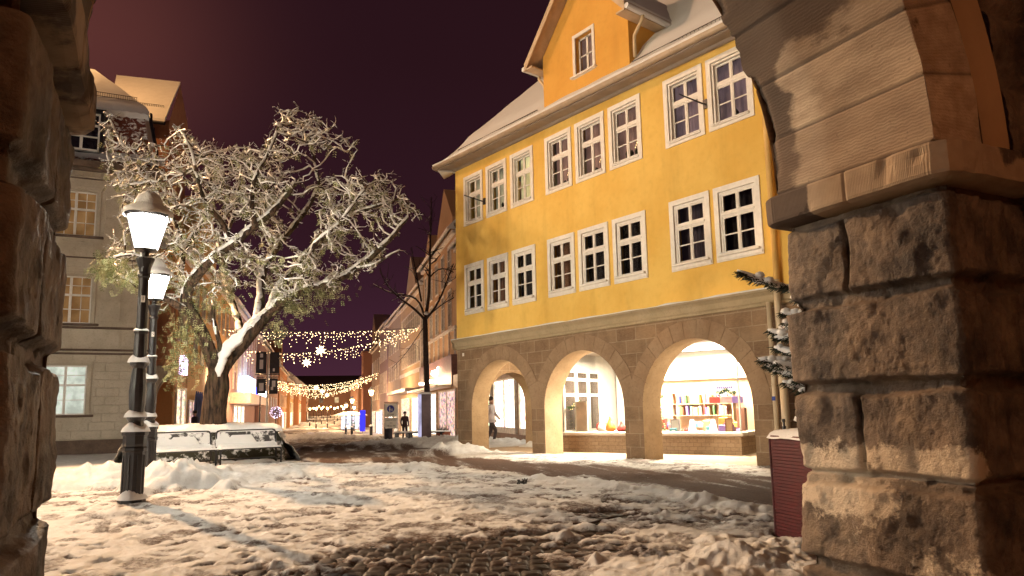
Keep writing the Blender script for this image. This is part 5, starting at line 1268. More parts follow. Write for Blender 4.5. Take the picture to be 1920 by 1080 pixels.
def bough(z, a, L, up_, dens=1.0):
    p0 = spc+np.array([0,0,z]); dv = np.array([math.cos(a), math.sin(a), up_]); pts = []
    for k in range(9):
        s = k/8; pts.append(p0+dv*L*s+np.array([0,0,-.10*L*math.sin(s*2.2)+.05*s*s*L]))
    pts = np.array(pts); TB_.tube(pts, np.linspace(.010,.004,9), 5)
    for k in range(int(170*L/.5*dens)):
        s = rs_.uniform(.12,1); b = np.array([np.interp(s, np.linspace(0,1,9), pts[:,j]) for j in range(3)])
        side = np.array([-math.sin(a), math.cos(a), 0])*rs_.choice((-1,1)); wv = (1-s*.75)*.11
        b2 = b+side*rs_.uniform(0,wv)+np.array([0,0,rs_.gauss(0,.008)])
        v = side*.6*rs_.uniform(.4,1.2)+dv*.6+np.array([0,0,rs_.gauss(-.35,.35)]); v /= np.linalg.norm(v); na_.append(b2); nb_.append(b2+v*rs_.uniform(.035,.065))
    sn = np.linspace(.15,1.03,8); c = np.array([[np.interp(min(s,1), np.linspace(0,1,9), pts[:,j]) for j in range(3)] for s in sn])+np.array([0,0,.022])
    SB.tube(c, np.array([.006,.012,.022,.034,.038,.036,.028,.010])*rs_.uniform(.8,1.25), 9, sx=1.0)
    for k in range(4):
        s = rs_.uniform(.35,.98); q = np.array([np.interp(s, np.linspace(0,1,9), pts[:,j]) for j in range(3)])+np.array([rs_.gauss(0,.03),rs_.gauss(0,.03),.03]); r = rs_.uniform(.03,.062)
        SB.lathe([(.004,-r*.6),(r,-.1*r),(r*.75,r*.5),(.004,r*.75)], 9, q)
la = math.atan2(camd[1], camd[0])
for k in range(84):
    z = .24+1.2*(k/84); L = np.interp(z, [.24,.5,.8,1.05,1.44], [.34,.44,.60,.56,.22])
    bough(z+rs_.gauss(0,.02), la+k*2.399+rs_.gauss(0,.3), L*rs_.uniform(.7,1.1), rs_.uniform(-.15,.25), .8)
bough(1.38, la+.05, .80, .28, 1.2)
NB.segs(np.array(na_), np.array(nb_), .0062, .002, 3)
TB_.build('trunk', BARK, spruce, smooth=True); NB.build('needles', plain('spruce_needles', (.020,.030,.018), .7, .4, 30), spruce); SB.build('snow', SNOW, spruce, smooth=True)
# ================================================================== SANDSTONE TOWN BUILDING ON THE LEFT
SC = gnd(268,841); az = R(101.9); SX = np.array([math.sin(az), math.cos(az), 0]); SY = np.array([-SX[1], SX[0], 0])
sand = thing('sandstone_building', 'pale sandstone public building with tall windows and snowy mansard roof', 'building', SC, world=True)
SB_ = frame(SC, SX, SY)                                        # x to the right, y away from the square
def smb(): m = MB(); m.M = SB_; return m
WX0, WX1 = -3.45, -2.04
swin = [(WX0+d, WX1+d, a, b) for d in (0,-3.3,-6.6) for a, b in ((1.36,3.24),(4.86,6.72),(8.32,10.12))]
m = smb(); xs = sorted({-16,0,*[w[0] for w in swin],*[w[1] for w in swin]}); zz = sorted({-.4,11.3,*[w[2] for w in swin],*[w[3] for w in swin]})
for i in range(len(xs)-1):
    for j in range(len(zz)-1):
        xc, zc = (xs[i]+xs[i+1])/2, (zz[j]+zz[j+1])/2
        if any(w[0]<xc<w[1] and w[2]<zc<w[3] for w in swin): continue
        m.quad((xs[i],0,zz[j]),(xs[i+1],0,zz[j]),(xs[i+1],0,zz[j+1]),(xs[i],0,zz[j+1]))
for x0,x1,z0,z1 in swin:
    for a,b in (((x0,z0),(x1,z0)),((x1,z0),(x1,z1)),((x1,z1),(x0,z1)),((x0,z1),(x0,z0))): m.quad((a[0],0,a[1]),(b[0],0,b[1]),(b[0],.25,b[1]),(a[0],.25,a[1]))
m.quad((-16,0,-.4),(-16,14,-.4),(-16,14,11.3),(-16,0,11.3)); m.quad((0,14,-.4),(-16,14,-.4),(-16,14,11.3),(0,14,11.3))
m.build('wall', M['lsand'], sand)
m = smb()                                                       # rusticated ground floor blocks and plain upper panels
z = .42; r_ = random.Random(2); odd = 0
while z < 3.6:
    x = -.02-(.0 if odd else .45)
    if odd == 0: m.bev(-.47,-.005,-.05,-.001,z+.008,z+.315,.012)
    while x > -14:
        w_ = r_.uniform(.75,1.0); a, b = x-w_, x
        for x0,x1,z0,z1 in swin:
            if z < z1+.05 and z+.32 > z0-.1 and a < x1+.22 and b > x0-.22:
                if b > x1+.22: a = max(a, x1+.22)
                else: a = b
        if b-a > .08: m.bev(a+.006,b-.006,-.045,-.001,z+.008,z+.315,.012)
        x -= w_
    z += .323; odd ^= 1
for z0, z1 in ((3.98,4.62),(4.95,7.3),(7.55,10.6)):
    for a, b in ((-1.72,-1.02),(-.94,-.06)) if z0 > 4.7 else ((-3.9,-1.0),(-.94,-.06)):
        if z1-z0 > 1: 
            k = z0
            while k < z1-.3: m.bev(a,b,-.025,-.001,k+.006,min(k+.78,z1)-.006,.008); k += .79
        else: m.bev(a,b,-.025,-.001,z0,z1,.008)
m.build('ashlar_blocks', M['lsand'], sand)['kind'] = 'stuff'
m = smb()
for z0, h, p in ((3.66,.07,.10),(3.80,.07,.15),(4.66,.08,.12),(7.42,.06,.06),(10.62,.05,.05),(10.95,.12,.12),(11.07,.25,.34)): m.bev(-16,.0+p,-p,.3,z0,z0+h,.015)
m.bx(-16,.0,-.09,-.001,-.3,.40)
m.build('string_course', M['lsand_dark'], sand)
m = smb()                                                       # dentils, window surrounds and carved panels
for k in range(70): x = -.12-k*.155; m.bx(x-.05,x+.05,-.09,-.001,10.74,10.90)
for x0,x1,z0,z1 in swin:
    for a,b in ((x0-.16,x0-.02),(x1+.02,x1+.16)): m.bev(a,b,-.06,-.001,z0-.02,z1+.12,.015)
    m.bev(x0-.20,x1+.20,-.07,-.001,z1+.04,z1+.20,.015)
    if z0 > 7:
        m.bev(x0+.0,x1-.0,-.03,-.001,z0-1.25,z0-.35,.02)
        for a in (-.28,.28): m.lathe([(.02,-.01),(.09,-.01),(.09,.01),(.02,.01)],10,((x0+x1)/2+a,-.035,z0-.22))
        for k in range(5): m.bx(x1+.05+k*.04-.012,x1+.05+k*.04+.012,-.045,-.03,z0-1.2,z0-.3)
m.build('surround', M['lsand'], sand)['kind'] = 'stuff'
GLOWG = curtain_mat('green_white_glow', (.72,.80,.70), 1.0, (.86,.92,.80)); GLOWO = curtain_mat('amber_blind', (.46,.25,.09), .30, (.70,.40,.16))
for x0,x1,z0,z1 in swin:
    if x1 < -3 and z0 > 1e9: continue
    m = smb(); xm = (x0+x1)/2; f = .055
    for a in ((x0,x1,z0,z0+f),(x0,x1,z1-f,z1),(x0,x0+f,z0,z1),(x1-f,x1,z0,z1),(xm-.045,xm+.045,z0,z1)): m.bx(a[0],a[1],.10,.16,a[2],a[3])
    zt = z0+(z1-z0)*.60; m.bx(x0,x1,.095,.165,zt-.04,zt+.04)
    for a,b in ((z0,zt),(zt,z1)): m.bx(x0,x1,.115,.145,(a+b)/2-.014,(a+b)/2+.014)
    for xa in ((x0+xm)/2,(x1+xm)/2): m.bx(xa-.014,xa+.014,.115,.145,z0 if z0 > 4 else zt+9,z1) if z0 > 4 else None
    o = m.build('window', M['wood_white'], sand)
    m = smb(); m.quad((x0,.13,z0),(x1,.13,z0),(x1,.13,z1),(x0,.13,z1)); m.build('pane', PANE, o)
    m = smb(); m.quad((x0-.1,.30,z0-.1),(x1+.1,.30,z0-.1),(x1+.1,.30,z1+.1),(x0-.1,.30,z1+.1)); m.build('blind', GLOWG if z0 < 3 else GLOWO, o)
    m = smb(); m.bev(x0-.28,x1+.30,-.13,.09,z0-.09,z0-.001,.015); m.build('sill', M['lsand_dark'], o)
TILE = mk_snowpatch('fish_scale_tiles', (.17,.045,.028), .50, .58, 5.5, (.09,.025,.02))
m = smb(); MX = -.55                                              # steep lower mansard slope of scalloped tiles
n_, k_ = 80, 60; U, V = np.meshgrid(np.linspace(0,1,n_), np.linspace(0,1,k_), indexing='ij')
xx = -16+U*(16-.12-(.45)*V); zz_ = 11.34+V*2.62; yy_ = -.25+.55*np.clip(V/.22,0,1)**.6+.75*V
yy_ = yy_+.05*((V*18) % 1)*(V > .2)
m.grid(np.stack([xx,yy_,zz_],-1)); 
m.grid(np.stack([np.stack([0*V[0]-.12-.45*V[0],yy_[-1],zz_[-1]],1),np.stack([0*V[0]-.12-.45*V[0],yy_[-1]*0+13,zz_[-1]],1)],1))
m.build('mansard', TILE, sand, smooth=True)
m = smb(); U, V = np.meshgrid(np.linspace(-16,.3,70), np.linspace(0,1,8), indexing='ij')      # snow lying on the kick of the mansard
m.grid(np.stack([U, -.42+V*1.0, 11.33+.10*np.sin(V*2.2)+V*.62*V+.03*fbm(U*1.5,V*2,oct=3,seed=5)+.06],-1)); m.build('eave_snow', SNOW, sand, smooth=True)
m = smb(); U, V = np.meshgrid(np.linspace(0,1,120), np.linspace(0,1,24), indexing='ij')       # flatter upper roof, hipped at the corner
xx = -16+U*(16-.30-2.6*V); sc = .07*np.abs(np.sin(U*150))*(V<.05); yy_ = .72+V*4.2; zz_ = 13.98+V*3.3+.16*np.clip(V/.06,0,1)-sc+.02*fbm(U*30,V*6,oct=3,seed=6)
m.grid(np.stack([xx,yy_,zz_],-1)); xe, ye, ze = xx[-1], yy_[-1], zz_[-1]
m.grid(np.stack([np.stack([xe,ye,ze],1),np.stack([0*xe-.30,0*ye+12,13.98+0*ze],1)],1)); m.grid(np.stack([np.stack([xx[:,0],yy_[:,0],zz_[:,0]],1),np.stack([xx[:,0],yy_[:,0]+.25,zz_[:,0]-.16],1)],1))
m.build('roof', SNOW, sand, smooth=True)
m = smb()
for x in np.arange(-9,-.9,.085): m.bx(x-.006,x+.006,1.48,1.50,14.75,14.95)
for z in (14.77,14.94): m.bx(-9,-.9,1.475,1.505,z-.008,z+.008)
m.build('snow_guard', M['iron'], sand)
m = smb(); m.tube([(-.02,.2,11.2),(-.02,.35,12.2),(-.30,.65,13.6),(-.33,.75,14.0)],.07,8); m.build('hip_flashing', M['iron'], sand, smooth=True)
for x0 in (-3.35,-6.65):
    m = smb(); x1, z0, z1 = x0+1.27, 11.85, 13.42
    m.bx(x0-.12,x0+.0,.05,1.3,z0,z1+.05); m.bx(x1,x1+.14,.05,1.3,z0,z1+.05); m.bx(x0-.15,x1+.18,-.02,1.4,z1+.05,z1+.16); m.bx(x0,x1,.3,1.2,z0-.4,z0)
    o = m.build('dormer', M['iron'], sand); m = smb(); xm = (x0+x1)/2
    for a in ((x0,x1,z0,z0+.07),(x0,x1,z1-.07,z1),(x0,x0+.07,z0,z1),(x1-.07,x1,z0,z1),(xm-.05,xm+.05,z0,z1),(x0,x1,z0+.55,z0+.60),(x0,x1,z0+1.02,z0+1.10)): m.bx(a[0],a[1],.10,.16,a[2],a[3])
    w = m.build('dormer_window', M['wood_white'], o); m = smb(); m.bx(x0,x1,.17,.20,z0,z1); m.build('dormer_pane', plain('black_glass',(.012,.010,.014),.08,.2), o)
# street side: red sandstone with an oriel on curled brackets
m = smb(); m.quad((.0,0,-.6),(.0,14,-.6),(.0,14,11.3),(.0,0,11.3)); m.build('side_wall', M['redstone'], sand)
m = smb()
for y in np.arange(.5,8,.42): m.bev(.001,.16,y,y+.16,4.3,9.8,.02)
for y in (.25,3.0,5.6): m.bev(.001,.14,y,y+.35,-.4,3.4,.02)
for z in np.arange(.2,3.2,.33): m.bx(.001,.05,0,8,z,z+.30)
m.build('pilaster', M['redstone'], sand)['kind'] = 'stuff'
m = smb(); m.bev(.001,.95,1.3,5.4,3.55,6.6,.05); m.bev(.001,1.05,1.2,5.5,3.35,3.56,.04); m.bev(.001,1.05,1.2,5.5,4.5,4.62,.03); m.bev(.001,1.05,1.2,5.5,6.6,6.75,.03); m.build('oriel', M['redstone'], sand)
for y in (1.5,4.7):
    m = smb(); A = np.linspace(0,math.pi/2,9); poly = [(.002,y,3.34),(.95,y,3.34),(.95,y,2.95)]+[(.95-.62*math.sin(a),y,2.95-.9*(1-math.cos(a))) for a in A]+[(.28,y,.9),(.002,y,.7)]
    m.prism(poly, SB_[:3,:3] @ np.array([0,.5,0]) if False else (0,.5,0)); m.bx(.96,1.0,y+.08,y+.42,2.98,3.28); m.build('bracket', M['lsand'], sand)
m = smb()
for y in (2.35,3.25): m.bx(.02,.07,y,y+.55,.9,2.9)
m.build('side_window', plain('side_pane',(.25,.19,.12),.2,.3,6), sand)
# rear wing with its own snowy roof
e0, e1, q0, q1, b1 = dep(216,214,37), dep(318,226,37), dep(218,145,41), dep(338,158,41), dep(352,235,46)
m = MB(); dn = np.array([0,0,1.0])
def low(p, z): return np.array([p[0],p[1],z])
m.quad(low(e0,0),low(e1,0),e1,e0); m.quad(low(e1,0),low(b1,0),b1,e1); m.add([e1,b1,q1],[(0,1,2)]); m.build('wing_wall', M['redstone'], sand)
m = MB(); o_ = -_f0*.5-dn*.3; m.add([e0+o_,e1+o_,q1,q0,e0+o_+dn*.18,e1+o_+dn*.18,q1+dn*.15,q0+dn*.15],[(0,1,2,3),(4,5,6,7),(0,1,5,4),(1,2,6,5)]); m.build('wing_roof', SNOW, sand)
m = MB(); m.tube([e0+o_-dn*.06,e1+o_-dn*.06],.10,8); m.build('wing_gutter', M['iron'], sand)
m = MB()
for f in np.linspace(.15,.85,22): p = e0+(e1-e0)*f+(q1-e1)*.16+dn*.2; m.segs([p],[p+dn*.25],.012,.012,4)
m.tube([e0+(e1-e0)*.15+(q1-e1)*.16+dn*.44, e0+(e1-e0)*.85+(q1-e1)*.16+dn*.44],.015,4); m.build('wing_guard', M['iron'], sand)
m = MB(); p = e1+(e0-e1)*.25-dn*1.6; m.add([p,p+(e0-e1)*.22,p+(e0-e1)*.22+dn*1.1,p+dn*1.1]-_f0*.06,[(0,1,2,3)]); m.build('wing_window', plain('wing_pane',(.05,.03,.03),.1), sand)

# ================================================================== THE SHOPPING STREET
FR = plain('street_frame', (.75,.66,.57), .6)
DKP = plain('street_pane', (.05,.035,.04), .12, .3, 2)
WARMP = emit('street_lit_pane', (1,.70,.36), 1.1, 'NONE', var=.7); COOLP = emit('street_cool_pane', (.85,.85,1.0), 1.2, 'NONE', var=.7)
ROOFM = mk_snowpatch('street_snow_roof', (.10,.05,.04), .34, .48, 1.4)
SHOPE = {}
def shop_mat(col, st_, key):
    if key not in SHOPE:
        t = NT('shop_display_'+key); P = t.pos(); f = t.noise(2.6, t.map(P,(1,1,1.6)), 4, .6); g = t.n('TexVoronoi'); t.put(g.inputs['Vector'], t.map(P,(2.0,2.0,2.6)))
        c = t.mix(t.ramp(f,.35,.62), tuple(k*.18 for k in col), col); c = t.mix(.28, c, g.outputs['Color'])
        e = t.n('Emission'); t.put(e.inputs[0], c); e.inputs[1].default_value = st_; o = t.n('OutputMaterial'); t.t.links.new(e.outputs[0], o.inputs[0]); SHOPE[key] = t.m
    return SHOPE[key]
def wallm(name, c): return mk_plaster(name, tuple(k*.92 for k in c), c, blotch=.5)
def bld(side, s0, s1, T, eave, roofh, wm, label, rows, shop=None, depth=10, name='town_house', cat='house', group=None, gable=None, extra=None, roofm=None):
    zg_ = float(zs((s0+s1)/2)); W = s1-s0
    o3, xd = (st(s0,T), SV) if side == 'R' else (st(s1,-T), -SV)
    root = thing(name, label, cat, (o3[0],o3[1],zg_), math.atan2(xd[1],xd[0]), group)
    h = eave-zg_; g = lambda z: z-zg_
    m = MB(); m.bx(0,W,-depth,0,-.6,h)
    if gable:
        for x0,x1,zt in gable: m.prism([(x0,.012,h-.2),(x1,.012,h-.2),(x1,.012,g(zt)-(x1-x0)*.45),((x0+x1)/2,.012,g(zt)),(x0,.012,g(zt)-(x1-x0)*.45)],(0,-4,0))
    m.build('wall', wm, root)
    m = MB(); m.add([(-.1,.45,h-.10),(W+.1,.45,h-.10),(W+.1,-depth/2,h+roofh),(-.1,-depth/2,h+roofh),(-.1,.42,h+.14),(W+.1,.42,h+.14),(W+.1,-depth/2,h+roofh+.2),(-.1,-depth/2,h+roofh+.2),(-.1,-depth-.4,h),(W+.1,-depth-.4,h)],[(0,1,5,4),(4,5,6,7),(0,3,2,1),(7,6,9,8),(0,4,7,8),(1,9,6,5)])
    m.build('roof', roofm or ROOFM, root)
    m = MB(); m.bx(0,W,.0012,.22,h-.32,h-.12); m.tube([(-.1,.5,h-.02),(W+.1,.5,h-.02)],.08,6); m.build('eave_moulding', FR, root)
    for z0,z1,n,w,pane,x0,x1 in rows:
        proto = None; H = z1-z0
        for k in range(n):
            xc = x0+(x1-x0)*(k+.5)/n
            if proto is None:
                m = MB(); f = .07
                for a in ((-w/2-.1,w/2+.1,H,H+.12),(-w/2-.12,w/2+.12,-.10,0),(-w/2-.09,-w/2,0,H),(w/2,w/2+.09,0,H)): m.bx(a[0],a[1],.0012,.07,a[2],a[3])
                for a in ((-.025,.025,0,H),(-w/2,w/2,H*.66-.02,H*.66+.02)): m.bx(a[0],a[1],.012,.045,a[2],a[3])
                wo = m.build('window', FR, root); m = MB(); m.bx(-w/2,w/2,.0014,.011,0,H); po = m.build('pane', pane, wo); proto = (wo,po); wo.location = (xc,0,g(z0))
            else:
                c = proto[0].copy(); COL.objects.link(c); c.parent = root; c.location = (xc,0,g(z0)); d = proto[1].copy(); COL.objects.link(d); d.parent = c
                if pane is DKP and random.random() < .12:
                    d.data = d.data.copy(); d.data.materials[0] = random.choice((WARMP,WARMP,COOLP))
    if shop:
        for x0,x1,z0,z1,mat_ in shop:
            m = MB()
            for a in ((x0-.08,x1+.08,z1,z1+.12),(x0-.08,x1+.08,z0-.25,z0),(x0-.08,x0,z0,z1),(x1,x1+.08,z0,z1),((x0+x1)/2-.03,(x0+x1)/2+.03,z0,z1)): m.bx(a[0],a[1],.0012,.10,g(a[2]),g(a[3]))
            wo = m.build('shop_window', FR, root); m = MB(); m.bx(x0,x1,.002,.03,g(z0),g(z1)); m.build('display', mat_, wo)
    if extra: extra(root, g, W)
    return root
WH = shop_mat((1.0,.86,.62), 4.5, 'white'); WH2 = shop_mat((1,.72,.40), 2.2, 'warm'); BL = shop_mat((.75,.82,1.0), 2.6, 'cool'); RD = shop_mat((1,.55,.42), 1.6, 'rosy')
def r0x(root, g, W):
    m = MB(); m.bx(0,W,.0013,.30,2.75,3.5); m.build('fascia', plain('fascia_beige',(.55,.36,.22),.6), root)
    m = MB(); m.bx(0,W,.0013,.10,-.3,.42); m.build('stall_riser', plain('riser_brown',(.22,.12,.08),.6), root)
bld('R',23.5,41.0,8.0,11.0,5,wallm('wall_buff',(.50,.33,.20)),'buff shop building seen through the left arch of the arcade, brightly lit windows',[(4.3,6.2,7,1.0,DKP,.5,17),(7.6,9.4,7,1.0,DKP,.5,17)],[(x,x+3.6,.45,2.5,WH) for x in (.6,4.9,9.2,13.5)],extra=r0x,name='shop_building',cat='building')
GLOWS = emit('sign_warm_white',(1,.86,.62),14)
def r1x(root, g, W):
    m = MB(); m.bx(0,W,.0013,.35,g(2.75),g(4.55)); m.build('fascia', plain('fascia_mauve',(.24,.11,.09),.5), root)
    m = MB(); m.bx(0,W,.36,1.3,g(2.60),g(2.74)); m.build('canopy', plain('canopy_buff',(.62,.45,.30),.5), root)
    m = MB()
    for k in range(7): x = .3+k*2.0; m.bx(x,x+.12,.0013,.10,g(4.56),g(6.1))
    m.bx(0,W,.0013,.14,g(6.1),g(6.3)); m.build('panel_rib', FR, root)
    m = MB(); P = [(4.2+.34*k+.05*math.sin(k*2.1), .45, g(3.7)+.20*math.sin(k*1.9+.5)+(.24 if k in (0,) else 0)) for k in range(9)]
    m.tube(P,.055,6); m.build('script_sign', GLOWS, root, smooth=True)
    for x in (7.8,4.0):
        m = MB(); m.lathe([(.03,0),(.20,-.03),(.22,-.16),(.05,-.22)],12,(x,1.0,g(3.2))); m.build('flood_lamp', GLOWS, root)
        point('facade_lamp', root.matrix_basis @ Vector((x,1.2,g(3.3))), 220, (1,.72,.42), .15)
r1 = bld('R',41.3,55.0,8.0,12.3,5.5,wallm('wall_apricot',(.60,.38,.22)),'apricot shop building with tall windows and a mauve fascia, directly behind the bare tree',[(6.5,8.7,5,.95,DKP,.8,13.4),(9.3,11.4,5,.95,DKP,.8,13.4)],[(.4,6.2,-.3,2.4,RD),(7.4,12.6,-.4,2.4,WH)],extra=r1x,name='shop_building',cat='building',gable=[(1.0,7.0,16.0),(9.5,12.5,14.6)])
def r2x(root, g, W):
    m = MB(); m.bx(0,W,.0013,.12,g(4.4),g(4.75)); m.bx(0,.5,.0013,.2,-.4,g(11)); m.build('band', FR, root)
    m = MB(); m.bx(.3,W-.3,.0013,1.4,g(2.8),g(3.05)); m.build('canopy', plain('canopy_grey',(.40,.30,.26),.5), root)
r2 = bld('R',55.3,71.0,8.0,11.3,5.5,wallm('wall_sand',(.58,.42,.27)),'sand coloured building with two long bands of windows left of the bare tree',[(5.3,7.0,11,.85,COOLP if False else DKP,1.2,14.5),(8.2,9.9,11,.85,DKP,1.2,14.5)],[(1,6.5,-.8,2.3,WH),(8,14.5,-.8,2.3,WH2)],extra=r2x,gable=[(4.0,11.5,15.2)],name='shop_building',cat='building')
bld('R',71.3,84.0,8.0,11.4,4.5,wallm('wall_grey_cream',(.52,.40,.30)),'grey cream town house with narrow windows, next beyond the building with window bands',[(4.6,6.2,5,.9,DKP,.8,12),(7.6,9.2,5,.9,DKP,.8,12)],[(1,5.5,-1.2,1.8,WH2),(7,11.5,-1.2,1.8,WH)])
bld('R',84.3,96.0,8.0,11.8,4.5,wallm('wall_lilac',(.40,.29,.31)),'lilac grey town house with two rows of windows halfway up the street',[(3.6,6.0,5,.8,DKP,.8,11),(7.6,9.6,5,.8,DKP,.8,11)],[(1,5,-1.6,1.4,WH2),(6.5,10.8,-1.6,1.4,BL)])
bld('R',96.3,113.0,8.2,10.6,5.5,wallm('wall_brown',(.36,.24,.19)),'brown gabled town house before the church tower',[(3.0,4.8,5,.9,DKP,1,16),(6.8,8.6,5,.9,DKP,1,16)],[(1,7,-1.8,1.2,BL),(9,16,-1.8,1.2,WH2)],gable=[(10,16.5,16.2)])
BLUEB = emit('blue_banner_glow',(.06,.05,.9),1.3)
tw = thing('church_tower','broad dark red church tower rising behind the street lamps at the street end','tower',(*st(150,11.2)[:2],float(zs(150))),math.atan2(SV[1],SV[0]))
m = MB(); m.bx(-2,4,-4,2.2,-1,15.2); m.bx(-2.2,4.2,-4.2,2.4,15.2,15.6); m.build('wall', wallm('tower_red',(.34,.17,.12)), tw)
m = MB(); m.add([(-2.3,-4.3,15.6),(4.3,-4.3,15.6),(4.3,2.5,15.6),(-2.3,2.5,15.6),(1,-.9,17.4)],[(0,1,4),(1,2,4),(2,3,4),(3,0,4)]); m.build('roof', ROOFM, tw)
for x in (-1.2,1.2): 
    m = MB(); m.prism([(x-2.2-.2,a,9+b) for a,b in ((-.5,0),(.5,0),(.5,2),(0,2.8),(-.5,2))],(.25,0,0)); m.bx(x-.4,x+.4,2.21,2.26,8,11); m.build('louvre', DKP, tw)
bb = thing('blue_banner','tall glowing blue banner on the right side of the street','banner',(*st_at(680,6.5)*SV[:2]+6.5*TV[:2],float(zs(110))),math.atan2(TV[1],TV[0]))
m = MB(); m.bx(-.4,.4,-.06,.06,.3,3.4); m.build('cloth', BLUEB, bb); m = MB(); m.bx(-.03,.03,.07,.12,0,3.6); m.build('pole', M['iron'], bb)
k_ = thing('lit_kiosk','white lit kiosk with a curved roof on the right of the street','kiosk',(*(st(125,5.6)[:2]),float(zs(125))),math.atan2(TV[1],TV[0]))
m = MB(); m.bx(-1.6,1.4,-.05,2,.4,2.6); m.build('body', shop_mat((.95,.9,1.0),2.2,'kiosk'), k_)
m = MB(); A = np.linspace(0,math.pi,12); m.prism([(-3+6*t/math.pi-.2,-.6,2.7+.7*math.sin(t)) for t in A],(0,3,0)); m.build('roof', SNOW, k_)
# left side
def lx2(root, g, W):
    for x in (.55,1.15,1.75,2.35):
        m = MB(); m.lathe([(.03,-.0),(.05,.02),(.10,.05),(.13,1.2),(.10,2.3),(.03,2.9)],8,(x,.9,g(-.4)),0); m.build('furled_parasol', plain('parasol_blue%d'%int(x*100),(.05,.06,.14),.7), root)
    m = MB(); m.bx(1.0,2.3,.0013,.20,g(3.4),g(4.4)); m.build('lit_sign', emit('violet_sign',(.75,.6,1.0),7), root)
bld('L',38.7,42.3,7.0,9.8,4,wallm('wall_orange',(.62,.30,.12)),'narrow orange house with furled blue parasols before its door, left street side',[(5.2,7.2,2,.9,DKP,.3,3.3)],[(.4,3.0,-.3,2.6,WH2)],extra=lx2)
def lx3(root, g, W):
    m = MB(); m.lathe([(.05,0),(.62,.02),(.62,.16),(.05,.18)],24,(0,0,0)); v = np.concatenate(m.v); m.v = [np.stack([v[:,0]+W-7.2, v[:,2]+.3, v[:,1]*1.25+g(3.5)],1)]; m.build('round_sign', emit('round_sign_white',(1,.9,.72),9), root)
    m = MB(); m.bx(W-9.5,W-3.0,.0013,1.2,g(2.15),g(2.45)); m.build('awning', plain('awning_buff',(.62,.42,.26),.6), root)
    m = MB()
    for k in range(5): m.bx(W-8.6+k*1.1,W-7.8+k*1.1,1.205,1.22,g(2.19),g(2.40))
    m.build('awning_letters', plain('awning_red',(.55,.06,.04),.5), root)
bld('L',42.6,61.0,7.0,10.4,5,wallm('wall_amber',(.66,.38,.16)),'amber house with a round white lit sign and red lettered awning, behind the tree trunk',[(4.4,6.2,7,.9,DKP,.6,17.5),(7.3,9.0,7,.9,DKP,.6,17.5)],[(8.6,15.4,-.7,2.0,WH),(1,7,-.7,2.0,WH2),(15.8,18.0,-.7,2.0,RD)],extra=lx3,gable=[(9,16,15.5)])
def lx4(root, g, W):
    m = MB(); m.bx(1.0,W-1,.0013,1.6,g(2.15),g(3.05)); m.build('canopy_slab', plain('slab_cream',(.60,.42,.34),.6), root)
    m = MB(); m.bx(11,19,.4,.9,g(3.25),g(4.7)); m.build('neon_box', emit('neon_cyan',(.45,.75,1.0),7), root)
    m = MB(); m.bx(5,11,.9,1.1,g(3.1),g(3.9)); m.build('neon_sign', emit('neon_blue',(.08,.08,1.0),4), root)
    m = MB(); m.lathe([(.1,0),(.35,.1),(.35,.6),(.1,.7)],12,(2.8,1.2,g(3.1))); m.build('neon_lamp', emit('neon_white',(.8,.8,1),14), root)
    m = MB()
    for k in range(9): m.bx(.5+k*2.8,.75+k*2.8,.0013,.12,g(3.4),g(10.2))
    m.build('wall_rib', FR, root)
    point('neon_light', root.matrix_basis @ Vector((14,2.5,g(5))), 260, (.45,.4,1.0), .4)
bld('L',61.3,87.0,7.0,10.8,3,wallm('wall_pink',(.50,.32,.28)),'pinkish building with a blue neon sign over a flat canopy, right of the tree trunk',[(5.0,6.8,5,1.0,DKP,2,24)],[(13,15.5,-1.3,1.95,WH),(16.2,18.7,-1.3,1.95,WH),(19.4,21.9,-1.3,1.95,WH)],extra=lx4,name='shop_building',cat='building')
bld('L',87.3,128.0,6.6,10.0,4.5,wallm('wall_mauve',(.40,.25,.22)),'plain mauve building with few windows, hung with the light curtains',[(1.6,3.6,3,1.3,COOLP,3,22),(5.2,7.4,4,1.3,DKP,3,38)],[(25,30,-1.7,.8,DKP)],name='shop_building',cat='building')
bld('L',128.3,160.0,6.4,9.4,5.5,wallm('wall_rust',(.46,.22,.11)),'rust orange house with a steep roof farther down the left side',[(2.5,4.6,6,1.2,DKP,2,30),(5.8,7.6,6,1.2,DKP,2,30)],[(3,10,-1.6,1.4,WH2),(14,21,-1.6,1.4,WH)],gable=[(20,31,14.5)])
for i,(s0,s1,T,ev,c,lab) in enumerate(((160.3,185,5.8,8.2,(.50,.27,.12),'low ochre house near the far end, left side of the street'),(185.3,215,4.6,7.0,(.44,.22,.12),'small brown house at the far left bend of the street'),(215.3,260,3.2,8.8,(.40,.20,.12),'dark house closing the street on the left'))):
    bld('L',s0,s1,T,ev,4.5,wallm('wall_far%d'%i,c),lab,[(1.8,3.6,6,1.3,DKP,2,s1-s0-2),(4.8,6.2,6,1.3,DKP,2,s1-s0-2)],[(3,11,-1.4,1.4,WH2),(13,21,-1.4,1.4,WH)])
bld('R',166,205,9.0,8.4,4.5,wallm('wall_far_r',(.40,.22,.14)),'long low house beyond the church tower, right side',[(1.8,3.6,8,1.3,DKP,2,36)],[(2,12,-1.6,1.2,WH2),(16,26,-1.6,1.2,BL)])
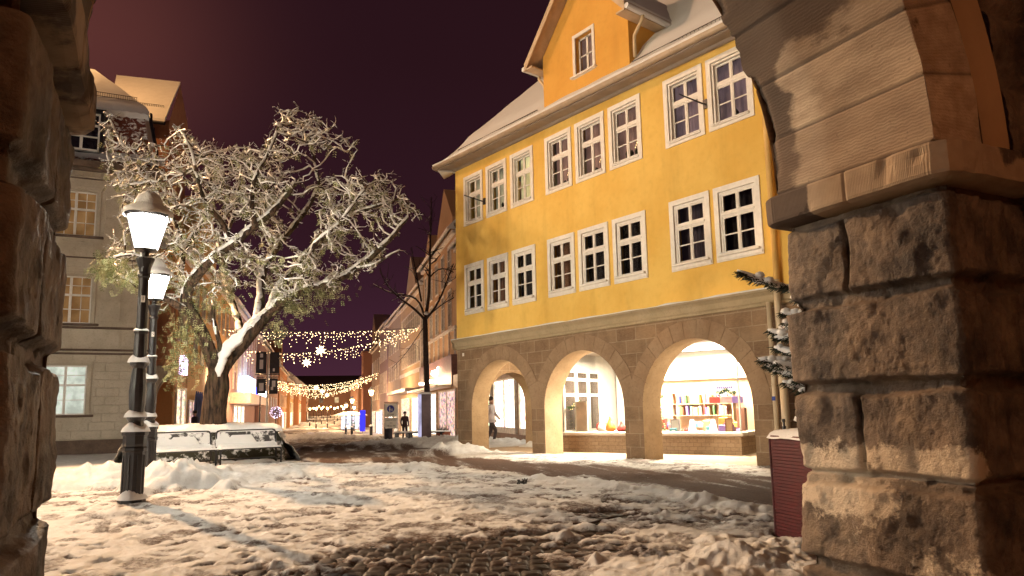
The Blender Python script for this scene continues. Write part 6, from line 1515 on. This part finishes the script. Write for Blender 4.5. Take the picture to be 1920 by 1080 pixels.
for i,(x,y,s,w,h,lab) in enumerate(((606,700,290,34,11,'distant dark roofed house on the rise at the left street end'),(640,705,320,40,11,'distant dark roofed house closing the view up the street'),(675,706,300,30,10,'distant dark roofed house beyond the kiosk'))):
    P = dep(x,775,s); z0 = float(zs(s)); r_ = thing('distant_house',lab,'house',(P[0],P[1],z0),math.atan2(TV[1],TV[0]))
    m = MB(); m.bx(-w/2,w/2,0,12,-1,h); m.build('wall', wallm('wall_dist%d'%i,(.42,.25,.17)), r_)
    m = MB(); m.prism([(-w/2-1,-1,h),(-w/2-1,13,h),(-w/2-1,6,h+6)],(w+2,0,0)); m.build('roof', plain('dark_roof%d'%i,(.05,.03,.035),.8), r_)
    for k in range(5): 
        m = MB(); m.bx(-w/2+3+k*w/5.5,-w/2+4.6+k*w/5.5,-.03,-.001,h*.5,h*.5+2.2); m.build('window', WARMP if k % 2 else DKP, r_)

# ---- street lamps along the street (warm sodium light)
SOD = emit_clear('sodium_glow',(1.0,.60,.20),22)
def make_far_lamp():
    r = thing('street_lamp','x','street lamp')
    m = MB(); m.lathe([(.17,0),(.14,.08),(.14,.95),(.17,1.0),(.10,1.08)],8); m.build('pedestal',M['iron'],r)
    m = MB(); m.lathe([(.09,1.06),(.07,2.0),(.055,3.6),(.10,3.66),(.05,3.75)],8); m.build('post',M['iron'],r)
    m = MB(); m.lathe([(.26,4.16),(.28,4.2),(.12,4.36),(.03,4.5)],6); l = m.build('lantern_cap',M['iron'],r)
    m = MB(); m.lathe([(.14,3.76),(.25,4.15)],6); m.build('lantern_glass',SOD,l)
    m = MB(); m.lathe([(.20,.98),(.16,1.10),(.02,1.2)],9); m.lathe([(.29,4.19),(.20,4.34),(.05,4.5)],9); m.build('snow_cap',SNOW,r,smooth=True)
    return r
FL = [(696,64,'at the right kerb nearest the signboard'),(487,60,'on the left beside the tall notice frames'),(660,83,'second along the right kerb'),(648.7,100,'third along the right kerb'),(644,129,'fourth along the right kerb'),(581,170,'first of the far cluster, left kerb'),(593,150,'in the far cluster, above the snow heap'),(588,205,'farthest left of the far cluster'),(603,190,'in the middle of the far cluster'),(606,245,'among the farthest, mid street'),(598,285,'farthest on the left, added to brighten the street end'),(640,285,'farthest on the right, added to brighten the street end'),(620,255,'farthest in the middle of the street end'),(614,150,'right of the middle in the far cluster'),(633,215,'at the far right bend'),(664,122,'close to the lit kiosk'),(627,180,'between the far cluster and the right kerb')]  # the two lamps farthest off are added to brighten the street end
fl0 = make_far_lamp()
for i,(x,s,wh) in enumerate(FL):
    P = hit(x,775,SV*s,SV); z = float(zs(s)); o = fl0 if i == 0 else copy_tree(fl0)
    o.location = (P[0],P[1],z); o['label'] = 'orange glowing street lamp '+wh; o['group'] = 'orange lamps down the street'
    point('sodium_lamp',(P[0],P[1],z+3.95),1700 if s < 110 else 2800,(1.0,.60,.30),.22)
    if i == 1: pass
# ---- light curtains across the street
BULB = emit('bulb_glow',(1.0,.70,.36),9,'NONE'); WIRE = M['iron']
bm_ = MB(); bm_.lathe([(.002,-.042),(.042,0),(.002,.042)],5); _b = bm_.build('bulb',BULB); BULBME = _b.data; bpy.data.objects.remove(_b)
def garland(s, t0, t1, z0, z1, sag, drop, nstr, label, sc=1.0, seed=0):
    r_ = random.Random(seed); a, b = st(s,t0,z0), st(s,t1,z1); root = thing('light_curtain',label,'fairy lights',a,0,'light curtains over the street',world=True)
    f = lambda u: a+(b-a)*u-np.array([0,0,sag*4*u*(1-u)])
    m = MB(); m.tube([f(u) for u in np.linspace(0,1,30)],.016,4); pts = []
    for k in range(nstr):
        u = (k+r_.random())/nstr; p = f(u); L = drop*r_.choice((.2,.35,.5,.75,1.0))*r_.uniform(.8,1.1); n = max(2,int(L/.24))
        m.segs([p],[p-np.array([0,0,L])],.006,.006,3)
        for j in range(n): pts.append(p+np.array([r_.gauss(0,.06),r_.gauss(0,.06),-L*(j+.5*r_.random()+.3)/n]))
    m.build('cable',WIRE,root); r_.shuffle(pts)
    for p in pts[:100]:
        o = bpy.data.objects.new('bulb',BULBME); COL.objects.link(o); o.parent = root; o.location = p-a; o.scale = (sc*r_.uniform(.7,1.1),)*3
    m = MB()
    for p in pts[100:]: q = .042*sc*r_.uniform(.6,1.1); m.lathe([(.002,-q),(q,0),(.002,q)],4,p)
    if len(pts) > 100: m.build('bulb_strands',BULB,root)['kind'] = 'stuff'
garland(57,-6.9,7.9,7.75,8.0,.28,1.25,95,'nearest light curtain, hanging straight across from the tree to the bare tree',.85,1)
garland(65,-6.9,7.9,6.9,8.6,1.0,1.15,85,'second light curtain, sagging below the nearest one with two lit stars',.95,2)
garland(97,-6.5,8.0,5.95,6.6,1.3,1.2,90,'third light curtain, the highest of the low hanging group',1.15,3)
garland(112,-6.4,8.0,5.9,6.5,1.3,1.0,80,'fourth light curtain, deepest sag in the low hanging group',1.3,4)
garland(130,-6.2,7.6,5.8,6.4,1.5,1.0,70,'fifth light curtain, farthest and lowest above the street lamps',1.4,5)
STARM = emit('star_glow',(1.0,.74,.40),10)
def star(x, y, d, r, lab):
    P = dep(x,y,d); o = thing('lit_star',lab,'star',P,math.atan2(TV[1],TV[0]),'lit stars over the street')
    m = MB(); n = 8; pts = [(math.cos(math.pi*k/n+.2)*(r if k % 2 == 0 else r*.38),0,math.sin(math.pi*k/n+.2)*(r if k % 2 == 0 else r*.38)) for k in range(2*n)]
    V_ = [(0,-.16*r/.4,0),(0,.16*r/.4,0)]+pts; m.add(V_,[(0,2+k,2+(k+1)%(2*n)) for k in range(2*n)]+[(1,2+(k+1)%(2*n),2+k) for k in range(2*n)]); m.build('star_body',STARM,o)
    m = MB(); m.tube([(0,0,r*.9),(0,0,r+.9)],.012,4); m.build('hanger',WIRE,o)
star(601,657,65,.52,'large glowing star hanging highest over the street'); star(575,680,72,.50,'large glowing star hanging lower left of the highest one')
star(593,727,112,.45,'small distant glowing star, leftmost in the low light curtains'); star(604,734,124,.45,'small distant glowing star, middle of the low light curtains'); star(613,741,138,.45,'small distant glowing star, lowest and rightmost of all')
# ---- things standing about the street mouth
def upright(x, y0, d):                                          # a point on the ground under the sight line through x at distance d
    P = dep(x, y0, d); s = float(P @ SV); return np.array([P[0], P[1], float(zs(s))])
def face_rz(P): return math.atan2(-P[0], P[1])*1.0               # turn so that local -y looks at the viewer
P = upright(733,800,42); sg = thing('pedestrian_sign','white framed pedestrian zone sign with a blue round symbol on two posts','sign',P,face_rz(P))
SGW = plain('sign_white',(.66,.60,.50),.5,.05); SGB = plain('sign_blue',(.015,.02,.20),.4,.05); SGK = plain('sign_black',(.02,.02,.02),.5)
m = MB()
for x in (-.40,.40): m.tube([(x,0,-.1),(x,0,2.28)],.028,8)
m.tube([(-.40,0,2.28),(.40,0,2.28)],.028,8); m.build('post',plain('sign_post',(.30,.22,.17),.4,.1,5,.4),sg)
for z0,z1,nm in ((1.42,2.22,'upper_panel'),(.72,1.36,'lower_panel')):
    m = MB(); m.bev(-.36,.36,-.03,.0,z0,z1,.01); p = m.build(nm,SGW,sg); m = MB()
    for a in ((-.36,.36,z0,z0+.018),(-.36,.36,z1-.018,z1),(-.36,-.342,z0+.018,z1-.018),(.342,.36,z0+.018,z1-.018)): m.bx(a[0],a[1],-.036,-.031,a[2],a[3])
    m.build('panel_border',SGK,p)
    if z0 > 1:
        m = MB(); A = np.linspace(0,2*math.pi,41)[:-1]; m.prism([(-.02+.215*math.cos(a),-.036,1.89+.215*math.sin(a)) for a in A],(0,.005,0)); dsc = m.build('blue_disc',SGB,p)
        m = MB()
        for x,z,s in ((-.07,1.87,1.0),(.06,1.83,.62)):
            m.prism([(x+.030*s*math.cos(a),-.042,z+.115*s+.034*s*math.sin(a)) for a in A[::3]],(0,.004,0))
            m.prism([(x-.022*s,-.042,z+.08*s),(x+.022*s,-.042,z+.08*s),(x+.06*s,-.042,z-.04*s),(x+.03*s,-.042,z-.045*s),(x+.03*s,-.042,z-.15*s),(x-.03*s,-.042,z-.15*s),(x-.03*s,-.042,z-.045*s),(x-.06*s,-.042,z-.04*s)],(0,.004,0))
        o = m.build('figures',SGW,dsc); 
        M4 = np.eye(4); M4[:3,0] = (1,0,0); M4[:3,1] = (0,0,1); M4[:3,2] = (0,-1,0); M4[:3,3] = (-.02,-.033,1.545); put_text('word_zone','ZONE',.15,M4,SGK,p)
    else:
        for s,z,sz in (('Lieferverkehr',1.23,.112),('von',1.06,.11),('18h bis 10h',.88,.112)):
            M4 = np.eye(4); M4[:3,1] = (0,0,1); M4[:3,2] = (0,-1,0); M4[:3,3] = (0,-.033,z); put_text('wording',s,sz,M4,SGK,p)
P = upright(728,800,43); b = thing('litter_bin','dark steel litter bin behind the pedestrian sign','litter bin',P,face_rz(P))
m = MB(); m.lathe([(.24,0),(.26,.03),(.26,.72),(.28,.74),(.28,.80),(.20,.86)],18); m.build('bin_body',plain('bin_steel',(.07,.07,.09),.3,.2,5,.6),b,smooth=True); m = MB(); m.lathe([(.275,.79),(.22,.88),(.05,.93)],14); m.build('snow',SNOW,b,smooth=True)
P = upright(797.5,800,37); c_ = thing('information_pillar','tall dark metal information pillar with a pale lit edge and snow on top','pillar',P,face_rz(P)+.25)
m = MB(); m.bev(-.26,.26,-.26,.26,.10,2.46,.02); m.bx(-.22,.22,-.22,.22,-.05,.10); m.build('body',plain('pillar_brown',(.075,.045,.05),.3,.2,2,.4),c_)
m = MB(); m.bev(-.345,-.262,-.24,.24,.12,2.45,.01); m.build('lit_edge',emit('edge_glow',(.75,.7,1.0),.9,var=1.5),c_)
m = MB(); U,V = np.meshgrid(np.linspace(-1,1,14),np.linspace(-1,1,14),indexing='ij'); e_ = np.minimum(1-abs(U),1-abs(V)); m.grid(np.stack([U*.32,V*.29,2.455+.11*np.clip(e_*3,0,1)**.5],-1)); m.build('snow',SNOW,c_,smooth=True)
for x,d,lab in ((757,41,'low dark slatted seat with snow, left of the information pillar beside the sign'),(778,39.5,'low dark slatted seat with snow, nearest the information pillar'),(812,38.5,'low dark slatted seat partly hidden right of the information pillar')):
    P = upright(x,805,d); o = thing('street_bench',lab,'bench',P,face_rz(P)+.5,'low seats at the street mouth')
    m = MB(); [m.bev(-.6,.6,-.22+k*.115,-.125+k*.115,.42,.46,.006) for k in range(4)]; m.build('seat_slats',M['iron'],o)
    for sx in (-1,1): m = MB(); m.bx(sx*.45-.04,sx*.45+.04,-.18,.20,-.1,.42); m.build('leg',M['iron'],o)
    m = MB(); U,V = np.meshgrid(np.linspace(-.6,.6,24),np.linspace(-.22,.24,8),indexing='ij'); m.grid(np.stack([U,V,.455+.09*np.clip(np.minimum(.6-abs(U),.23-abs(V))*9,0,1)**.5],-1)); m.build('snow',SNOW,o,smooth=True)
P = upright(831,806,39); o = thing('plant_trough','low terracotta plant trough with snow outside the shop window','planter',P,face_rz(P)+.3)
m = MB(); m.hull([(-.3,-.18,0),(.3,-.18,0),(.3,.18,0),(-.3,.18,0),(-.36,-.22,.42),(.36,-.22,.42),(.36,.22,.42),(-.36,.22,.42)]); m.bev(-.38,.38,-.24,.24,.40,.47,.01); m.build('tub',plain('terracotta',(.34,.12,.07),.7),o)
m = MB(); U,V = np.meshgrid(np.linspace(-.36,.36,14),np.linspace(-.22,.22,10),indexing='ij'); m.grid(np.stack([U,V,.46+.08*np.clip(np.minimum(.36-abs(U),.22-abs(V))*9,0,1)**.5],-1)); m.build('snow',SNOW,o,smooth=True)
m = MB(); r_ = random.Random(4)
for k in range(60): a = r_.uniform(0,6.28); q = np.array([r_.uniform(-.3,.3),r_.uniform(-.15,.15),.48]); m.segs([q],[q+np.array([math.cos(a)*.12,math.sin(a)*.12,r_.uniform(.1,.4)])],.012,.004,4)
m.build('plants',plain('dry_plants',(.07,.05,.03),.8),o)
# notice frames on a tall pole
P = upright(500,790,45); o = thing('notice_pole','tall pale pole carrying four dark notice frames pinned with white sheets','notice board',P,face_rz(P))
m = MB(); m.lathe([(.10,0),(.07,.3),(.065,5.9),(.02,5.95)],10); m.build('pole',plain('pole_pale',(.55,.48,.40),.4,.1,4,.2),o)
NB_ = plain('notice_dark',(.035,.03,.035),.35)
for x0,x1,z0,z1,sh_ in ((-.74,-.10,4.45,5.85,[(-.52,-.30,4.75,5.35),(-.5,-.32,5.5,5.75)]),(.10,.70,4.45,5.85,[(.30,.42,4.6,4.8)]),(-.66,-.10,3.15,4.15,[(-.52,-.24,3.35,3.85)]),(.10,.62,3.15,4.15,[(.26,.48,3.6,4.0),(.2,.35,3.4,3.6)])):
    m = MB(); m.bev(x0,x1,-.05,.05,z0,z1,.02); p = m.build('notice_frame',NB_,o); m = MB()
    for a in sh_: m.bx(a[0],a[1],-.06,-.053,a[2],a[3])
    m.build('sheet',M['wood_white'],p)
m = MB(); m.bx(-.76,.72,-.02,.02,4.36,4.42); m.bx(-.68,.64,-.02,.02,4.2,4.26); m.build('cross_bar',M['iron'],o)
# clipped ball tree wound with lights
P = upright(517,790,66); o = thing('ball_tree','small clipped ball tree wound with pale fairy lights on the left pavement','tree',P)
m = MB(); m.tube([(0,0,-.1),(0,0,2.2)],[.07,.05],7); m.build('trunk',BARK,o)
m = MB(); A_l, B_l = [], []
r_ = random.Random(9)
for k in range(420):
    v = np.array([r_.gauss(0,1),r_.gauss(0,1),r_.gauss(0,1)]); v /= np.linalg.norm(v); q = v*.52*r_.uniform(.35,1)+np.array([0,0,2.55]); A_l.append(q); B_l.append(q+np.array([r_.gauss(0,.09) for _ in range(3)]))
m.segs(A_l,B_l,.016,.008,4); m.build('crown',plain('ball_twigs',(.16,.10,.12),.8),o)
m = MB()
for k in range(110): v = np.array([r_.gauss(0,1),r_.gauss(0,1),r_.gauss(0,1)]); v /= np.linalg.norm(v); m.lathe([(.002,-.028),(.028,0),(.002,.028)],4,v*.54+np.array([0,0,2.55]))
m.build('fairy_lights',emit('pale_violet_bulb',(.85,.7,1.0),5,'NONE'),o)['kind'] = 'stuff'
# bare street tree at the right
BD = 42.0
def B3(p): return dep(p[0],p[1],BD+p[2])
bt = thing('bare_tree','slender leafless street tree with dusting of snow, rising behind the information pillar','tree',upright(803,815,BD),world=True)
SA_, SB2, SR = [], [], []
def bl(pts, r0, r1, sub=3, ln=1.4):
    Q = np.array([B3(p) for p in pts]); seg = np.concatenate([[0],np.cumsum(np.linalg.norm(np.diff(Q,axis=0),axis=1))]); n_ = max(3,int(seg[-1]/.35))
    Q = np.stack([np.interp(np.linspace(0,seg[-1],n_),seg,Q[:,k]) for k in range(3)],1)
    for _ in range(2):
        if n_ > 4: Q[1:-1] = (Q[:-2]+2*Q[1:-1]+Q[2:])/4
    for i in range(n_-1):
        r = r0+(r1-r0)*i/n_; SA_.append(Q[i]); SB2.append(Q[i+1]); SR.append(r)
        if i > n_*.3 and sub:
            for _ in range(rt.choice((1,1,2))): side(Q[i], Q[i+1]-Q[i], r*.55, ln*rt.uniform(.4,1.0), sub)
def side(p, dv, r, L, dpt):
    dv = dv/np.linalg.norm(dv); v = dv*.6+np.array([rt.gauss(0,.6),rt.gauss(0,.6),rt.gauss(.15,.4)]); v /= np.linalg.norm(v); n_ = max(2,int(L/.3))
    for i in range(n_):
        q = p+v*L/n_; SA_.append(p); SB2.append(q); SR.append(max(.010,r*(1-.7*i/n_))); p = q; v = v+np.array([rt.gauss(0,.16),rt.gauss(0,.16),rt.gauss(.06,.12)]); v /= np.linalg.norm(v)
        if dpt > 1 and rt.random() < .55: side(p, v, r*.6, L*.55, dpt-1)
bl([(803,818,0),(801,735,0),(799,680,0),(798,640,0),(797,598,0)],.20,.15,0)
bl([(797,600,0),(804,560,.2),(806,500,.3),(807,440,.4),(809,370,.5)],.11,.02,2,1.1)
bl([(797,600,0),(785,585,-.3),(760,567,-.6),(738,550,-.9),(718,525,-1.0),(712,505,-1.0)],.085,.02,2,1.0)
bl([(795,590,0),(786,560,.3),(765,552,.5),(735,552,.6),(700,533,.7)],.07,.018,2,.9)
bl([(790,565,.2),(782,520,.8),(775,485,1.0),(771,465,1.0)],.06,.018,2,.9)
bl([(797,600,0),(815,580,-.4),(830,550,-.8),(842,515,-1.0),(850,495,-1.1)],.08,.02,2,1.1)
bl([(800,595,0),(822,575,.6),(845,560,1.2),(868,550,1.6)],.05,.015,2,1.0)
bl([(806,520,.3),(822,500,.9),(845,505,1.4),(862,518,1.7)],.05,.015,2,1.0)
bl([(806,480,.3),(795,470,-.6),(780,462,-1.2)],.035,.012,2,.8)
bl([(797,610,0),(780,635,.8),(760,665,1.2),(735,690,1.4)],.03,.012,1,.8)
SA_, SB2, SR = np.array(SA_), np.array(SB2), np.array(SR)
m = MB(); m.segs(SA_,SB2+(SB2-SA_)*.06,SR,SR*.92,7); m.build('trunk',plain('bare_bark',(.035,.020,.018),.8,.3,9,0,.4),bt,smooth=True)
d_ = SB2-SA_; fl_ = np.hypot(d_[:,0],d_[:,1])/np.linalg.norm(d_,axis=1); k2 = (fl_ > .55)&(SR > .016)&(np.random.default_rng(1).random(len(SR)) < .6)
m = MB(); u_ = np.array([0,0,1.0]); m.segs(SA_[k2]+u_*(SR[k2]*.8)[:,None],SB2[k2]+u_*(SR[k2]*.8)[:,None],SR[k2]*.6+.006,SR[k2]*.6+.006,5)
c = B3((800,588,-.12)); m.lathe([(.02,-.1),(.16,-.04),(.18,.04),(.05,.12)],8,c); m.build('branch_snow',SNOW,bt,smooth=True)

# ---- people
def make_person(label, P, rz, coat, legs, hairc, pose, h=1.74):
    root = thing('person',label,'person',P,rz)
    J = dict(pelvis=(0,0,.95),waist=(0,.0,1.10),chest=(0,-.01,1.32),neck=(0,.0,1.49),headb=(0,-.02,1.57),head=(0,-.03,1.66),headt=(0,-.02,1.75),
             shL=(-.19,0,1.42),elL=(-.25,.03,1.14),wrL=(-.24,-.06,.90),haL=(-.235,-.09,.82),shR=(.19,0,1.42),elR=(.25,.03,1.14),wrR=(.24,-.06,.90),haR=(.235,-.09,.82),
             hiL=(-.10,0,.90),knL=(-.11,-.03,.50),anL=(-.11,.03,.09),toL=(-.12,-.13,.04),hiR=(.10,0,.90),knR=(.11,-.03,.50),anR=(.11,.03,.09),toR=(.12,-.13,.04))
    J.update(pose); Rd = dict(pelvis=(.15,.11),waist=(.145,.11),chest=(.17,.12),neck=(.06,.06),headb=(.07,.075),head=(.085,.10),headt=(.05,.06),shL=(.075,.075),elL=(.055,.055),wrL=(.040,.040),haL=(.035,.025),
              hiL=(.10,.10),knL=(.072,.072),anL=(.052,.052),toL=(.045,.038))
    for k in list(Rd): 
        if k.endswith('L'): Rd[k[:-1]+'R'] = Rd[k]
    names = list(J); E = [('pelvis','waist'),('waist','chest'),('chest','neck'),('neck','headb'),('headb','head'),('head','headt')]
    for s in 'LR': E += [('chest','sh'+s),('sh'+s,'el'+s),('el'+s,'wr'+s),('wr'+s,'ha'+s),('pelvis','hi'+s),('hi'+s,'kn'+s),('kn'+s,'an'+s),('an'+s,'to'+s)]
    me = bpy.data.meshes.new('body'); me.from_pydata([J[n_] for n_ in names],[(names.index(a),names.index(b)) for a,b in E],[])
    o = bpy.data.objects.new('body',me); COL.objects.link(o); sk = o.modifiers.new('s','SKIN'); sd = o.modifiers.new('d','SUBSURF'); sd.levels = 2; sd.render_levels = 2
    for i,n_ in enumerate(names): v = me.skin_vertices[0].data[i]; v.radius = Rd[n_]; v.use_root = (n_ == 'pelvis')
    dg = bpy.context.evaluated_depsgraph_get(); nm = bpy.data.meshes.new_from_object(o.evaluated_get(dg)); bpy.data.objects.remove(o)
    for mm in (legs,coat,plain('skin_tone',(.50,.28,.19),.6),plain('shoes',(.03,.02,.02),.5)): nm.materials.append(mm)
    hz = J['neck'][2]+.03
    for p_ in nm.polygons:
        c = np.array(p_.center); p_.use_smooth = True
        hand = min(np.linalg.norm(c-np.array(J['ha'+s])) for s in 'LR') < .075
        head = np.linalg.norm(c-np.array(J['head'])) < .17 and c[2] > J['neck'][2]+.0
        p_.material_index = 2 if (hand or head) else (3 if c[2] < .10 else (0 if c[2] < .84 else 1))
    o = bpy.data.objects.new('body',nm); COL.objects.link(o); o.parent = root
    hd = np.array(J['head']); m = MB(); m.lathe([(.095,-.03),(.105,.03),(.09,.085),(.05,.12),(.005,.13)],12,hd+np.array([0,.025,.01])); m.build('hair',hairc,root,smooth=True)
    m = MB(); m.lathe([(.19,-.0),(.205,.06),(.19,.10)],14,np.array(J['pelvis'])+np.array([0,0,-.12])) ; m.build('coat_hem',coat,root,smooth=True)
    root.scale = (h/1.75,)*3; return root
HAIR = plain('dark_hair',(.03,.018,.012),.6)
walk = dict(hiL=(-.10,0,.90),knL=(-.10,-.22,.55),anL=(-.10,-.12,.12),toL=(-.10,-.27,.06),knR=(.10,.05,.50),anR=(.10,.26,.12),toR=(.10,.13,.04),elL=(-.25,.14,1.16),wrL=(-.24,.16,.93),haL=(-.24,.15,.85),elR=(.25,-.08,1.15),wrR=(.24,-.24,.98),haR=(.235,-.30,.93))
P = upright(921,812,26); make_person('person in pale jacket and dark trousers walking past the lit shop beyond the left arch',P,face_rz(P)+1.25,plain('pale_jacket',(.50,.42,.40),.8),plain('dark_trousers',(.05,.035,.035),.8),HAIR,walk,1.76)
s_ = st_at(366,-5.6); P = st(s_,-5.6,float(zs(s_))); make_person('person in a dark coat before the brightly lit shop left of the tree trunk',P,face_rz(P)-1.0,plain('dark_coat',(.05,.05,.07),.8),plain('black_trousers',(.02,.02,.025),.8),HAIR,walk,1.78)
P = upright(759,806,43.5); make_person('person in a long dark coat standing by the lit shop window behind the low seats',P,face_rz(P)+.4,plain('brown_coat',(.05,.025,.025),.8),plain('grey_trousers',(.04,.03,.03),.8),HAIR,{},1.72)

# ================================================================== LIGHT
w = bpy.data.worlds.new('World'); scene.world = w; w.use_nodes = True
t = NT('w', world=w); g = t.n('TexCoord').outputs['Generated']; z = t.xyz(g)[2]
cr = t.n('ValToRGB'); t.put(cr.inputs[0], z); el = cr.color_ramp.elements
el[0].position = 0.0; el[0].color = (.080,.026,.045,1); el[1].position = 1.0; el[1].color = (.016,.005,.008,1)
for p_,c_2 in ((.10,(.052,.016,.031,1)),(.24,(.029,.0088,.0145,1)),(.45,(.021,.0062,.0088,1))):
    e = el.new(p_); e.color = c_2
gd = ray(150,60); gd = gd/np.linalg.norm(gd)
dt = t.n('VectorMath', operation='DOT_PRODUCT'); t.put(dt.inputs[0], g); dt.inputs[1].default_value = tuple(gd)
gl = t.math('POWER', t.math('MAXIMUM', dt.outputs['Value'], 0.0), 95.0)
mx = t.n('Mix', data_type='RGBA', blend_type='ADD'); mx.inputs[0].default_value = 1; t.put(mx.inputs[6], cr.outputs[0])
sc_ = t.mix(gl, (0,0,0), (.10,.030,.020)); t.put(mx.inputs[7], sc_)
nz = t.noise(1.6, g, 4); bgc = t.mix(t.math('MULTIPLY', t.ramp(nz,.3,.8), .25), mx.outputs[2], (.03,.009,.016))
bg = t.n('Background'); t.put(bg.inputs[0], bgc); bg.inputs[1].default_value = 1.0
ou = t.n('OutputWorld'); t.t.links.new(bg.outputs[0], ou.inputs[0])
# floodlight on the eaves of the sandstone building, out of sight behind the left pier
FLP = np.array([0.9, 30.3, 12.6])
fx = thing('floodlight','floodlight on a bracket at the eaves of the sandstone building','floodlight',FLP,0)
m = MB(); m.bev(-.25,.25,-.12,.10,-.18,.18,.03); m.build('housing',M['iron'],fx); m = MB(); m.bx(-.03,.03,.1,1.6,-.04,.02); m.build('bracket',M['iron'],fx)
def spot(name, loc, tgt, power, col, ang, r=.15, blend=.4):
    l = bpy.data.lights.new(name,'SPOT'); l.energy = power; l.color = col; l.spot_size = R(ang); l.spot_blend = blend; l.shadow_soft_size = r
    o = bpy.data.objects.new(name,l); COL.objects.link(o); o.location = [float(a) for a in loc]
    d = Vector([float(a-b) for a,b in zip(tgt,loc)]); o.rotation_euler = d.to_track_quat('-Z','Y').to_euler(); return o
spot('flood_lamp', FLP-np.array([0,.25,0]), (3.0,8.2,0), 44000, (1.0,.58,.28), 54, .18, .55)
spot('house_fill_spot', (-25,10.5,12), (12.5,11.8,7.6), 18000, (1.0,.76,.46), 32, .4, .6)  # unseen fill added to light the house front evenly, no fixture
point('roof_lamp', dep(70,-20,33), 2400, (1.0,.52,.20), .25)
spot('roof_fill_spot', (-20,31.8,24), (14.8,12.5,12.0), 27000, (1.0,.56,.31), 22, .4, .5)  # unseen fill added to turn the yellow house roof orange, no fixture
# two unseen street lamps added left of the frame to light the house front
l3 = copy_tree(lamp); l3.location = (-15,15.5,0); l3['label'] = 'added black cast iron street lamp lighting the house front, out of view behind the left pier'; l3['group'] = 'lamps on the square'
point('arcade_bulb', pq(-1.6,1.2,4.9), 110, (1,.55,.30), .15)
l4 = copy_tree(lamp); l4.location = (-14,7.5,0); l4['label'] = 'added black cast iron street lamp lighting the house front, farthest left beyond the left pier'; l4['group'] = 'lamps on the square'

GL2 = emit('lantern_glow_fill', (1.0,.91,.74), 1500)  # stronger glow so the added lamps reach the house front
for l_ in (l3, l4):
    for c in l_.children_recursive:
        if c.name.startswith('lantern_glass'): c.data = c.data.copy(); c.data.materials[0] = GL2
# ================================================================== RENDER SETTINGS
scene.view_settings.view_transform = 'Standard'; scene.view_settings.look = 'None'; scene.view_settings.exposure = 0; scene.view_settings.gamma = 1
scene.render.engine = 'CYCLES'; cy = scene.cycles
cy.use_denoising = True
try: cy.denoiser = 'OPENIMAGEDENOISE'
except Exception: pass
cy.max_bounces = 5; cy.diffuse_bounces = 3; cy.glossy_bounces = 2; cy.transmission_bounces = 4; cy.transparent_max_bounces = 12
cy.sample_clamp_indirect = 4.0; cy.sample_clamp_direct = 0.0; cy.caustics_reflective = False; cy.caustics_refractive = False
cy.use_adaptive_sampling = True; cy.adaptive_threshold = .015
scene.render.resolution_x = 1024; scene.render.resolution_y = 576
